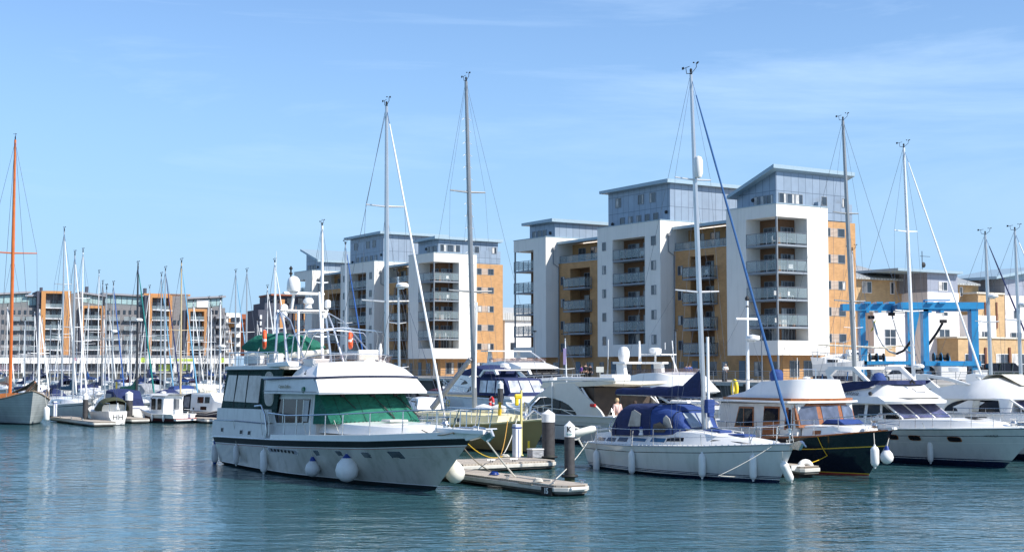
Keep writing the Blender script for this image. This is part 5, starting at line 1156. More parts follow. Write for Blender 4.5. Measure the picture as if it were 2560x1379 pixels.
# ================================================================ big grey-white sports cruiser, stern to the right
def sweep_cruiser():
    o=Vector((7.52,69.62,0)); rt=empty('sports_cruiser',o,122,'large pale sports cruiser with sweeping dark side opening behind the twin piles','sports cruiser')
    h=Hull(13.2,4.3,[(0,1.50),(.4,1.48),(.7,1.52),(1,1.9)],rake=1.6,stern=.94,tm=.45,wl=.86,flare=1.4,pb=2.6,fine=1.8,bowp=.8)
    PC=mat('pale_grey_gelcoat',(.60,.59,.55),.3,var=.03,coat=.3)
    h.mesh([('z',-.5,0),('z',.2,1),('f',.62,2),('f',.65,1),('d',.0,1)],[NAVYP,PC,BLACKP],rt); h.deckmesh(rt,DECKW,drop=.3); h.rubrail(rt,WHITE,.04,0)
    m=MB()
    top=[(2.2,1.5),(2.5,1.78),(3.3,2.25),(4.3,2.80),(4.75,3.12),(6.9,3.10),(7.7,2.72),(8.5,2.42),(9.45,1.84),(10.0,1.5)]
    sw=[(9.2,1.86),(8.3,2.36),(7.5,2.40),(6.6,2.31),(5.9,2.2),(5.3,2.02),(4.8,1.75),(4.6,1.58)]
    poly=top+[(9.2,1.55)]+sw
    # upper band of the side and the lower sill, leaving the swooping opening
    for sd in (-1,1):
        m.prism([(2.2,1.5),(2.5,1.78),(3.3,2.25),(4.3,2.80),(4.75,3.12),(5.3,3.14),(5.3,2.02),(4.8,1.75),(4.6,1.58),(4.6,1.5)],'y',sd*1.98,sd*2.08)
        m.prism([(5.3,3.14),(6.9,3.10),(7.7,2.72),(8.5,2.42),(8.3,2.36),(7.5,2.40),(6.6,2.31),(5.9,2.2),(5.3,2.02)],'y',sd*1.98,sd*2.08)
        m.prism([(8.5,2.42),(9.45,1.84),(10,1.5),(9.3,1.5),(9.2,1.86),(8.3,2.36)],'y',sd*1.98,sd*2.08)
    m.build('side_wing',PC,rt)
    m=MB(); m.prism([(4.7,1.5),(9.2,1.5),(9.1,1.86),(8.3,2.34),(7.5,2.38),(6.6,2.28),(5.3,2.0)],'y',-1.9,1.9); m.build('saloon_glass',DARKG,rt)
    m=MB()
    for sd in (-1,1):
        for a,b in (((4.7,1.72),(9.0,1.9)),((6.9,1.5),(6.9,1.82)),((4.8,1.5),(6.0,1.8))): m.tube([(a[0],sd*2.12,a[1]),(b[0],sd*2.12,b[1])],.025,5)
    m.build('side_rail',CREAM,rt)
    fd=House([(9.0,1.9,1.5,1.7,2.1,.05),(11.5,1.3,1.6,1.1,1.95,.05),(13.5,.5,1.8,.4,1.9,.0)]); fd.mesh('foredeck_cabin',WHITE,rt,True)
    m=MB(); rings=[]
    for x,hw,z0,z1 in ((1.9,1.7,3.10,3.26),(3.0,1.95,2.98,3.26),(5.0,2.06,2.90,3.22),(8.0,1.9,2.80,3.16),(9.0,1.4,2.78,2.96)): rings.append([(x,-hw,z0+.05),(x,-hw,z1),(x,hw,z1),(x,hw,z0+.05),(x,0,z0)])
    m.loft(rings); m.build('flybridge_deck',mat('cream_underside',(.70,.65,.54),.4),rt,30)
    m=MB(); m.box(1.6,6.8,1.5,1.85,3.27,3.46); m.box(3.5,4.6,-.6,.6,3.27,3.6); m.build('flybridge_locker',WHITE,rt,bevel=.06)
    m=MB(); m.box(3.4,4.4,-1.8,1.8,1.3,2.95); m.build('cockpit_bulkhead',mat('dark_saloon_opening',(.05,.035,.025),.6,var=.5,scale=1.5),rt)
    m=MB(); m.prism([(0,.5),(2.3,1.45),(2.3,1.15),(0,1.15)],'y',-2,2); m.build('transom',WHITE,rt) if 0 else None
    m=MB(); m.box(-.75,.25,-1.9,1.9,.35,.45); m.prism([(.0,.45),(.5,1.5),(2.0,1.58),(2.0,1.2),(.4,.45)],'y',-2.0,2.0); m.build('stern_platform',WHITE,rt,bevel=.03)
    m=MB(); m.tube([(2.9,2.0,1.7),(4.2,2.0,2.9)],.05,6); m.tube([(2.5,-1.9,1.7),(3.6,-1.9,2.9)],.05,6); m.build('overhang_strut',WHITE,rt)
    m=MB(); m.tube([(6.75,2.15,.9),(6.75,2.16,3.2)],[.03,.03],6); m.build('flagstaff',WHITE,rt)
    m=MB(); m.cbox((.5,1.2,.9),(.5,.5,.5)); m.build('yellow_locker',YELP,rt,bevel=.04)
    m=MB(); m.tube([(1.3,2.06,1.45),(1.5,2.1,1.9),(1.9,2.06,1.5)],.02,5); m.build('stern_rail',CHROME,rt)
    return rt
sweep_cruiser()
f_=frame(Vector((7.52,69.62)),122)
tag(MB().cbox((0,0,0),(.42,.12,.16)).build('fire_extinguisher',REDPL,None,loc=f_(3.05,2.14,2.05),rz=R(122),bevel=.04),'small red canister on the wing of the pale sports cruiser','extinguisher')
# ================================================================ white flybridge yacht behind it, bow to the right
def far_flybridge():
    o=Vector((4.0,88.,0)); rt=empty('flybridge_yacht',frame(o,HD)(2.5,0),HD,'white flybridge yacht with radar arch and dome seen above the navy boom cover','flybridge yacht'); X=lambda v:v-2.5
    h=Hull(X(14.6),4.6,[(0,1.5),(.5,1.5),(1,1.75)],rake=1.6,stern=.9,wl=.85,flare=1.4,pb=2.5,fine=1.7,bowp=.8)
    h.mesh([('z',-.5,0),('z',.2,1),('d',.0,1)],[NAVYP,WHITE],rt); h.deckmesh(rt,DECKW,drop=-.02); h.rubrail(rt,GREYW,.05,.25)
    c=House([(X(3.6),2.0,1.5,1.9,2.3,.02),(X(9.6),1.95,1.5,1.85,2.30,.02),(X(10.6),1.8,1.5,1.4,2.28,.0)]); c.mesh('saloon',DARKG,rt,30)
    c2=House([(X(3.6),2.05,1.45,2.02,1.82,0),(X(10.8),1.95,1.45,1.85,1.86,0),(X(13.4),1.2,1.5,1.0,1.8,.05),(X(15),.4,1.6,.3,1.75,.0)]); c2.mesh('deckhouse',WHITE,rt,True)
    m=MB()
    for x in (5.2,6.6,7.6,8.6): 
        for sd in (-1,1): m.tube([(X(x)+.9,sd*2.0,1.84),(X(x),sd*1.92,2.34)],.09,6)
    for y in (-1.7,-.6,.6,1.7): m.tube([(X(12.0),y,1.84),(X(10.5),y*.95,2.34)],.07,6)
    m.build('screen_pillar',WHITE,rt,True)
    front_panes(rt,(X(11.9),-1.7,1.86),(X(12.0),1.7,1.86),(X(10.5),-1.6,2.3),(X(10.6),1.6,2.3),3,mat('blue_tinted_screen',(.07,.08,.17),.05),'windscreen',off=.02)
    fb=House([(X(3.0),1.9,2.70,1.9,3.0,.0),(X(7.0),2.0,2.40,2.0,3.30,.0),(X(9.2),2.1,2.40,1.95,3.62,.02),(X(10.3),2.0,2.44,1.6,3.66,.05),(X(11.4),1.7,2.5,1.1,3.40,.08),(X(12.4),1.2,2.62,.6,2.95,.05)]); fb.mesh('flybridge',WHITE,rt,True)
    m=MB(); m.loft([[(X(8.2),-1.9,3.5),(X(8.1),-1.85,3.85)],[(X(10.4),-1.55,3.65),(X(10.2),-1.5,3.9)],[(X(11),-.9,3.55),(X(10.8),-.9,3.9)],[(X(11.2),0,3.55),(X(11),0,3.92)],[(X(11),.9,3.55),(X(10.8),.9,3.9)],[(X(10.4),1.55,3.65),(X(10.2),1.5,3.9)]],0,False,False); m.build('flybridge_screen',SMOKE,rt,True)
    m=MB(); m.prism([(X(6.0),3.0),(X(6.35),3.5),(X(6.3),4.2),(X(7.0),4.2),(X(7.1),3.6),(X(7.5),3.0)],'y',-1.5,-1.25); m.prism([(X(6.0),3.0),(X(6.35),3.5),(X(6.3),4.2),(X(7.0),4.2),(X(7.1),3.6),(X(7.5),3.0)],'y',1.25,1.5); m.box(X(6.1),X(7.3),-1.6,1.6,4.16,4.28); m.build('radar_arch',WHITE,rt,bevel=.02)
    m=MB(); m.lathe([(.02,.9),(.22,.84),(.33,.62),(.34,.3),(.26,0)],(X(6.4),-1.0,4.28),14); m.build('satellite_dome',WHITE,rt,True)
    m=MB(); m.lathe([(.3,0),(.36,.06),(.36,.3),(.2,.36)],(X(7.2),.7,4.75),14); m.box(X(6.9),X(8.3),-.1,1.4,4.68,4.74); m.tube([(X(7.2),.7,4.28),(X(7.2),.7,4.7)],.06,6); m.tube([(X(7.9),1.3,4.7),(X(8.7),1.4,3.2)],.04,5); m.tube([(X(6.9),-.2,4.3),(X(6.85),-.2,5.5)],[.09,.05],6); m.tube([(X(8.0),.8,5),(X(8.0),.8,5.4)],.02,5); m.build('radome',WHITE,rt,True)
    m=MB(); m.tube([(X(5.6),-1.6,3.0),(X(5.7),-1.6,5.6)],.02,5); m.tube([(X(9.2),.6,3.2),(X(8.9),.6,5.5)],.03,5); m.build('whip_aerial',WHITE,rt)
    h.railing(rt,.5,.95,8,.65,.1,.014,mid=True,bow=True,m=CHROME)
    m=MB(); 
    for k,(a,b) in enumerate(((12.2,-1.6),(13.0,-1.2))): m.tube([(X(a-.6),b,2.0),(X(a+.6),b+.25,1.98)],.19,8)
    m.build('bow_cushion',WHITE,rt,True)
far_flybridge()
# ================================================================ navy-canopied cruiser and the old white motor yacht
def canopy_cruiser():
    o=frame((.57,100),122)(-1.9,0); rt=empty('motor_cruiser',o,122,'white cruiser with navy canopy, clear curtains and radar arch, stern toward the piles','motor cruiser'); X=lambda v:v+1.9
    h=Hull(X(9.5),4.0,[(0,1.75),(.5,1.85),(.8,2.2),(1,2.5)],rake=1.8,stern=.93,wl=.86,flare=1.4,pb=2.4,fine=1.7,bowp=.8)
    h.mesh([('z',-.5,0),('z',.2,1),('d',.0,1)],[NAVYP,mat('cool_white_gelcoat',(.62,.65,.70),.25,coat=.3)],rt); h.deckmesh(rt,DECKW); h.rubrail(rt,GREYW,.04,.1)
    c=House([(X(3.6),1.7,1.8,1.6,3.25,.03),(X(6.2),1.7,1.9,1.5,3.40,.05),(X(7.2),1.5,2.0,1.2,2.9,.05),(X(8.2),1.3,2.2,1.0,2.45,.05),(X(10),.5,2.4,.4,2.55,0)]); c.mesh('deckhouse',WHITE,rt,True)
    m=MB(); c.side([(X(4.4),2.75),(X(5.0),3.0),(X(5.8),3.12),(X(6.6),2.95),(X(7.0),2.6),(X(5.6),2.68)],None,None,'w',.02,(-1,1),.02,m); m.build('side_window',DARKG,rt)
    m=MB(); c.side([(X(4.1),2.25),(X(4.6),2.1),(X(5.6),2.28),(X(6.9),2.5),(X(5.0),2.58),(X(4.1),2.56)],None,None,'w',.02,(-1,1),.02,m); m.build('side_window',DARKG,rt)
    k=House([(X(-1.1),1.75,1.95,1.5,2.15,.0),(X(-.3),1.75,1.95,1.55,3.15,.05),(X(3.6),1.75,1.95,1.65,3.25,.05)]); k.mesh('cockpit_canopy',NAVYC,rt,True)
    for x0,x1,s0,s1 in ((-.6,.5,.35,0),(.65,1.7,.1,0),(1.85,2.7,0,0)):
        m=MB(); k.side([(X(x0),2.15),(X(x1),2.15),(X(x1),3.02),(X(x0+s0),3.02)],None,None,'w',.03,(-1,1),.02,m); m.build('clear_curtain',mat('clear_curtain',(.5,.52,.56),.08,var=.45,scale=1.5),rt)
    cm=mat('clear_curtain',(.5,.52,.56),.08,var=.45,scale=1.5)
    for y0,y1 in ((-1.45,-.55),(-.45,.45),(.55,1.45)):
        m=MB(); m.add([(X(-1.02),y0,2.2),(X(-1.02),y1,2.2),(X(-.42),y1*.9,3.02),(X(-.42),y0*.9,3.02)],[(0,3,2,1)]); m.v=[(x-.06,y,z) for x,y,z in m.v]; m.build('clear_curtain',cm,rt)
    f=House([(X(2.6),1.5,3.25,1.3,3.7,.1),(X(4.0),1.5,3.3,1.4,4.0,.15),(X(6.2),1.4,3.35,1.1,3.66,.1)]); f.mesh('flybridge_canopy',NAVYC,rt,True)
    m=MB()
    for sd in (-1,1): m.prism([(X(3.3),3.3),(X(2.6),3.8),(X(1.0),3.8),(X(.7),3.45),(X(.9),3.4),(X(1.2),3.68),(X(2.5),3.68),(X(3.0),3.25)],'y',sd*1.5,sd*1.3)
    m.box(X(1.0),X(2.3),-1.4,1.4,3.72,3.8); m.build('radar_arch',WHITE,rt)
    m=MB(); m.lathe([(.3,0),(.33,.06),(.33,.24),(.2,.3)],(X(1.6),.3,3.95),12); m.lathe([(.2,0),(.22,.1),(.1,.2)],(X(2.3),-.4,3.85),10); m.tube([(X(1.6),.3,3.8),(X(1.5),.3,5.6)],.02,5); m.build('radome',WHITE,rt,True)
    m=MB(); m.box(-.9,.1,-1.7,1.7,.4,.5); m.prism([(.02,.5),(.35,1.9),(1.2,1.95),(1.2,1.4),(.5,.5)],'y',-1.8,1.8); m.build('stern_platform',WHITE,rt,bevel=.04)
    h.railing(rt,.45,.95,7,.6,.1,.016,bow=True)
    return frame(o,122)
hf=canopy_cruiser()
lifering(P(1229,1005,90),20,'red lifebuoy hung at the stern of the navy-canopied cruiser',.30,.09,'lifebuoy',REDPL)
lifering(hf(8.6,2.1,1.3),35,'small yellow ring on the side of the navy-canopied cruiser',.22,.03,'lifebuoy',YELP)
def old_motor_yacht():
    o=frame((.36,125),HD)(-9,0); rt=empty('motor_yacht',o,HD,'old white motor yacht with raked white wheelhouse windows behind the navy-canopied cruiser','motor yacht'); X=lambda v:v+9
    h=Hull(X(8.6),5.0,[(0,2.3),(.5,2.5),(.8,2.8),(1,2.95)],rake=1.8,stern=.85,wl=.84,flare=1.4,pb=2.4,fine=1.6,bowp=.8)
    h.mesh([('z',-.5,0),('z',.2,1),('f',.70,2),('d',.0,2)],[NAVYP,mat('dull_hull_grey',(.42,.42,.38),.5),mat('cool_white_gelcoat',(.62,.65,.70),.25)],rt); h.deckmesh(rt,DECKW); h.rubrail(rt,WHITE,.05,0)
    m=MB(); h.patch([(X(2.9),2.35),(X(4.2),2.4),(X(4.2),2.55),(X(2.9),2.5)],None,None,'w',.02,-1,m); m.build('hull_window',DARKG,rt)
    c=House([(X(-6),2.1,2.4,2.0,3.75,.05),(X(3.2),2.1,2.7,1.95,3.82,.0),(X(4.9),1.9,2.8,1.80,2.95,.0),(X(7.5),1.0,2.9,.9,3.1,.05)]); c.mesh('wheelhouse',WHITE,rt,30)
    for x0,x1,s in ((-.8,-.1,0),(0.05,.7,0),(.85,1.5,0),(1.8,3.3,-.9)):
        m=MB(); c.side([(X(x0),3.0),(X(x1+(.7 if s else 0)),3.02),(X(x1+(-.2 if s else 0)),3.65),(X(x0),3.65)],None,None,'w',.03,(-1,1),.02,m); m.build('side_window',DARKG,rt)
    front_panes(rt,(X(4.85),-1.85,2.98),(X(4.95),1.85,2.98),(X(3.3),-1.85,3.80),(X(3.3),1.85,3.80),4,DARKG,'windscreen',gap=.12,off=.09)
    r=House([(X(-2.5),2.1,3.78,2.0,4.3,.05),(X(.6),2.2,3.8,2.0,4.5,.05),(X(2.2),2.2,3.8,1.9,4.3,.05),(X(3.9),2.0,3.82,1.9,3.95,.05)]); r.mesh('roof_coaming',WHITE,rt,True)
    m=MB(); m.box(X(-1.5),X(2.0),-1.9,1.9,4.5,4.75); m.build('flybridge_screen',SMOKE,rt)
    m=MB(); m.prism([(X(-2.4),4.2),(X(-2.2),5.35),(X(-1.9),5.35),(X(-1.6),4.2)],'y',-1.6,-1.4); m.prism([(X(-2.4),4.2),(X(-2.2),5.35),(X(-1.9),5.35),(X(-1.6),4.2)],'y',1.4,1.6); m.box(X(-2.3),X(-1.0),-2.3,2.3,5.35,5.45); m.tube([(X(-1.2),2.2,5.4),(X(1.5),2.1,4.4)],.06,6); m.build('radar_arch',WHITE,rt)
    h.railing(rt,.66,.95,6,.45,.1,.02,bow=True,m=WHITE)
old_motor_yacht()
# ================================================================ pontoons, piles, pedestals
U=Vector((math.cos(R(HD)),math.sin(R(HD)),0)); V=Vector((-U.y,U.x,0))      # along the fingers, and to their port side
PLANK=linemat('pontoon_planks',(.40,.35,.29),(.16,.13,.10),.14,30,.012,.85,var=.18,offs=0.,axis='x')
FASCIA=mat('pontoon_fascia',(.52,.50,.45),.7,var=.12,scale=4)
FLOAT=mat('concrete_float',(.035,.035,.032),.85,var=.3)
PILEM=mat('tarred_pile',(.05,.048,.05),.7,var=.25,scale=5)
PZ=.34
def pontoon(near_corner,L,W,deg,label,z=.34,floats=None,chamfer=.0,name='pontoon'):
    """near_corner: end corner nearest the camera; runs back along -x local, width to +y local"""
    rt=empty(name,(near_corner.x,near_corner.y,0),deg,label,'pontoon')
    m=MB(); c=chamfer; pl=[(-L,0),(-c,0),(0,c),(0,W-c),(-c,W),(-L,W)]
    m.prism([(x+(.0),y) for x,y in pl],'z',z-.06,z); m.build('deck',PLANK,rt)
    f=MB(); f.prism([(-L-.04,-.05),(-c,-.05),(.05,c-.02),(.05,W-c+.02),(-c,W+.05),(-L-.04,W+.05)],'z',z-.20,z-.065); f.build('edge_beam',FASCIA,rt,bevel=.02)
    k=MB(); k.prism([(-L,.02),(-c,.02),(-.0,c),(0,W-c),(-c,W-.02),(-L,W-.02)],'z',z-.27,z-.205); k.build('frame_beam',mat('steel_channel',(.10,.095,.085),.7,var=.3),rt)
    for a,b in (floats or [(-L+.3,-L*.62),(-L*.35,-.25)]):
        g=MB(); g.box(a,b,.12,W-.12,-.35,z-.272); g.build('float',FLOAT,rt)
    return rt
def cleat(par,x,y,z):
    m=MB(); m.tube([(x-.16,y,z+.11),(x,y,z+.12),(x+.16,y,z+.11)],.025,6); m.tube([(x-.05,y,z),(x-.05,y,z+.11)],.022,5); m.tube([(x+.05,y,z),(x+.05,y,z+.11)],.022,5); return m.build('cleat',CHROME,par,True)
K1=G(1400,1214,PZ)
kp=pontoon(K1,10.8,1.25,HD,'finger pontoon with pale planks and a number 15 plate, between the two nearest boats',PZ,[(-10.2,-6.2),(-3.6,-.3)],.30)
for x,y in ((-3.2,.08),(-.35,1.08),(-6.4,.08),(-9,.1)): cleat(kp,x,y,PZ)
m=MB(); m.box(-.95,-.35,-.075,-.055,.02,.27); m.build('number_plate',BLACKR,kp)
textobj('plate_number','15',.24,WHITE,kp,(-.66,-.082,.145),(R(90),0,0),bold=.008)
m=MB(); m.tube([(.10,.34,.24),(.10,.9,.24)],.05,8); m.build('end_bumper',VINYL,kp,True)
K2=G(1152,1160,PZ)
k2=pontoon(Vector((K2.x+.05,K2.y,0))+Vector((.848,.53,0))*4.35,4.3,2.6,32,'broader grey pontoon with white edge behind the finger pontoon',PZ,[(-4.1,-2.6),(-1.4,-.2)],.25)
cleat(k2,-2.0,.1,PZ); cleat(k2,-3.0,.12,PZ)
WEED=mat('weed_and_slime',(.035,.045,.02),.6,var=.5,scale=6,bump=.6)
def pile(px,py,z,r,zc,zs,zt,label,num=None):
    g=G(px,py,z); rt=empty('mooring_pile',(g.x,g.y,0),0,label,'mooring pile'); m=MB(); m.lathe([(r,-1.2),(r,.02),(r,.42)],seg=22); m.lathe([(r,.42),(r,zc+.02)],seg=22,mi=1); m.build('post',[WEED,PILEM],rt,True)
    m=MB(); m.lathe([(r*1.05,zc),(r*1.05,zs),(.012,zt)],seg=22); m.build('cap',WHITE,rt,True)
    m=MB(); m.torus((0,0,z+.02),r+.07,.05,'z',20,6); m.build('pile_guide',BLACKR,rt,True)
    return rt
pk=pile(1424,1190,PZ,.174,1.66,2.02,2.18,'dark pile with white pointed cap lettered K, nearest the camera')
def curved_text(par,txt,size,r,z,ang,m,squeeze=1.):
    o=textobj('lettering',txt,size,m,par,(0,0,0),(0,0,0),bold=size*.018); a0=R(ang)
    for v in o.data.vertices:
        x,y,zz=v.co; a=a0+x*squeeze/r; rr=r+.004+zz; v.co=(rr*math.sin(a),-rr*math.cos(a),z+y)
    return o
curved_text(pk,'K',.25,.174*1.055,1.905,-6,BLACKR); curved_text(pk,'15-23',.085,.174*1.055,1.745,-8,mat('faded_green_lettering',(.10,.28,.24),.6))
pile(1371,1142,PZ,.26,1.76,2.09,2.27,'thicker dark pile with white pointed cap beside the K pile')
pile(1199,1030,.5,.25,2.1,2.5,2.7,'dark pile with white cap standing before the navy-canopied cruiser') if 0 else None
g=P(1251,1030,84); rt=empty('mooring_pile',(g.x,g.y,0),0,'dark pile with white cap in front of the navy-canopied cruiser','mooring pile')
m=MB(); m.lathe([(.17,-1),(.17,2.72)],seg=18); m.build('post',PILEM,rt,True); m=MB(); m.lathe([(.18,2.7),(.18,3.0),(.02,3.16)],seg=18); m.build('cap',WHITE,rt,True)
pile(213,1047,PZ,.18,1.71,1.99,2.18,'dark pile with white cap at the end of the left pontoon')
pile(322,1040,PZ,.265,1.52,2.05,2.2,'thick dark pile with white cap between the green-hooded sloop and the fishing boat')
# power pedestals and yellow posts
def pedestal(px,py,z,zt,w_,label,panel=True):
    g=G(px,py,z); rt=empty('power_pedestal',(g.x,g.y,z),32,label,'power pedestal'); m=MB(); m.box(-w_/2,w_/2,-w_/2,w_/2,0,zt-z); m.build('body',mat('pedestal_white',(.62,.65,.70),.4),rt,bevel=.02)
    m=MB(); m.box(-w_/2-.02,w_/2+.02,-w_/2-.02,w_/2+.02,zt-z-.16,zt-z-.11); m.box(-.02,.01,-w_/2-.006,-w_/2,0,zt-z-.2); m.build('trim',BLUEP,rt)
    return rt
pedestal(1292,1142,PZ,1.67,.28,'white and blue power pedestal on the broader grey pontoon')
pedestal(137,1040,PZ,1.45,.26,'white power pedestal on the left pontoon')
def post(px,py,z,zt,r,label,m_=None,cat='post'):
    g=G(px,py,z); m=MB(); m.tube([(0,0,0),(0,0,zt-z)],r,8); m.lathe([(r*2,0),(r*2,.03),(r,.05)],seg=10); return tag(m.build('marker_post',m_ or YELP,None,True,loc=(g.x,g.y,z)),label,cat)
post(1303,1138,PZ,3.03,.05,'tall pale yellow post beside the white and blue pedestal',mat('faded_yellow',(.72,.62,.25),PZ))
post(1322,1140,PZ,.97,.045,'short yellow post on the broader grey pontoon')
post(290,1030,PZ,2.78,.07,'tall yellow post behind the small sloop with the olive hood'); post(301,1016,PZ,1.5,.08,'short yellow post left of the thick left pile')
c=G(1300,1135,PZ); m=MB(); m.cbox((0,0,0),(.16,.12,PZ)); m.cbox((.05,0,.2),(.3,.14,.2)); tag(m.build('oilskin',YELP,None,loc=(P(1292,1003,56.5)),rz=.3,bevel=.05),'yellow cloth hanging on the stay beside the tall post','cloth')
# left pontoon
L1=G(234,1054,PZ)
lp=pontoon(L1,11.5,1.5,HD,'old finger pontoon at far left beneath the white pedestal',PZ,[(-10,-7),(-5.5,-3.2),(-1.8,-.2)],.05)
for x in (-3,-6,-9): cleat(lp,x,.1,PZ)
L2=G(328,1046,PZ); pontoon(L2,8,1.3,HD,'short pontoon end between the small sloop and the white fishing boat',PZ,[(-1.8,-.2)],.05)
L3=G(514,1046,PZ); pontoon(L3,8,1.3,HD,'pontoon end between the fishing boat and the navy-hulled cabin boat',PZ,[(-2.2,-.2)],.1)
R1=cf(.3,-3.25); 
rp=pontoon(G(2006,1166,.42),6,.9,HD,'narrow pontoon end between the blue-hooded yacht and the black hull',.42,[(-2,-.3)],.1)
m=MB(); m.torus((0,0,0),.22,.11,'y',20,10); tag(m.build('wheel_fender',VINYL,None,True,loc=G(2010,1168,.32)+Vector((0,-.25,0)),rz=R(10)),'round white wheel fender on the narrow pontoon end by the black hull','fender')
m=MB(); m.box(-.26,.26,-.012,.012,-.09,.09); o=m.build('number_plate',WHITE,None,loc=G(1997,1163,.42)+Vector((-.1,-.35,-.05)),rz=R(12)); tag(o,'small white number plate on the narrow pontoon end','sign'); textobj('plate_number','17',.14,BLACKR,o,(0,-.016,0),(R(90),0,0))
# rope coils and a dock box left on the pontoons
def coil(p,label,m_=None,R_=.2):
    b=MB(); pts=[]
    for i in range(90):
        a=i*.42; r_=R_*(1-.55*(i/90)); pts.append((r_*math.cos(a),r_*math.sin(a),.02+.035*(i//30)+.006*math.sin(i*1.3)))
    b.tube(pts,.016,5); tag(b.build('rope_coil',m_ or ROPEW,None,True,loc=p),label,'rope')
coil(G(1262,1141,PZ+.02),'coil of white rope at the foot of the white and blue pedestal'); coil(G(1345,1203,PZ+.02),'coil of cream rope on the finger pontoon near the plate',ROPEW,.16); coil(G(1235,1186,PZ+.02),'coil of blue rope halfway along the finger pontoon',BLUEP,.17)
rt=empty('dock_box',G(1340,1146,PZ)+Vector((.1,.9,0)),32,'small grey dock box on the broader grey pontoon','dock box'); m=MB(); m.box(-.4,.4,-.2,.2,0,.30); m.build('box',GREYC,rt,bevel=.02); m=MB(); m.box(-.42,.42,-.22,.22,.305,.36); m.build('lid',GREYW,rt,bevel=.02)
# mooring lines
bow=af(17.9,-.2,2.05)
rope('mooring_line',[af(15.9,-.75,1.98),af(17.4,-.45,1.95),G(1208,1166,PZ+.05),G(1330,1211,PZ+.02)],'brown mooring line from the cruiser foredeck down to the finger pontoon',.02,mat('brown_rope',(.25,.21,.15),.9),.12)
rope('mooring_line',[af(18.3,.05,1.92),G(1287,1190,PZ+.02),G(1378,1200,PZ+.06)],'taut white mooring line from the cruiser bow platform to the finger pontoon',.028,ROPEW,.03)
rope('mooring_line',[G(1335,1205,PZ+.02),G(1372,1211,PZ+.03),G(1385,1206,PZ+.1)],'slack white rope lying along the finger pontoon edge',.018,ROPEW,.0)
rope('mooring_line',[gf(12.2,-.8,1.6),G(1256,1138,PZ+.05)],'white doubled line from the gold yacht to the grey pontoon',.02,ROPEW,.2)
rope('mooring_line',[gf(11.7,-1.0,1.5),G(1250,1140,PZ+.05)],'orange line from the gold yacht to the grey pontoon',.018,mat('orange_rope',(.5,.27,.05),.8),.25)
rope('mooring_line',[G(1256,1140,PZ+.05),af(15.6,1.0,1.6)],'yellow-white line across the gold hull toward the cruiser',.016,ROPEY,.25)
rope('mooring_line',[byf(9.9,-.35,1.3),byf(9.2,-2.2,.3),G(1960,1188,.0)],'thin grey line from the bow of the blue-hooded yacht into the water',.012,ROPEW,.05)
rope('mooring_line',[kf(2.0,1.45,.02),kf(2.05,.7,.04),G(2008,1160,.45)],'yellow line from the black hull to the narrow pontoon',.014,ROPEY,.05)
rope('mooring_line',[byf(.1,-1.2,1.05),G(1390,1196,.54)],'white line from the yacht quarter to the K pile cleat',.014,ROPEW,.1)
c=P(1462,1077,48.5); m=MB(); m.lathe([(.03,-.40),(.09,-.38),(.13,-.28),(.13,.28),(.09,.38),(.03,.40)],(0,0,0),14,0,'x'); rt=empty('fender',c,-10,'cream sausage fender lying level on the yacht rail right of the K pile','fender'); m.build('body',CREAM,rt,True); m=MB(); m.torus((-.35,0,0),.20,.035,'y',16,6); m.tube([(-.4,0,.2),(-.2,0,-.5)],.03,6); m.build('line',ROPEW,rt,True); rt.rotation_euler=(0,R(-14),R(10))

# ================================================================ generic yacht for the far berths
def small_yacht(o,deg,L=9.,zm=13.,label='',group=None,hullm=None,mastm=None,jib=None,cover=None,hood=None,r=.075,radar=None,nspr=1,rail=True,stripe=None,xm=.56,cat='sailing yacht',name='sailing_yacht',rad=.012,sprw=.9,rake=.25,lod=0):
    rt=empty(name,o,deg,label,cat,group)
    h=Hull(L*.92,L*.32,[(0,.95),(.5,.95),(1,1.25)],rake=L*.08,stern=.7,tm=.42,wl=.88,flare=1.0,pb=2.0,fine=1.7,srake=-.2)
    h.mesh([('z',-.4,0),('z',.1,1),('z',.15,2),('d',.22,0),('d',.16,2),('d',0,2)] if not stripe else [('z',-.4,0),('z',.1,1),('d',.22,0),('d',0,0)],[stripe or NAVYP,WHITE,hullm or GREYW],rt,n=14)
    h.deckmesh(rt,DECKW,drop=0,n=10)
    c=House([(L*.22,L*.11,.95,L*.095,1.35,.05),(L*.5,L*.11,.97,L*.09,1.42,.07),(L*.72,L*.06,1.05,L*.045,1.32,.05),(L*.8,L*.03,1.1,L*.02,1.2,0)]); c.mesh('coachroof',WHITE,rt,True)
    m=MB(); c.side([(L*.27,1.08),(L*.55,1.10),(L*.53,1.27),(L*.28,1.25)],None,None,'w',.02,(-1,1),.012,m); m.build('cabin_window',DARKG,rt)
    if hood:
        m=MB(); m.loft([[(x,y,1.2+zz*math.sqrt(max(0,1-(y/(L*.12))**2))) for y in [L*.12*k/4 for k in range(-4,5)]] for x,zz in ((L*.13,.75),(L*.24,.9),(L*.36,.15))],0,False,False); m.build('sprayhood',hood,rt,True)
    if rail: h.railing(rt,.05,.9,5,.6,.08,.014,bow=True,m=CHROME)
    mastset(rt,L*xm,1.35,zm,h,mastm or ALU,r,(.5,) if nspr==1 else (.38,.68),sprw,jib,None,(L*.42,2.15) if cover else None,cover,radar,rad=rad,rake=rake,jr=.055 if not lod else .07,aft=(0,0,1.0))
    return rt
def mast_at(px,ytop,d,L,xm,deg):
    """stern position and mast height so that the mast stands at image column px, its head at row ytop"""
    z=CH+(916-ytop)*d/F*.998; X=(px-1280)*d/F; a=R(deg); return Vector((X-math.cos(a)*L*xm,d-math.sin(a)*L*xm,0)),z
TAN=mat('tan_mast',(.50,.40,.24),.5); BLKM=mat('black_mast',(.03,.03,.035),.35); WHJ=mat('white_sail_roll',(.72,.72,.70),.7,var=.05)
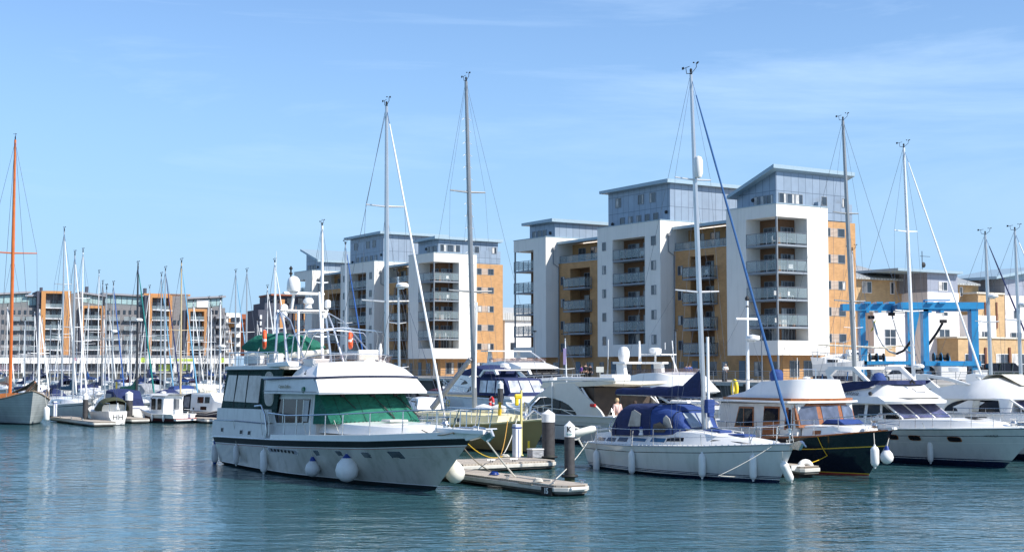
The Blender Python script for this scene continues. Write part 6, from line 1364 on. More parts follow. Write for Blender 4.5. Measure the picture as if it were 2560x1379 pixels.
TEAL=mat('teal_sail_cover',(.0,.16,.15),.75); LBLUE=mat('pale_blue_sail_cover',(.12,.32,.48),.75); MBLUE=mat('mid_blue_sail_cover',(.02,.09,.30),.75)
def Y(px,yt,d,L,label,deg=HD,xm=.56,**k):
    o,z=mast_at(px,yt,d,L,xm,deg); return small_yacht(o,deg,L,z,label,xm=xm,**k)
# behind the foreground boats, right to left
Y(2476,585,86,10.5,'yacht with grey mast and radome rising behind the rightmost cruisers',r=.13,jib=NAVYC,mastm=ALU,radar=8.2,sprw=1.1)
Y(2551,575,84,10.5,'yacht with the furthest right mast and a white reflector on it',r=.12,jib=WHJ,sprw=1.1,radar=7.6)
Y(2284,362,80,12.5,'yacht with white mast and white furled jib passing before the blue hoist',r=.12,jib=WHJ,mastm=ALUW,nspr=2,sprw=1.15,rake=.5,radar=3.9)
Y(2138,292,78,13,'yacht with tall dull grey mast beside the brick end wall',r=.14,mastm=DALU,nspr=2,sprw=1.2,rake=.7)
Y(2140,625,95,8,'yacht with slim white mast against the orange brick end',r=.07,mastm=ALUW,rail=False)
Y(968,258,66,13,'yacht with white furled jib and tall silver mast behind the green canvas cruiser',r=.14,jib=WHJ,mastm=ALU,nspr=2,sprw=1.25,rake=.2)
Y(1001,690,64.5,8.5,'short silver mizzen mast with radome behind the flybridge',xm=.45,r=.075,mastm=ALU,nspr=2,sprw=.55,radar=7.6)
Y(807,562,95,10,'yacht with stout white mast in front of the farther apartment block',r=.15,mastm=ALUW,nspr=2,sprw=.6)
Y(866,610,104,9.5,'yacht with blue furled jib in front of the farther apartment block',r=.10,jib=MBLUE,sprw=.6)
Y(688,655,130,10,'yacht with twin halyards mast rising behind the cruiser radar arch',r=.1,xm=.5,mastm=ALUW,jib=WHJ)
Y(1417,845,112,7,'small yacht mast with a purple flag beyond the pale sports cruiser',r=.07,mastm=ALUW,rail=False)
# the nearer left row
Y(186,637,112,9.5,'white yacht behind the left pontoon with teal boom cover and white furled jib',jib=WHJ,cover=mat('petrol_sail_cover',(.01,.07,.12),.8),r=.11,sprw=.9)
Y(158,577,120,11,'taller yacht with twin headsails behind the left pontoon yacht',jib=WHJ,r=.10,nspr=2,cover=NAVYC,hood=NAVYC)
Y(206,630,126,10,'yacht with white topped mast and navy cover in the second left row',r=.09,nspr=2,mastm=ALUW)
Y(100,772,118,8.5,'yacht whose mast carries a bright white furled sail near the orange mast',jib=WHJ,r=.13,mastm=WHJ,rail=False)
Y(247,683,150,9.5,'thin pale mast yacht left of the dark mast ketch',r=.07,mastm=ALUW)
Y(257,710,140,9,'yacht with dark slim mast and navy folded cover',r=.09,mastm=DALU,cover=NAVYC)
Y(284,712,132,9,'yacht with blue furled jib over the grey flats',jib=MBLUE,r=.09,radar=7.2)
Y(345,664,112,10.5,'yacht with black mast, teal furled jib and green boom cover',jib=TEAL,mastm=BLKM,r=.12,cover=GREENC,radar=7.6,sprw=.9)
Y(404,690,132,9,'yacht with silver mast just left of the pale double masts',r=.09,jib=LBLUE)
Y(414,676,122,10,'yacht with navy furled jib and double spreaders right of the green-jibbed yacht',r=.10,nspr=2,jib=NAVYC)
Y(454,656,118,10,'yacht with tan mast and pale blue furled jib',mastm=TAN,r=.10,jib=LBLUE,hood=NAVYC)
Y(553,750,112,8.5,'yacht with white mast and radome beside the navy-hulled cabin boat',mastm=ALUW,r=.10,radar=5.5,rail=False)
Y(530,770,150,8,'yacht with leaning white mast near the pale end block',mastm=ALUW,r=.09)
Y(590,681,150,10.5,'yacht with pale blue furled jib seen over the cruiser stern',r=.11,jib=LBLUE)
Y(618,679,142,10.5,'yacht with the right hand mast of the pair over the cruiser stern',r=.11)
Y(327,800,165,7.5,'small yacht with burgundy boom cover in the third row',cover=BURGC,r=.08)
Y(365,790,175,8,'small yacht with bright blue boom cover in the third row',cover=BLUEC,r=.08,hood=BLUEC)
Y(500,790,160,8,'yacht with burgundy cover near the far shop windows',cover=BURGC,r=.08)
Y(65,800,150,8,'small yacht with navy cover behind the orange mast',cover=NAVYC,r=.08)
Y(128,810,170,8,'small yacht with cream cover left of the pedestal',cover=CREAMC,r=.08)
# rows of look-alikes beyond, copied from three prototypes
protos=[]
for k,(cov,lab) in enumerate(((MBLUE,'small distant yacht with blue boom cover in the crowded rows before the shops'),(None,'small distant yacht with bare boom in the crowded rows before the shops'),(NAVYC,'small distant yacht with navy cover in the crowded rows before the shops'))):
    p=small_yacht(Vector((0,0,0)),0,8.5,[11.5,10.8,12.4][k],lab,'distant yachts moored before the shops',cover=cov,rail=True,r=.075,rad=.015,lod=1,mastm=ALUW,jib=[WHJ,None,WHJ][k],hood=[None,None,NAVYC][k]); protos.append(p)
rs=random.Random(3); k=0; used=[False]*3
ORD=['first','second','third','fourth','fifth','sixth','seventh','eighth','ninth','tenth','eleventh','twelfth','thirteenth','fourteenth','fifteenth']
for row,(d,px0,px1,st) in zip(('nearest','second','middle','fourth','farthest'),((185,-10,640,80),(215,-20,700,72),(250,-10,720,70),(290,0,740,66),(325,10,700,70))):
    x=px0+rs.uniform(0,20); q_=0
    while x<px1:
        i=k%3; p=protos[i] if not used[i] else copy_tree(protos[i]); used[i]=True
        dd=d+rs.uniform(-5,5); p.location=((x-1280)*dd/F,dd,0); p.rotation_euler.z=R(rs.choice((HD,HD+180,HD,HD+180))+rs.uniform(-3,3)); s=rs.uniform(.86,1.2); p.scale=(s,s,s); p['label']='yacht with %s, %s from left in the %s far row before shops'%(('blue boom cover','bare boom','navy cover')[i],ORD[q_],row); q_+=1
        x+=st*rs.uniform(.7,1.3); k+=1
# low motor boats scattered in the same rows
def small_motor(o,deg,L,label,group=None,hull=None,canopy=None,glass=None):
    rt=empty('cabin_cruiser',o,deg,label,'cabin cruiser',group); h=Hull(L*.9,L*.33,[(0,1.1),(.5,1.15),(1,1.55)],rake=L*.1,stern=.92,wl=.86,flare=1.3,pb=2.4,fine=1.8)
    h.mesh([('z',-.4,0),('z',.15,1),('d',.2,2),('d',.15,1),('d',0,1)],[NAVYP,hull or GREYW,BLUEP],rt,n=12); h.deckmesh(rt,DECKW,n=8)
    c=House([(L*.30,L*.14,1.15,L*.12,1.9,.1),(L*.45,L*.14,1.2,L*.11,1.95,.1),(L*.62,L*.12,1.3,L*.08,1.5,.08),(L*.85,L*.05,1.45,L*.03,1.6,.03)]); c.mesh('cabin',WHITE,rt,True)
    m=MB(); c.side([(L*.32,1.45),(L*.5,1.5),(L*.46,1.8),(L*.33,1.78)],None,None,'w',.02,(-1,1),.012,m); m.build('cabin_window',DARKG,rt)
    if canopy:
        k=House([(L*.02,L*.13,1.1,L*.10,1.6,.1),(L*.12,L*.14,1.1,L*.12,2.15,.15),(L*.33,L*.14,1.2,L*.12,2.2,.15)]); k.mesh('canopy',canopy,rt,True)
        m=MB(); k.side([(L*.13,1.45),(L*.3,1.45),(L*.3,2.0),(L*.15,1.98)],None,None,'w',.02,(-1,1),.02,m); m.build('canopy_window',glass or CLEARP,rt)
    h.railing(rt,.45,.95,5,.5,.08,.016,bow=True)
    return rt
def MO(px,d,L,label,deg=HD,**k): return small_motor(Vector(((px-1280)*d/F,d,0)),deg,L,label,**k)
MO(330,104,8.5,'white cruiser with large navy and grey hood above the small sloop',HD+180,canopy=NAVYC,glass=GREYC)
MO(205,135,8,'white sports boat with navy canopy behind the left pontoon yacht',canopy=NAVYC)
MO(440,128,7.5,'small cruiser with royal blue canopy behind the fishing boat',canopy=BLUEC)
MO(385,140,7.5,'small cruiser with grey canopy left of the tan mast',HD+180,canopy=GREYC)
MO(525,135,8,'white cruiser with white hardtop near the cruiser stern windows',HD+180,canopy=CREAMC)
MO(560,160,9,'old launch with red hull line behind the cruiser stern',hull=REDP)
MO(60,125,8,'small cruiser with dark blue canopy beyond the grey wooden boat',canopy=NAVYC)
MO(130,150,7.5,'pale sports boat left of the navy canopied boats',HD+180)
MO(1085,112,7.5,'small white boat beyond the green windscreen cover',canopy=BURGC)
MO(1110,90,6.5,'low white launch left of the navy-canopied cruiser',HD+180)
MO(1770,76,5.5,'white cabin boat with railings between mast and deckhouse')
MO(300,190,7,'distant white motor boat near the yellow posts',canopy=BLUEC); MO(470,200,7.5,'distant white motor boat near the local shop',canopy=NAVYC)
# ---- grey wooden boat with the orange mast
def wooden_boat():
    g=G(74,1061); dg=-60; a=R(dg); o=Vector((g.x-math.cos(a)*13,g.y-math.sin(a)*13,0)); rt=empty('wooden_ketch',o,dg,'weathered grey wooden boat with a tall orange varnished mast at the left edge','wooden boat')
    h=Hull(13,4.4,[(0,1.35),(.6,1.45),(.85,1.85),(1,2.35)],rake=1.0,stern=.75,wl=.84,flare=1.3,pb=3.2,fine=2.6,bowp=1.)
    h.mesh([('z',-.5,0),('z',.1,1),('d',.08,2),('d',.0,2)],[ANTIF,linemat('grey_hull_planks',(.34,.37,.36),(.24,.26,.26),60,.17,.012,.55,var=.12,offs=0),TEAK],rt); h.deckmesh(rt,TEAK); h.rubrail(rt,TEAK,.04,0)
    mastset(rt,5.6,1.6,20.9,h,ORMAST,.165,(.56,),1.75,None,None,None,None,rad=.014,rake=.2)
    m=MB(); m.tube([(11.5,0,2.2),(14.6,0,2.95)],[.12,.06],8); m.build('bowsprit',WOOD,rt,True)
    m=MB()
    for k in range(6): m.tube([(11.0+k*.55,-.8+k*.1,2.2+k*.1),(11.8+k*.5,0,2.45+k*.12),(11.0+k*.55,.8-k*.1,2.2+k*.1)],.07,5)
    m.build('bow_netting',mat('tarred_net',(.06,.055,.04),.9),rt)
    c=House([(2,1.3,1.4,1.2,1.9,.08),(6.5,1.2,1.4,1.1,2.0,.08)]); c.mesh('deckhouse',WOOD,rt,30)
    m=MB(); c.side([(2.6,1.5),(3.6,1.5),(3.6,1.8),(2.6,1.8)],None,None,'w',.02,(-1,1),.012,m); m.build('window',DARKG,rt)
    m=MB(); m.tube([(5.4,0,2.7),(.8,0,2.8)],.1,8); m.build('boom',ORMAST,rt,True)
    m=MB(); m.tube([(5.2,-.05,3.05),(3.4,0,2.98),(1.2,0,2.95)],[.3,.24,.14],8); m.build('stowed_sail',CREAMC,rt,60)
    m=MB()
    for sd in (-1,1): m.tube([h.pt(.35,h.sheer(.35)+.7,sd),h.pt(.6,h.sheer(.6)+.7,sd),h.pt(.85,h.sheer(.85)+.5,sd)],.03,5)
    for t in (.35,.45,.55,.65,.75,.85):
        for sd in (-1,1): p=h.pt(t,h.sheer(t),sd); m.tube([p,(p[0],p[1],p[2]+.65)],.025,5)
    m.build('guard_rail',TEAK,rt)
    fender(frame(o,dg)(13.6,1.0,.75),frame(o,dg)(13.0,1.0,1.9),'white fender between the grey wooden bow and the left pontoon','long',1.0,.2)
wooden_boat()
# ---- small sloop, transom toward the camera
def little_sloop():
    g=G(292,1062); o=Vector((g.x,g.y+.1,0)); dg=119; rt=empty('small_sloop',o,dg,'little white sloop with olive hood and an HH mark on its transom','sailing yacht')
    h=Hull(7.0,2.1,[(0,.95),(.5,.85),(1,1.15)],rake=.9,stern=.60,wl=.8,flare=.85,pb=2,fine=1.7,srake=-.1)
    h.mesh([('z',-.4,0),('z',.05,1),('d',.0,1)],[ANTIF,GREYW],rt); h.deckmesh(rt,DECKW)
    # wineglass transom panel
    tp=[(-.62,.92),(.62,.92),(.60,.6),(.42,.25),(.12,.04),(-.12,.04),(-.42,.25),(-.60,.6)]; m=MB(); m.prism(tp,'x',-.16,-.10); m.build('transom',WHITE,rt)
    textobj('monogram','HH',.52,BLACKR,rt,(-.17,-.0,.52),(R(90),0,R(-90)))
    m=MB(); rings=[]
    for x,z in ((.5,.72),(1.1,.95),(2.2,.9),(2.9,.35)): rings.append([(x,.95*math.cos(a),.95+z*math.sin(a)**.7) for a in [i*math.pi/10 for i in range(11)]])
    m.loft(rings,0,False,False); m.build('sprayhood',OLIVEC,rt,True)
    c=House([(1.2,.8,.9,.75,1.35,.05),(4.6,.6,.95,.5,1.3,.05),(5.5,.3,1.0,.2,1.1,0)]); c.mesh('coachroof',WHITE,rt,True)
    m=MB(); m.tube([(-.12,0,1.0),(.1,.0,1.25),(-.05,0,1.5)],[.16,.10,.03],6); m.build('stern_ornament',WHITE,rt,True)
    m=MB()
    for y in (-.55,.55): m.tube([(-.05,y,.95),(-.05,y,1.5),(1.2,y*1.5,1.5),(1.2,y*1.5,.95)],.016,5)
    m.build('stern_rail',CHROME,rt)
    mastset(rt,3.9,1.3,9.5,h,ALU,.06,(.5,),.6,None,None,None,None,rad=.01)
little_sloop()
# ---- white fishing boat with arched wheelhouse
def fishing_boat():
    g=G(460,1057); dg=138; a=R(dg); o=Vector((g.x,g.y,0)); rt=empty('fishing_boat',o,dg,'small white fishing boat with arched wheelhouse and two side windows','fishing boat')
    h=Hull(5.0,2.05,[(0,.62),(.45,.62),(.7,.85),(1,1.0)],rake=.5,stern=.95,wl=.84,flare=1.3,pb=2.6,fine=2.0)
    h.mesh([('z',-.4,0),('z',.14,1),('f',.55,2),('d',.0,2)],[ANTIF,mat('maroon_paint',(.07,.012,.012),.4),WHITE],rt); h.deckmesh(rt,DECKW,drop=.12); h.rubrail(rt,WHITE,.05,0)
    m=MB(); rings=[]
    for x,hb,zt in ((1.35,.84,1.95),(1.9,.84,2.0),(2.9,.80,1.98),(3.35,.62,1.55),(3.8,.45,1.05)): rings.append([(x,-hb,.6),(x,-hb*.94,zt-.22),(x,-hb*.7,zt),(x,0,zt+.06),(x,hb*.7,zt),(x,hb*.94,zt-.22),(x,hb,.6)])
    m.loft(rings); recalc(m.build('wheelhouse',WHITE,rt,True))
    m=MB(); m.loft([[(1.0,-.82,1.92),(1.0,-.6,2.04),(1.0,.6,2.04),(1.0,.82,1.92)],[(3.1,-.78,1.94),(3.1,-.55,2.08),(3.1,.55,2.08),(3.1,.78,1.94)]],0,False,False); m.build('roof_lip',GREYW,rt)
    for x in (1.62,2.38):
        for sd in (-1,1): m=MB(); m.prism([(x,.95),(x+.42,.95),(x+.42,1.66),(x+.36,1.72),(x+.06,1.72),(x,1.66)],'y',sd*.79,sd*.87); m.build('window',DARKG,rt)
    m=MB(); m.box(1.30,1.345,-.5,-.05,.95,1.7); m.build('door_pane',mat('grey_glass',(.15,.16,.17),.1),rt)
    m=MB(); m.box(-.28,.02,-.85,.85,.18,.30); m.build('swim_platform',WHITE,rt,bevel=.02); m=MB(); m.box(-.3,-.02,-.87,.87,.30,.34); m.build('platform_trim',REDP,rt)
    m=MB(); m.lathe([(.15,0),(.2,.03),(.2,.12),(.1,.16)],(2.6,0,2.07),12); m.build('radome',WHITE,rt,True)
    m=MB(); m.tube([(.1,-.8,.62),(.1,-.8,.95),(1.2,-.85,.95)],.02,5); m.tube([(.1,.8,.62),(.1,.8,.95),(1.2,.85,.95)],.02,5); m.build('stern_rail',CHROME,rt)
    f=frame(o,dg)
    for i,(x,l) in enumerate(((1.0,'white fender nearest the fishing boat transom'),(2.4,'white fender midway along the fishing boat'),(3.8,'white fender near the fishing boat bow'))): fender(f(x,h.y(x,.4)+.12,.38),f(x,h.y(x,.6),.75),l,'long',.42,.09)
fishing_boat()
# ---- navy cabin boat
def navy_cabin_boat():
    g=G(478,1050); o=Vector((g.x,g.y,0)); dg=-40; rt=empty('cabin_boat',o,dg,'navy-hulled cabin boat with white wheelhouse and dark stern curtain','cabin boat')
    h=Hull(6.2,2.3,[(0,.75),(.5,.7),(1,1.2)],rake=.6,stern=.9,wl=.85,flare=1.3,pb=2.5,fine=1.9); h.mesh([('z',-.4,0),('z',.1,1),('d',.06,2),('d',.0,2)],[ANTIF,NAVYP,WHITE],rt); h.deckmesh(rt,DECKW); h.rubrail(rt,ROPEW,.03,.2)
    c=House([(1.1,.95,.75,.85,2.0,.04),(3.4,.95,.75,.85,2.02,.05),(3.8,.9,.8,.8,1.5,.03),(5.2,.5,.9,.4,1.2,.03)]); c.mesh('wheelhouse',WHITE,rt,30)
    m=MB(); k=House([(.05,.9,.7,.75,1.9,.03),(1.1,.95,.7,.86,2.04,.03)]); k.mesh('stern_curtain',mat('black_canvas',(.02,.02,.022),.8),rt,30); k.side([(.2,1.0),(.95,1.0),(.95,1.8),(.25,1.75)],rt,CLEARP,'curtain_window',.02)
    for x0,x1,z0,z1 in ((1.9,2.6,1.35,1.8),(2.75,3.3,1.35,1.8),(2.3,3.0,.85,1.1),(1.4,1.55,.85,1.0)):
        for sd in (-1,1): m=MB(); c.side([(x0,z0),(x1,z0),(x1,z1),(x0,z1)],None,None,'w',.02,(sd,),.02,m); m.build('window',DARKG,rt)
    fender(frame(o,dg)(1.2,-1.25,.45),frame(o,dg)(1.2,-1.1,.8),'grey ball fender on the navy-hulled cabin boat','ball',.4,.16,None,GREYW)
navy_cabin_boat()
# ================================================================ far waterfront flats and shops on the left
FA=25.; FO=P(0,900,385); fO=(FO.x,FO.y)
def fx(px,py=900,y=0.): return plane_y(fO,FA,px,py,y)
GBR=linemat('grey_brick',(.21,.20,.20),(.15,.15,.15),1.2,.4,.04,.85,var=.08); DBR=mat('dark_slate_and_side_shade',(.06,.065,.09),.7); OR=mat('orange_timber_frame',(.47,.225,.08),.7,var=.12); RST=mat('rust_cladding',(.28,.08,.035),.7)
GLH=mat('pale_roof_glazing',(.30,.42,.42),.1,var=.2)
def pxbox(mb,x0,x1,yt,yb,y0,y1,mi=0):
    a,zt=fx((x0+x1)/2,yt,y0); _,zb=fx((x0+x1)/2,yb,y0); xa=fx(x0,yt,y0)[0]; xb=fx(x1,yt,y0)[0]; mb.box(xa,xb,y0,y1,zb,zt,mi); return xa,xb,zb,zt
def flats(name,label,segs,loc=None):
    return empty(name,(FO.x,FO.y,0),FA,label,'apartment block')
ft=flats('waterfront_flats','long row of grey brick flats with orange framed balcony bays above the white shop fronts',None)
zb0=fx(200,890)[1]
# shops at ground level
sh=empty('shop_terrace',(FO.x,FO.y,0),FA,'white fascia shop terrace with green posters and a local shop sign','shops')
x0=fx(-40)[0]; x1=fx(583)[0]; zf0,zf1=fx(290,908)[1],fx(290,890)[1]
m=MB(); m.box(x0,x1,-1.2,.6,zf0,zf1); m.build('fascia',WHITE,sh)
m=MB(); m.box(x0,x1,.4,14,LZ,zf0); m.build('wall',mat('shop_back_wall',(.16,.16,.17),.8),sh)
m=MB(); m.box(x0,x1,-1.6,14,zf1+.01,zf1+.3); m.build('canopy_roof',mat('lead_roof',(.28,.28,.30),.7),sh)
m=MB(); 
for px in (-10,57,118,205,262,322,385,438,480,530,575): x=fx(px,900,-1)[0]; 
for px in (-10,57,118,205,262,322,385,438,480,530,575):
    x=fx(px,900,-1)[0]; m=MB(); m.box(x-.45,x+.45,-1.1,-.2,LZ,zf0); m.build('pillar',WHITE,sh)
rs=random.Random(11)
pal=[mat('shop_window_dark',(.04,.045,.05),.1,var=.5),mat('poster_pink',(.55,.42,.46),.6,var=.3,scale=1),mat('poster_lime',(.40,.55,.03),.6,var=.1),mat('poster_pale',(.55,.58,.66),.6,var=.2,scale=1.2),mat('shop_brown',(.20,.10,.07),.6,var=.5,scale=1.2)]
px=-8
while px<575:
    w_=rs.choice((12,15,18)); xa=fx(px,900,.38)[0]; xb=fx(px+w_-2,900,.38)[0]
    mi=1 if px<55 else (3 if 110<px<175 else (2 if 392<px<418 or 440<px<470 else (4 if 330<px<372 and rs.random()<.6 else 0)))
    m=MB(); m.box(xa,xb,.30,.38,LZ+.35,zf0-.25); m.build('shop_window',pal[mi],sh); px+=w_
LIME=mat('lime_sign',(.45,.58,.06),.5); zs=(zf0+zf1)/2
xs=fx(503,900,-1.2)[0]; textobj('lettering','local',1.7,BLACKR,sh,(xs,-1.23,zs),(R(90),0,0))
xa,xb=fx(432,900,-1.2)[0],fx(484,900,-1.2)[0]; m=MB(); m.box(xa,xb,-1.25,-1.205,zs-.35,zs+.35); m.build('sign_strip',LIME,sh)
for px in (358,555):
    x=fx(px,900,-1.2)[0]; m=MB(); m.lathe([(.8,0),(.8,.04)],(x,-1.25,zs),16,0,'y'); m.build('round_logo',LIME,sh)
x=fx(189,900,-1.2)[0]; textobj('lettering','R',1.4,mat('pink_lettering',(.5,.05,.15),.5),sh,(x,-1.23,zs),(R(90),0,0))
# the flats: solid masses
def mass(n,mt,*boxes,par=ft):
    out=[]
    for b in boxes:
        m=MB(); out.append(pxbox(m,*b)); m.build(n,mt,par)
    return out
mass('wall',GBR,(-30,95,768,889,1.0,13),(178,208,733,889,.6,13),(262,372,766,889,1.0,13),(431,469,740,889,.8,13),(518,563,769,889,.6,13),(104,180,727,730,.5,13))
mass('painted_shade_return',DBR,(93,105,727,889,-.4,12),(362,372,738,889,-.4,12),(459,469,775,889,-.4,12),(199,208,766,889,-.4,12),(515,524,790,889,-.4,6))  # left sides of the bays, their shade put into a dark colour
def bay(px0,px1,pt,ix0,ix1,slabs,yy=-1.0):
    m=MB(); a=pxbox(m,px0,ix0,pt,889,yy,6); b=pxbox(m,ix1,px1,pt,889,yy,6); pxbox(m,ix0,ix1,pt,pt+6,yy,6); m.build('balcony_frame',OR,ft)
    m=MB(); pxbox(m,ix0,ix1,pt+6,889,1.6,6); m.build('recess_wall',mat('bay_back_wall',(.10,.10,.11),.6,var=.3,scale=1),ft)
    xa,xb=a[1],b[0]
    for s in slabs:
        z=fx((ix0+ix1)/2,s,yy)[1]; m=MB(); m.box(xa,xb,yy+.02,1.6,z-.25,z); sl=m.build('balcony',WFRAME,ft); g=MB(); g.box(xa,xb,yy+.05,yy+.1,z+.05,z+1.0); g.build('glass_panel',BGLASS,sl)
        n=3
        for k in range(n):
            u0=lerp(xa,xb,(k+.12)/n); u1=lerp(xa,xb,(k+.88)/n); w=MB(); w.box(u0,u1,1.5,1.59,z+.1,z+2.1,0 if (k+int(s))%3 else 1); w.build('window',[GLASSW,mat('window_lit_pale',(.30,.36,.38),.2,var=.3)],ft)
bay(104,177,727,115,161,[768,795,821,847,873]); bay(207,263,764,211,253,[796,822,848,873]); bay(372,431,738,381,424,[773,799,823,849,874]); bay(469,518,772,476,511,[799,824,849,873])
# penthouse glazing and roofs
def glaz(px0,px1,t0,t1,b):
    xa=fx(px0,t0,2)[0]; xb=fx(px1,t1,2)[0]; za=fx(px0,t0,2)[1]; zb=fx(px1,t1,2)[1]; zz=fx(px0,b,2)[1]
    m=MB(); m.prism([(xa,zz-1),(xb,zz-1),(xb,zb),(xa,za)],'y',2,11); m.build('penthouse_wall',mat('penthouse_grey',(.17,.18,.18),.7),ft)
    n=max(2,int((px1-px0)/13)); 
    for k in range(n):
        u0,u1=(k+.06)/n,(k+.94)/n; m=MB(); m.prism([(lerp(xa,xb,u0),lerp(za,zb,u0)-2.4),(lerp(xa,xb,u1),lerp(za,zb,u1)-2.4),(lerp(xa,xb,u1),lerp(za,zb,u1)-.3),(lerp(xa,xb,u0),lerp(za,zb,u0)-.3)],'y',1.9,1.99); m.build('roof_glazing',GLH,ft)
    m=MB(); m.prism([(xa-.8,za),(xb+.8,zb),(xb+.8,zb+.5),(xa-.8,za+.5)],'y',1.0,12); m.build('roof',mat('lead_roof',(.28,.28,.30),.7),ft)
glaz(-20,70,738,732,768); glaz(70,94,741,741,768); glaz(206,258,733,742,764); glaz(262,345,736,741,766); glaz(345,372,741,742,766); glaz(431,462,739,741,766); glaz(468,556,748,743,769)
m=MB(); pxbox(m,492,521,749,768,1.7,1.9); m.build('white_panel',WHITE,ft)
for px,t in ((104,718),(218,716),(364,720)): m=MB(); pxbox(m,px-3,px+3,t,734,3,5); m.build('chimney',DBR,ft)
m=MB(); pxbox(m,360,476,734,739,1,11); m.build('roof',OR,ft)
# windows on the grey brick parts
for a,b,st in ((4,90,14),(266,360,14),(434,458,12),(180,199,12),(528,548,10)):
    px=a
    while px<b-4:
        for s in (780,804,829,855,880) if a<400 else (780,805,830,856,880):
            if a in (180,434) and (s+px)%2<1: continue
            m=MB(); pxbox(m,px,px+6.5,s-5,s+5,.9 if a in(4,266) else .5,1.2); m.build('window',GLASSW,ft)
        px+=st
for s in (800,824,849,874):
    for a,b in ((22,50),(56,92),(268,300),(310,345)):
        z=fx((a+b)/2,s,0)[1]; xa,xb=fx(a,s,0)[0],fx(b,s,0)[0]; m=MB(); m.box(xa,xb,0,1,z-.2,z); sl=m.build('balcony',SLAB,ft); m=MB(); m.box(xa,xb,.02,.06,z,z+1); m.build('glass_panel',BGLASS,sl)
for s in (790,814,838,862): m=MB(); pxbox(m,540,572,s,s+6,-1.4,1.5); m.build('balcony',mat('grey_balcony',(.22,.22,.23),.7),ft)
# white end block and small neighbours
eb=empty('apartment_block',(FO.x,FO.y,0),FA,'white rendered end block right of the grey flats','apartment block')
mass('wall',WHITE,(566,602,782,889,4,14),par=eb); mass('wall_panel',OR,(572,590,795,889,3.8,3.99),par=eb)
for s in (800,825,850,873):
    m=MB(); pxbox(m,578,600,s-7,s+4,3.6,3.79); m.build('window',GLASSW,eb); m=MB(); pxbox(m,566,597,s+6,s+8,2.2,3.8); m.build('balcony',SLAB,eb)
nb=empty('apartment_block',(FO.x,FO.y,0),FA,'low green grey block with rust side beyond the white end block','apartment block')
mass('wall',mat('sage_render',(.30,.34,.29),.8),(622,652,800,889,6,16),par=nb); mass('side_wall',RST,(603,622,788,889,9,16),par=nb)
m=MB(); pxbox(m,600,652,785,797,8,15); m.build('roof',RST,nb)
for px in (628,640):
    for s in (825,850): m=MB(); pxbox(m,px,px+5,s-4,s+4,5.9,5.99); m.build('window',GLASSW,nb)
# dark navy and orange block behind the cruiser's arch
dk=empty('apartment_block',(FO.x,FO.y,0),FA,'dark slate and orange apartment block seen behind the cruiser radar arch','apartment block')
mass('wall',DBR,(646,700,774,925,-40,-28),(662,700,757,775,-40,-28),(678,775,738,925,-38,-26),par=dk)
mass('orange_panel',OR,(700,712,748,820,-38.6,-38),(735,742,765,830,-38.6,-38),(760,772,757,830,-38.6,-38),par=dk); mass('roof',RST,(678,775,735,739,-39,-26),par=dk)
for s in (792,808,824,840,856,872): m=MB(); pxbox(m,650,655,s-5,s+5,-40.5,-40); m.build('window',WFRAME,dk)
for px in (682,718,745,780):
    for s in (752,778,804,830,856,882): m=MB(); pxbox(m,px,px+11,s-7,s+6,-38.9,-38.5); m.build('window',pal[0],dk)
for s in (790,816,842): 
    m=MB(); pxbox(m,676,700,s,s+8,-41.5,-39); m.build('balcony',BGLASS,dk)
# ================================================================ small houses between the two big blocks, right waterfront, boatyard
def zb_(py,d): return CH+(916-py)*d/F
def simple_block(name,label,d,px0,px1,ytop,wallm,depth=10,deg=BD+90,wins=(),cat='building',roofm=None,par=None,ybot=None,rooflip=.4,extra=None):
    """front face toward the camera side (normal along the end-face direction), left edge px0 at depth d"""
    o=P(px0,900,d); rt=par or empty(name,(o.x,o.y,0),deg,label,cat)
    return rt,(o.x,o.y)
sb=empty('terrace_house',(P(1262,900,250).x,250,0),BD+90,'pale houses with ribbed light roofs glimpsed between the two apartment blocks','house')
hz=lambda py:zb_(py,250)
m=MB(); m.box(0,6.5,0,3.4,LZ,hz(800)); m.build('wall',WHITE,sb); m=MB(); m.prism([(-.5,hz(800)),(3.9,hz(800)),(3.9,hz(770)),(3.2,hz(766)),(-.5,hz(782))],'x',-1,8); m.build('roof',linemat('ribbed_roof',(.42,.43,.42),(.25,.26,.26),.5,50,.06,.5),sb)
for z in (4.2,7): m=MB(); m.box(1.2,2.4,-.05,-.003,z,z+1.3); m.build('window',GLASSW,sb)
RD=BD+90   # local x runs along the face that looks at the camera, y goes back
class Face:
    def __init__(s,px,d): o=P(px,900,d); s.o=(o.x,o.y); s.d=d
    def x(s,px,y=0.,py=900): return plane_y(s.o,RD,px,py,y)
RW=mat('lilac_white_render',(.70,.67,.66),.8,var=.03); RB=linemat('yellow_brick',(.47,.32,.17),(.42,.29,.16),.46,.15,.012,.85,var=.1); RC=linemat('lilac_cladding',(.30,.32,.38),(.2,.22,.26),1.6,1.6,.03,.4,.2,var=.05,offs=0.)
RIB=linemat('ribbed_metal_roof',(.42,.43,.41),(.22,.23,.22),.6,60,.08,.45,.3,offs=0.,axis='x')
f=Face(2140,185); fo=f.o
def rpart(name,mt,par,px0,px1,yt,yb,y0,y1,tilt=None):
    xa=f.x(px0,y0)[0]; xb=f.x(px1,y0)[0]; pm=(px0+px1)/2; zt=f.x(pm,y0,yt)[1]; zb=LZ-.1 if yb is None else f.x(pm,y0,yb)[1]
    m=MB(); m.box(xa,xb,y0,y1,zb,zt); m.build(name,mt,par); return xa,xb,zb,zt
def rwin(par,px0,px1,yt,yb,y,mull=1,tr=0,fr=None,name='window'):
    xa=f.x(px0,y)[0]; xb=f.x(px1,y)[0]; pm=(px0+px1)/2; window(par,'y',xa,xb,f.x(pm,y,yb)[1],f.x(pm,y,yt)[1],y,mull,tr,fr or WFRAME,None,name=name)
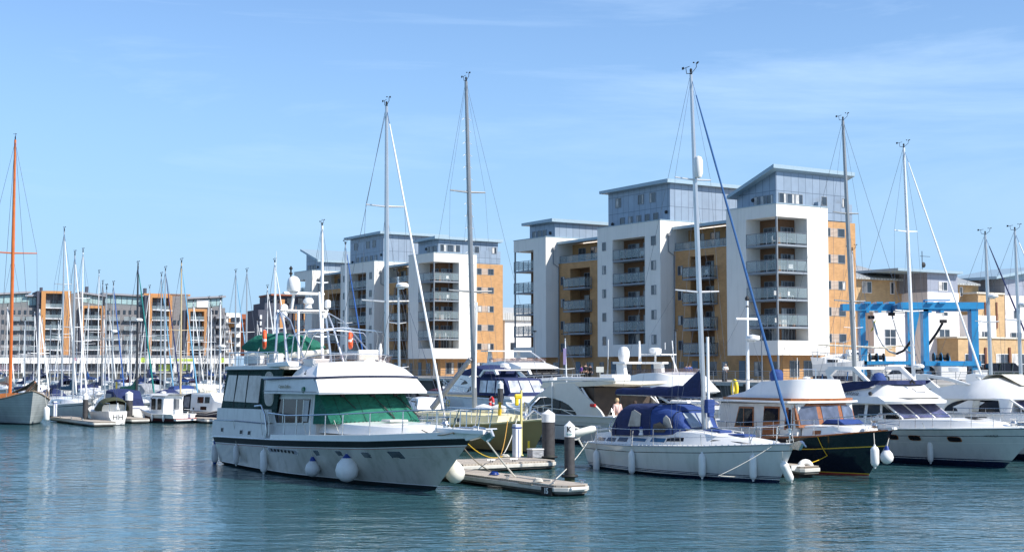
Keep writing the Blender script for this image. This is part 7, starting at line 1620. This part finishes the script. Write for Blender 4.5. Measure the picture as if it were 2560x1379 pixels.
def rb(label,cat='building',name='waterfront_building'): return empty(name,(fo[0],fo[1],0),RD,label,cat)
a=rb('low yellow brick building with ribbed metal roof behind the hoist left leg')
rpart('wall',RB,a,2120,2262,699,None,2,12)
xa=f.x(2120,1)[0]; xb=f.x(2262,1)[0]; z0=f.x(2190,1,699)[1]; m=MB(); m.prism([(1,z0),(1,z0+.25),(9,z0+2.6),(9,z0+2.3)],'x',xa,xb); m.build('roof',RIB,a)
rwin(a,2158,2182,703,732,2,1); rwin(a,2228,2238,705,735,2,0)
xa,xb,zb,zt=rpart('bay_wall',RW,a,2186,2266,779,None,-3,2); rpart('bay_return',mat('render_painted_shade',(.40,.35,.28),.8),a,2158,2186,779,None,-1,2); rpart('coping',FASCIA,a,2158,2267,777,779.6,-3.1,2)  # the return is a darker copy of the render, shade in its colour
rwin(a,2212,2241,822,864,-3,1,1); rpart('brick_panel',RB,a,2213,2240,866,890,-3.03,-3)
t=rb('white tower with lilac clad top storey in the middle of the right waterfront')
rpart('wall',RW,t,2322,2400,731,None,-2.5,6); rpart('side_wall',RW,t,2262,2322,731,None,2,8) ; rpart('top_storey',RC,t,2322,2398,681,731,-2.4,6); rpart('side_storey',mat('clad_painted_shade',(.2,.19,.19),.6),t,2252,2322,683,735,1.5,8)  # side storey in a darker cladding tone that carries its shade
xa=f.x(2245,-3)[0]; xb=f.x(2408,-3)[0]; zr=f.x(2330,-3,681)[1]; m=MB(); m.box(xa,xb,-3.3,8,zr,zr+.35); m.box(f.x(2320,0)[0],f.x(2352,0)[0],0,5,zr+.35,zr+.7); m.build('roof',FASC,t)
for py0,py1 in ((704,727),(779,790),(822,864)): rwin(t,2350 if py0<800 else 2349,2372 if py0<800 else 2376,py0,py1,-2.4 if py0<760 else -2.5,1,1 if py0>800 else 0)
rpart('brick_panel',RB,t,2350,2375,868,905,-2.54,-2.5); rwin(t,2266,2280,706,730,1.5,0)
m=MB(); m.tube([(f.x(2310,1)[0],1,zr),(f.x(2310,1)[0],1,zr+3.3)],.05,5); m.tube([(f.x(2305,1)[0],1,zr+2.6),(f.x(2330,1)[0],1,zr+2.6)],.03,4); m.lathe([(.02,0),(.35,.1),(.4,.16)],(f.x(2313,1)[0],.8,zr+1.4),12,0,'y'); m.build('aerial',BLACKR,t)
b=rb('stepped yellow brick building with hipped light roof right of the white tower')
rpart('wall',RB,b,2400,2450,713,None,5,14); xa=f.x(2396,4)[0]; xb=f.x(2456,4)[0]; zr=f.x(2425,4,713)[1]; m=MB(); m.prism([(4,zr),(4,zr+.25),(11,zr+2.2),(11,zr+2.0)],'x',xa,xb); m.build('roof',RIB,b)
rpart('upper_wall',mat('dark_brown_brick',(.13,.07,.05),.8),b,2448,2500,702,735,8,14); rpart('roof',FASC,b,2440,2500,697,702,7,15); rpart('wall',RB,b,2448,2514,734,None,2.5,9); rpart('coping',CREAMC,b,2446,2516,731,735,2.3,9); rwin(b,2403,2410,717,740,5,0)
rpart('side_wall',RB,b,2500,2518,700,None,5.5,12)
for px in (2466,2494): rpart('downpipe',mat('brown_pipe',(.16,.06,.03),.6),b,px,px+3,755,820,2.35,2.5)
l=rb('low yellow brick ground floor with white framed shop windows at far right')
rpart('wall',RB,l,2396,2600,845,None,-6,3); rpart('coping',CREAMC,l,2394,2602,842,846,-6.2,3)
for k,px in enumerate((2412,2442,2490,2530,2560)): rwin(l,px,px+(20 if k<2 else 32),884,935,-6,2 if k>1 else 1,1)
for px in (2464,2524): rpart('downpipe',mat('brown_pipe',(.16,.06,.03),.6),l,px,px+4,868,935,-6.2,-6)
w_=rb('white cube building set back above the brick ground floor at right')
rpart('wall',RW,w_,2422,2492,788,846,-2,4); rpart('return_wall',mat('render_painted_shade',(.40,.35,.28),.8),w_,2404,2421,788,846,0,4); rwin(w_,2444,2470,827,843,-2,2)  # return wall again in the render tone with shade painted in
g_=rb('grey clad building with sloping roof at the right edge')
rpart('wall',RW,g_,2516,2620,739,None,3,12); rpart('cladding',RC,g_,2516,2620,700,739,2.95,12)
xa=f.x(2490,2)[0]; xb=f.x(2620,2)[0]; m=MB(); z1=f.x(2500,2,698)[1]; z2=f.x(2600,2,672)[1]; m.prism([(xa,z1),(xb,z2),(xb,z2+.5),(xa,z1+.4)],'y',1.6,12); m.prism([(f.x(2516,3)[0],z1-2),(xb,z1-2),(xb,z2),(f.x(2516,3)[0],z1+.4)],'y',3.0,12); m.build('roof',FASC,g_)
for py in (775,832): rwin(g_,2536,2549,py,py+22,3,0); 
rwin(g_,2528,2556,830,845,2.9,1)
# ---- the blue boat hoist
BLU=mat('hoist_blue',(.025,.24,.48),.4,var=.12,scale=1,coat=.2); BLU2=mat('hoist_blue_dark',(.012,.085,.22),.45)
def hoist():
    d=140; o=P(2104,960,d); rt=empty('boat_hoist',(o.x,o.y,LZ),0,'bright blue mobile boat hoist with black slings standing on the quay','boat hoist')
    Y0=[0.]
    s=lambda px:((px-1280)*(d+Y0[0])/F)-o.x; z=lambda py:zb_(py,d+Y0[0])-LZ
    def bm(px0,px1,y0,y1,yt,yb,mi=0,dpt=None): m=MB(); m.box(s(px0),s(px1),y0,y1,z(yb),z(yt)); return m
    LG=[(2148,2161,7,8,'leg'),(2267,2284,7.2,8.2,'leg'),(2304,2318,-.5,.5,'leg'),(2424,2441,-.6,.6,'leg')]
    for a,b,y0,y1,n in LG:
        Y0[0]=7.5 if y0>2 else 0.; bm(a,b,y0,y1,762,948).build(n,BLU,rt)
    # left and right top beams at their different depths; crossbeam between
    Y0[0]=7.5; m=MB(); m.box(s(2104),s(2270),6.9,8.1,z(777),z(760)); m.build('top_beam',BLU,rt); Y0[0]=0.; m=MB(); m.box(s(2249),s(2455),-.7,.7,z(773),z(756)); m.box(s(2249),s(2420),-.5,.5,z(778),z(773)); m.build('top_beam',BLU,rt)
    m=MB(); xq=s(2268); m.loft([[(xq-.5,-.6,z(757)),(xq+.4,-.6,z(757)),(xq+.4,-.6,z(771)),(xq-.5,-.6,z(771))],[(xq+.4,7.5,z(757)),(xq+1.3,7.5,z(757)),(xq+1.3,7.5,z(771)),(xq+.4,7.5,z(771))]]); m.build('cross_beam',BLU2,rt)
    for px,y in ((2165,7.5),(2195,7.5),(2225,7.5),(2320,0),(2350,0)):
        Y0[0]=y; m=MB(); m.box(s(px-8),s(px+8),y-.9,y+.9,z(760),z(755)); m.box(s(px-4),s(px+4),y-.8,y+.8,z(782),z(776)); m.build('trolley',BLU,rt)
    Y0[0]=0.; m=MB(); m.box(s(2311),s(2375),-.3,.3,z(752),z(749)); m.tube([(s(2311),0,z(756)),(s(2311),0,z(749))],.08,5); m.build('top_rail',BLU,rt)
    Y0[0]=7.5; m=MB(); m.prism([(s(2161),z(850)),(s(2167),z(852)),(s(2161),z(930))],'y',7,7.3); m.prism([(s(2284),z(778)),(s(2298),z(780)),(s(2284),z(840))],'y',7.2,7.5); m.build('gusset',BLU,rt)
    bm(2152,2285,7,8.2,902,911).build('side_beam',BLU,rt); Y0[0]=0.; bm(2306,2445,-.7,.7,902,914).build('side_beam',BLU,rt)
    for x0,y in ((2150,7.5),(2275,7.5),(2310,0),(2434,0)):
        Y0[0]=y; k=MB(); k.lathe([(.1,-.3),(.75,-.28),(.8,-.15),(.8,.15),(.75,.28),(.1,.3)],(s(x0+6),y,.8),18,0,'y'); w=k.build('wheel',BLACKR,rt,True); k=MB(); k.lathe([(.05,-.34),(.35,-.32),(.35,.32),(.05,.34)],(s(x0+6),y,.8),12,0,'y'); k.build('hub',BLU,w,True)
    Y0[0]=0.; m=MB(); m.box(s(2338),s(2402),-1.6,1.0,z(948),z(914)); m.build('engine_housing',WHITE,rt,bevel=.05); m=MB(); m.box(s(2336),s(2404),-1.65,1.05,z(913.8),z(905)); m.build('engine_roof',BLU,rt)
    for px,y in ((2181,7.5),(2199,7.5),(2341,0),(2359,0)):
        Y0[0]=y; m=MB(); m.lathe([(.45,-.4),(.45,-.3),(.25,-.28),(.25,.28),(.45,.3),(.45,.4)],(s(px),y,z(893)),16,0,'x'); dd=m.build('winch_drum',BLACKR,rt,True); m=MB(); m.lathe([(.3,-.46),(.5,-.45),(.5,-.41),(.3,-.40)],(s(px)+.1,y,z(893)),14,0,'x'); m.prism([(y-.3,z(902)),(y+.3,z(902)),(y,z(888))],'x',s(px)+.42,s(px)+.55); m.build('drum_cheek',BLU,dd,True)
    # hook blocks and slings
    for px,py,y in ((2178,793,7.5),(2229,785,6.6),(2358,803,0)):
        Y0[0]=y; m=MB(); m.cbox((s(px),y,z(py)),(.62,.5,.34)); m.tube([(s(px),y,z(py)),(s(px),y,z(770))],.03,4); m.build('hook_block',BLACKR,rt,bevel=.06)
    def sling(pts,mt,w0=.11,y=7.2):
        m=MB(); pp=[]
        for a,b,yy in pts: Y0[0]=yy; pp.append(Vector((s(a),yy,z(b))))
        m=MB(); m.tube(pp,w0,6,flat=1.); m.build('sling',mt,rt,True)
    SL=mat('pale_sling',(.55,.54,.50),.8,var=.3,scale=3)
    sling([(2183,800,7.3),(2192,835,6),(2206,862,4.5),(2222,878,3.5),(2240,884,3)],SL); sling([(2240,884,3),(2258,876,2.4),(2272,858,1.8),(2282,845,1.2)],BLACKR,.13)
    sling([(2231,790,6.6),(2240,822,5),(2256,862,4),(2270,880,3),(2288,887,2)],SL,.09); sling([(2356,808,0),(2340,834,.8),(2322,858,1.6),(2312,868,2)],BLACKR,.13)
    Y0[0]=7.; m=MB(); m.prism([(s(2176),z(828)),(s(2184),z(812)),(s(2182),z(824)),(s(2172),z(832))],'y',6.9,6.95); m.prism([(s(2181),z(812)),(s(2190),z(796)),(s(2186),z(812))],'y',6.9,6.95); m.build('warning_flag',mat('flag_yellow',(.45,.42,.02),.7),rt)
    return rt
hoist()
# ---- ashore: containers, boats on the hard, vehicles
def container(px0,px1,yt,yb,d,label,m_=None,deg=0):
    o=P(px0,yb,d); w=(px1-px0)*d/F; h=(yb-yt)*d/F; m=MB(); n=max(3,int(w/.3)); rt=empty('shipping_container',(o.x,o.y,LZ),deg,label,'container')
    m.box(0,w,.06,2.4,0,h)
    m.build('box',m_ or WHITE,rt); m=MB()
    for i in range(n): m.box(w*i/n+.02,w*(i+.5)/n,0,.06,.12,h-.12)
    m.build('corrugated_side',m_ or WHITE,rt); m=MB(); m.box(-.03,w+.03,-.02,.07,h-.1,h+.02); m.box(-.03,w+.03,-.02,.07,0,.1); m.build('frame_rails',GREYW,rt)
    return rt
container(2161,2222,908,950,150,'pale ribbed shipping container on the quay under the hoist')
container(2164,2212,885,908,170,'white storage container behind the hoist winches',CREAM)
c=P(2450,940,128); m=MB(); m.box(0,1.1,0,.8,0,1.2); m.build('b',WHITE) if 0 else None
def car(o,deg,label,m_,L=4.3,H_=1.5,name='parked_car',suv=False):
    rt=empty(name,o,deg,label,'car'); w=.88; m=MB()
    hz=.95 if suv else .80; pr=[(-L/2,.35),(-L/2,hz-.05),(-L/2+.15,hz+.05),(L*.18,hz),(L/2-.25,hz-.18),(L/2,hz-.35),(L/2,.3)]
    rings=[[(x,y*k,z) for x,z in pr] for y,k in ((-w,1),(-w*.96,1),(w*.96,1),(w,1))]; rings=[[(x*s_,y,z) for x,z in pr] for y,s_ in ((-w,.97),(-w+.08,1),(w-.08,1),(w,.97))]; m.loft(rings); m.build('body',m_,rt,True)
    top=H_; g=[(-L/2+.12,hz),(-L/2+(.2 if suv else .45),top-.04),(L*.06,top),(L*.26,hz-.02)]; m=MB(); m.loft([[(x,y,z) if z<top-.1 else (x,y*.84,z) for x,z in g] for y in (-w+.02,w-.02)]); m.build('cabin',DARKG,rt,30)
    m=MB(); m.prism([(-L/2+.45,top-.03),(L*.04,top+.01),(L*.04,top+.04),(-L/2+.45,top+.01)],'y',-w*.82,w*.82)
    for x in (-L/2+.9,-.1): m.prism([(x-.1,hz),(x,hz),(x+.12,top-.02),(x+.04,top-.02)],'y',-w+.0,-w*.82)
    m.build('roof',m_,rt)
    for x in (-L*.31,L*.31):
        for y in (-w+.02,w-.02):
            k=MB(); k.lathe([(.05,-.1),(.33,-.1),(.34,0),(.33,.1),(.05,.1)],(x,y,.33),18,0,'y'); wh=k.build('wheel',BLACKR,rt,True); k=MB(); k.lathe([(.02,-.12),(.2,-.115),(.2,.115),(.02,.12)],(x,y,.33),10,0,'y'); k.build('rim',CHROME,wh,True)
    for y in (-.6,.6): k=MB(); k.cbox((-L/2+.02,y,hz-.12),(.08,.25,.14)); k.build('tail_lamp',REDPL,rt); k=MB(); k.cbox((L/2-.1,y,hz-.3),(.12,.3,.12)); k.build('headlight',GREYW,rt)
    return rt
car((P(2248,950,136).x,136,LZ),180-12,'white hatchback parked on the quay right of the ribbed container',WHITE,4.1,1.5)
car((P(2524,950,137).x,137,LZ),5,'dark green four-wheel drive car parked at far right',mat('dark_green_paint',(.012,.02,.014),.25,coat=.5),4.5,1.85,suv=True)
car((P(2425,950,150).x,150,LZ),0,'dark car half hidden behind the hoist engine housing',BLACKP,4.3,1.5)
c=P(2451,945,126); m=MB(); m.box(-.55,.55,-.3,.3,0,1.15); m.box(-.6,.6,-.35,.35,1.15,1.2); tag(m.build('kiosk_box',WHITE,None,loc=(c.x,126,LZ)),'white metal cabinet on the quay right of the hoist','cabinet')
def boat_ashore(o,deg,L,label,col=None):
    rt=empty('boat_ashore',o,deg,label,'boat'); h=Hull(L*.9,L*.33,[(0,1.6),(1,2.0)],rake=L*.1,stern=.85,wl=.6,flare=.8,pb=2.2,fine=1.7,draft=1); h.zb=2.0
    hh=h.mesh([('z',.0,0),('z',.5,1),('d',0,1)],[NAVYP,col or WHITE],rt,n=12); h.deckmesh(rt,DECKW,n=8)
    c=House([(L*.25,L*.12,1.6,L*.1,2.3,.1),(L*.6,L*.1,1.7,L*.07,2.1,.1),(L*.8,L*.05,1.8,L*.03,1.9,0)]); c.mesh('cabin',WHITE,rt,True)
    m=MB(); c.side([(L*.3,1.85),(L*.5,1.85),(L*.5,2.1),(L*.3,2.15)],None,None,'w',.02,(-1,1),.015,m); m.build('cabin_window',DARKG,rt)
    m=MB()
    for x in (L*.2,L*.7):
        for y in (-.9,.9): m.tube([(x,y,-.0),(x,y*.5,.9)],.06,5)
    m.build('cradle',BLU2,rt); h.railing(rt,.3,.95,5,.55,.08,.02,bow=True)
    m=MB(); m.tube([(L*.1,-.5,2.0),(L*.1,-.5,3.2),(L*.3,-.5,3.4)],.03,5); m.build('stern_gantry',CHROME,rt)
    return rt
boat_ashore((P(2035,950,142).x,142,LZ+.1),-25,5.0,'white boat propped ashore left of the hoist beneath the brick wall')
boat_ashore((P(2140,950,147).x,147,LZ+.5),195,5.2,'second white boat ashore with clutter on deck beside the hoist left leg')
boat_ashore((P(2095,950,154).x,154,LZ+1.0),10,4.6,'small white boat ashore behind, below the brick end windows',CREAM)
m=MB(); m.tube([(0,0,0),(7.2,0,-.35)],.09,8); tag(m.build('unstepped_mast',CREAMC,None,True,loc=P(2046,861,138)),'pale mast lying level across the boats stored ashore','mast')
m=MB(); m.tube([(0,0,0),(5.2,0,.25)],.06,8); tag(m.build('unstepped_mast',TAN,None,True,loc=P(2162,869,146)),'thin tan spar lying across behind the winch drums','mast')
# ---- people on the promenade
SK=mat('skin',(.45,.26,.18),.6)
def person(o,deg,label,top,legs,hair,h=1.72,lean=0.,sit=False,arms='down',extra=None):
    rt=empty('person',o,deg,label,'person'); s=h/1.72
    def skinned(name,verts,edges,rad,mt,sub=1):
        me=bpy.data.meshes.new(name); me.from_pydata([tuple(c*s for c in v) for v in verts],edges,[]); o_=bpy.data.objects.new(name,me); COL.objects.link(o_)
        sm=o_.modifiers.new('skin','SKIN'); sm.use_smooth_shade=True
        for i,r_ in enumerate(rad): me.skin_vertices[0].data[i].radius=(r_[0]*s,r_[1]*s) if isinstance(r_,tuple) else (r_*s,r_*s)
        me.skin_vertices[0].data[0].use_root=True; ss=o_.modifiers.new('sub','SUBSURF'); ss.levels=sub; ss.render_levels=sub
        bpy.context.view_layer.update(); nm=bpy.data.meshes.new_from_object(o_.evaluated_get(bpy.context.evaluated_depsgraph_get())); bpy.data.objects.remove(o_)
        nm.materials.clear(); nm.materials.append(mt); q=bpy.data.objects.new(name,nm); COL.objects.link(q); q.parent=rt; return q
    st=.14
    # one continuous body: pelvis, spine, neck, head, arms with hands, legs with feet
    V_=[(0,0,.95),(lean*.3,0,1.15),(lean*.7,0,1.38),(lean*.8,0,1.48),(lean*.9,0,1.60),(lean*.9+.01,0,1.68)]
    E_=[(0,1),(1,2),(2,3),(3,4),(4,5)]; Rr=[(.15,.12),(.14,.11),(.17,.11),.055,.085,.06]
    def add(v,par,r): V_.append(v); E_.append((par,len(V_)-1)); Rr.append(r); return len(V_)-1
    for sd in (-1,1):
        a=add((lean*.7,sd*.19,1.40),2,.065); 
        if arms=='down': b=add((.02+lean*.5,sd*.25,1.13),a,.048); c_=add((.08+lean*.5,sd*.24,.90),b,.038)
        else: b=add((.02,sd*.27,1.16),a,.048); c_=add((.22,sd*.10,1.20),b,.038)
        hnd=add((V_[c_][0]+.03,V_[c_][1],V_[c_][2]-.07),c_,.032); 
        for q in (-.025,-.008,.01,.027): add((V_[hnd][0]+.02,V_[hnd][1]+q,V_[hnd][2]-.08),hnd,.009)
        add((V_[hnd][0]+.04,V_[hnd][1]-sd*.03,V_[hnd][2]-.04),hnd,.010)
        hp_=add((0,sd*.09,.88),0,.10); k=add((.03+sd*st*.5,sd*.10,.50),hp_,.068); an=add((sd*st*.9,sd*.10,.10),k,.045); add((sd*st*.9+.14,sd*.11,.035),an,.035)
    skinned('body',V_,E_,Rr,SK)
    # clothes as slightly larger shells
    skinned('jacket',[(0,0,.92),(lean*.3,0,1.12),(lean*.7,0,1.40)]+[(lean*.7,-.19,1.40),(.02+lean*.5,-.25,1.13),(.08+lean*.5,-.24,.95)]+[(lean*.7,.19,1.40),(.02+lean*.5,.25,1.13),(.08+lean*.5,.24,.95)] if arms=='down' else [(0,0,.92),(lean*.3,0,1.12),(lean*.7,0,1.40),(lean*.7,-.19,1.40),(.02,-.27,1.16),(.18,-.13,1.19),(lean*.7,.19,1.40),(.02,.27,1.16),(.18,.13,1.19)],[(0,1),(1,2),(2,3),(3,4),(4,5),(2,6),(6,7),(7,8)],[(.18,.15),(.165,.135),(.19,.13),.085,.065,.055,.085,.065,.055],top)
    skinned('trousers',[(0,0,.95),(0,-.09,.86),(.03-st*.5,-.10,.50),(-st*.9,-.10,.12),(0,.09,.86),(.03+st*.5,.10,.50),(st*.9,.10,.12)],[(0,1),(1,2),(2,3),(0,4),(4,5),(5,6)],[(.16,.135),.115,.082,.062,.115,.082,.062],legs)
    m=MB(); m.lathe([(.02,.13),(.07,.11),(.10,.05),(.105,-.01),(.08,-.06),(.06,-.09)],(lean*.9*s-.015,0,1.64*s),14); m.build('hair',hair,rt,True)
    m=MB(); x=lean*.9*s+.078*s
    for y in (-.03,.03): m.cbox((x,y,1.625*s),(.012,.02,.012))
    m.cbox((x,0,1.575*s),(.01,.045,.01)); m.build('face_features',BLACKR,rt); m=MB(); m.prism([(x-.01,1.625*s),(x+.022,1.595*s),(x-.01,1.59*s)],'y',-.012,.012)
    for sd in (-1,1): m.cbox((lean*.9*s,sd*.088*s,1.61*s),(.03,.015,.05))
    m.build('nose_and_ears',SK,rt)
    return rt
PURP=mat('purple_cloth',(.20,.07,.32),.8); BLKC=mat('black_cloth',(.015,.015,.018),.8); DEN=mat('blue_cloth',(.05,.10,.28),.8); JEAN=mat('dark_denim',(.02,.03,.06),.8); HBR=mat('brown_hair',(.05,.03,.02),.8); HGR=mat('grey_hair',(.4,.38,.35),.8); WHC=mat('white_cloth',(.65,.65,.62),.8); PINKC=mat('pale_pink_cloth',(.6,.42,.38),.8); REDC=mat('red_cloth',(.5,.05,.05),.8)
def promen(px,d): p=P(px,930,d); return (p.x,d,LZ+.02)
person(promen(1453,152),200,'person in a purple top and dark skirt walking on the promenade',PURP,BLKC,HBR,1.66)
person(promen(1464,151),-70,'tall person in a black coat beside the one in purple',BLKC,BLKC,HBR,1.82)
person(promen(1475,151.5),-95,'person in a black coat bending slightly, right of the purple top',BLKC,BLKC,BLKC,1.70,.12)
person(promen(1716,144),-110,'person in a pale blue shirt walking, left of a pair',DEN,JEAN,HBR,1.70)
person(promen(1724,144.6),-100,'person in a mid blue jacket walking, right of a pair',mat('mid_blue_jacket',(.03,.08,.30),.8),JEAN,HBR,1.74)
person(promen(1814,146),-90,'grey-haired person in white and black top standing at the quay edge',WHC,BLKC,HGR,1.76,arms='up')
person(promen(972,172),-60,'person in a dark red top on the promenade before the farther block',REDC,JEAN,HBR,1.7)
person(f_(2.25,1.2,.72),-60,'person in a pale pink shirt standing in the cockpit of the pale sports cruiser',PINKC,CREAMC,mat('fair_hair',(.45,.33,.18),.8),1.66)
person(f_(1.6,.6,.62),160,'person in a red top in the cockpit of the pale sports cruiser',REDC,GREYC,HBR,1.62)
# street furniture on the promenade
for px,d,l in ((1337,150,'leftmost'),(1690,146,'middle'),(1905,143,'rightmost')):
    p=P(px,930,d); rt=empty('street_lamp',(p.x,d,LZ),0,'slim grey lamp column on the promenade, %s of three'%l,'street lamp'); m=MB(); m.tube([(0,0,0),(0,0,5.2)],[.08,.05],8); m.build('column',GALV,rt,True); m=MB(); m.lathe([(.05,0),(.22,.05),(.22,.12),(.03,.18)],(0,0,5.2),12); m.build('lamp_head',BLACKR,rt,True)
p=P(1500,930,150); m=MB(); m.box(-.4,.4,-.05,.05,.9,1.5); m.box(-.04,.04,-.03,.03,0,.9); tag(m.build('notice_board',CREAM,None,loc=(p.x,150,LZ)),'small pale notice board on a post by the promenade railing','sign')
for px,d,l in ((1330,133,'promenade bin near the old white motor yacht'),(1860,130,'litter bin near the quay corner')):
    p=P(px,940,d); m=MB(); m.lathe([(.25,0),(.28,.9),(.30,.92),(.12,1.05)],seg=14); tag(m.build('litter_bin',BLACKR,None,True,loc=(p.x,p.y+12,LZ)),'dark '+l,'litter bin')
m=MB(); m.box(0,.24,-.01,.01,-1.3,0); tag(m.build('banner_flag',mat('purple_flag',(.30,.24,.42),.8),None,loc=P(1408,870,111.5)),'narrow purple banner flying from the small mast','flag')
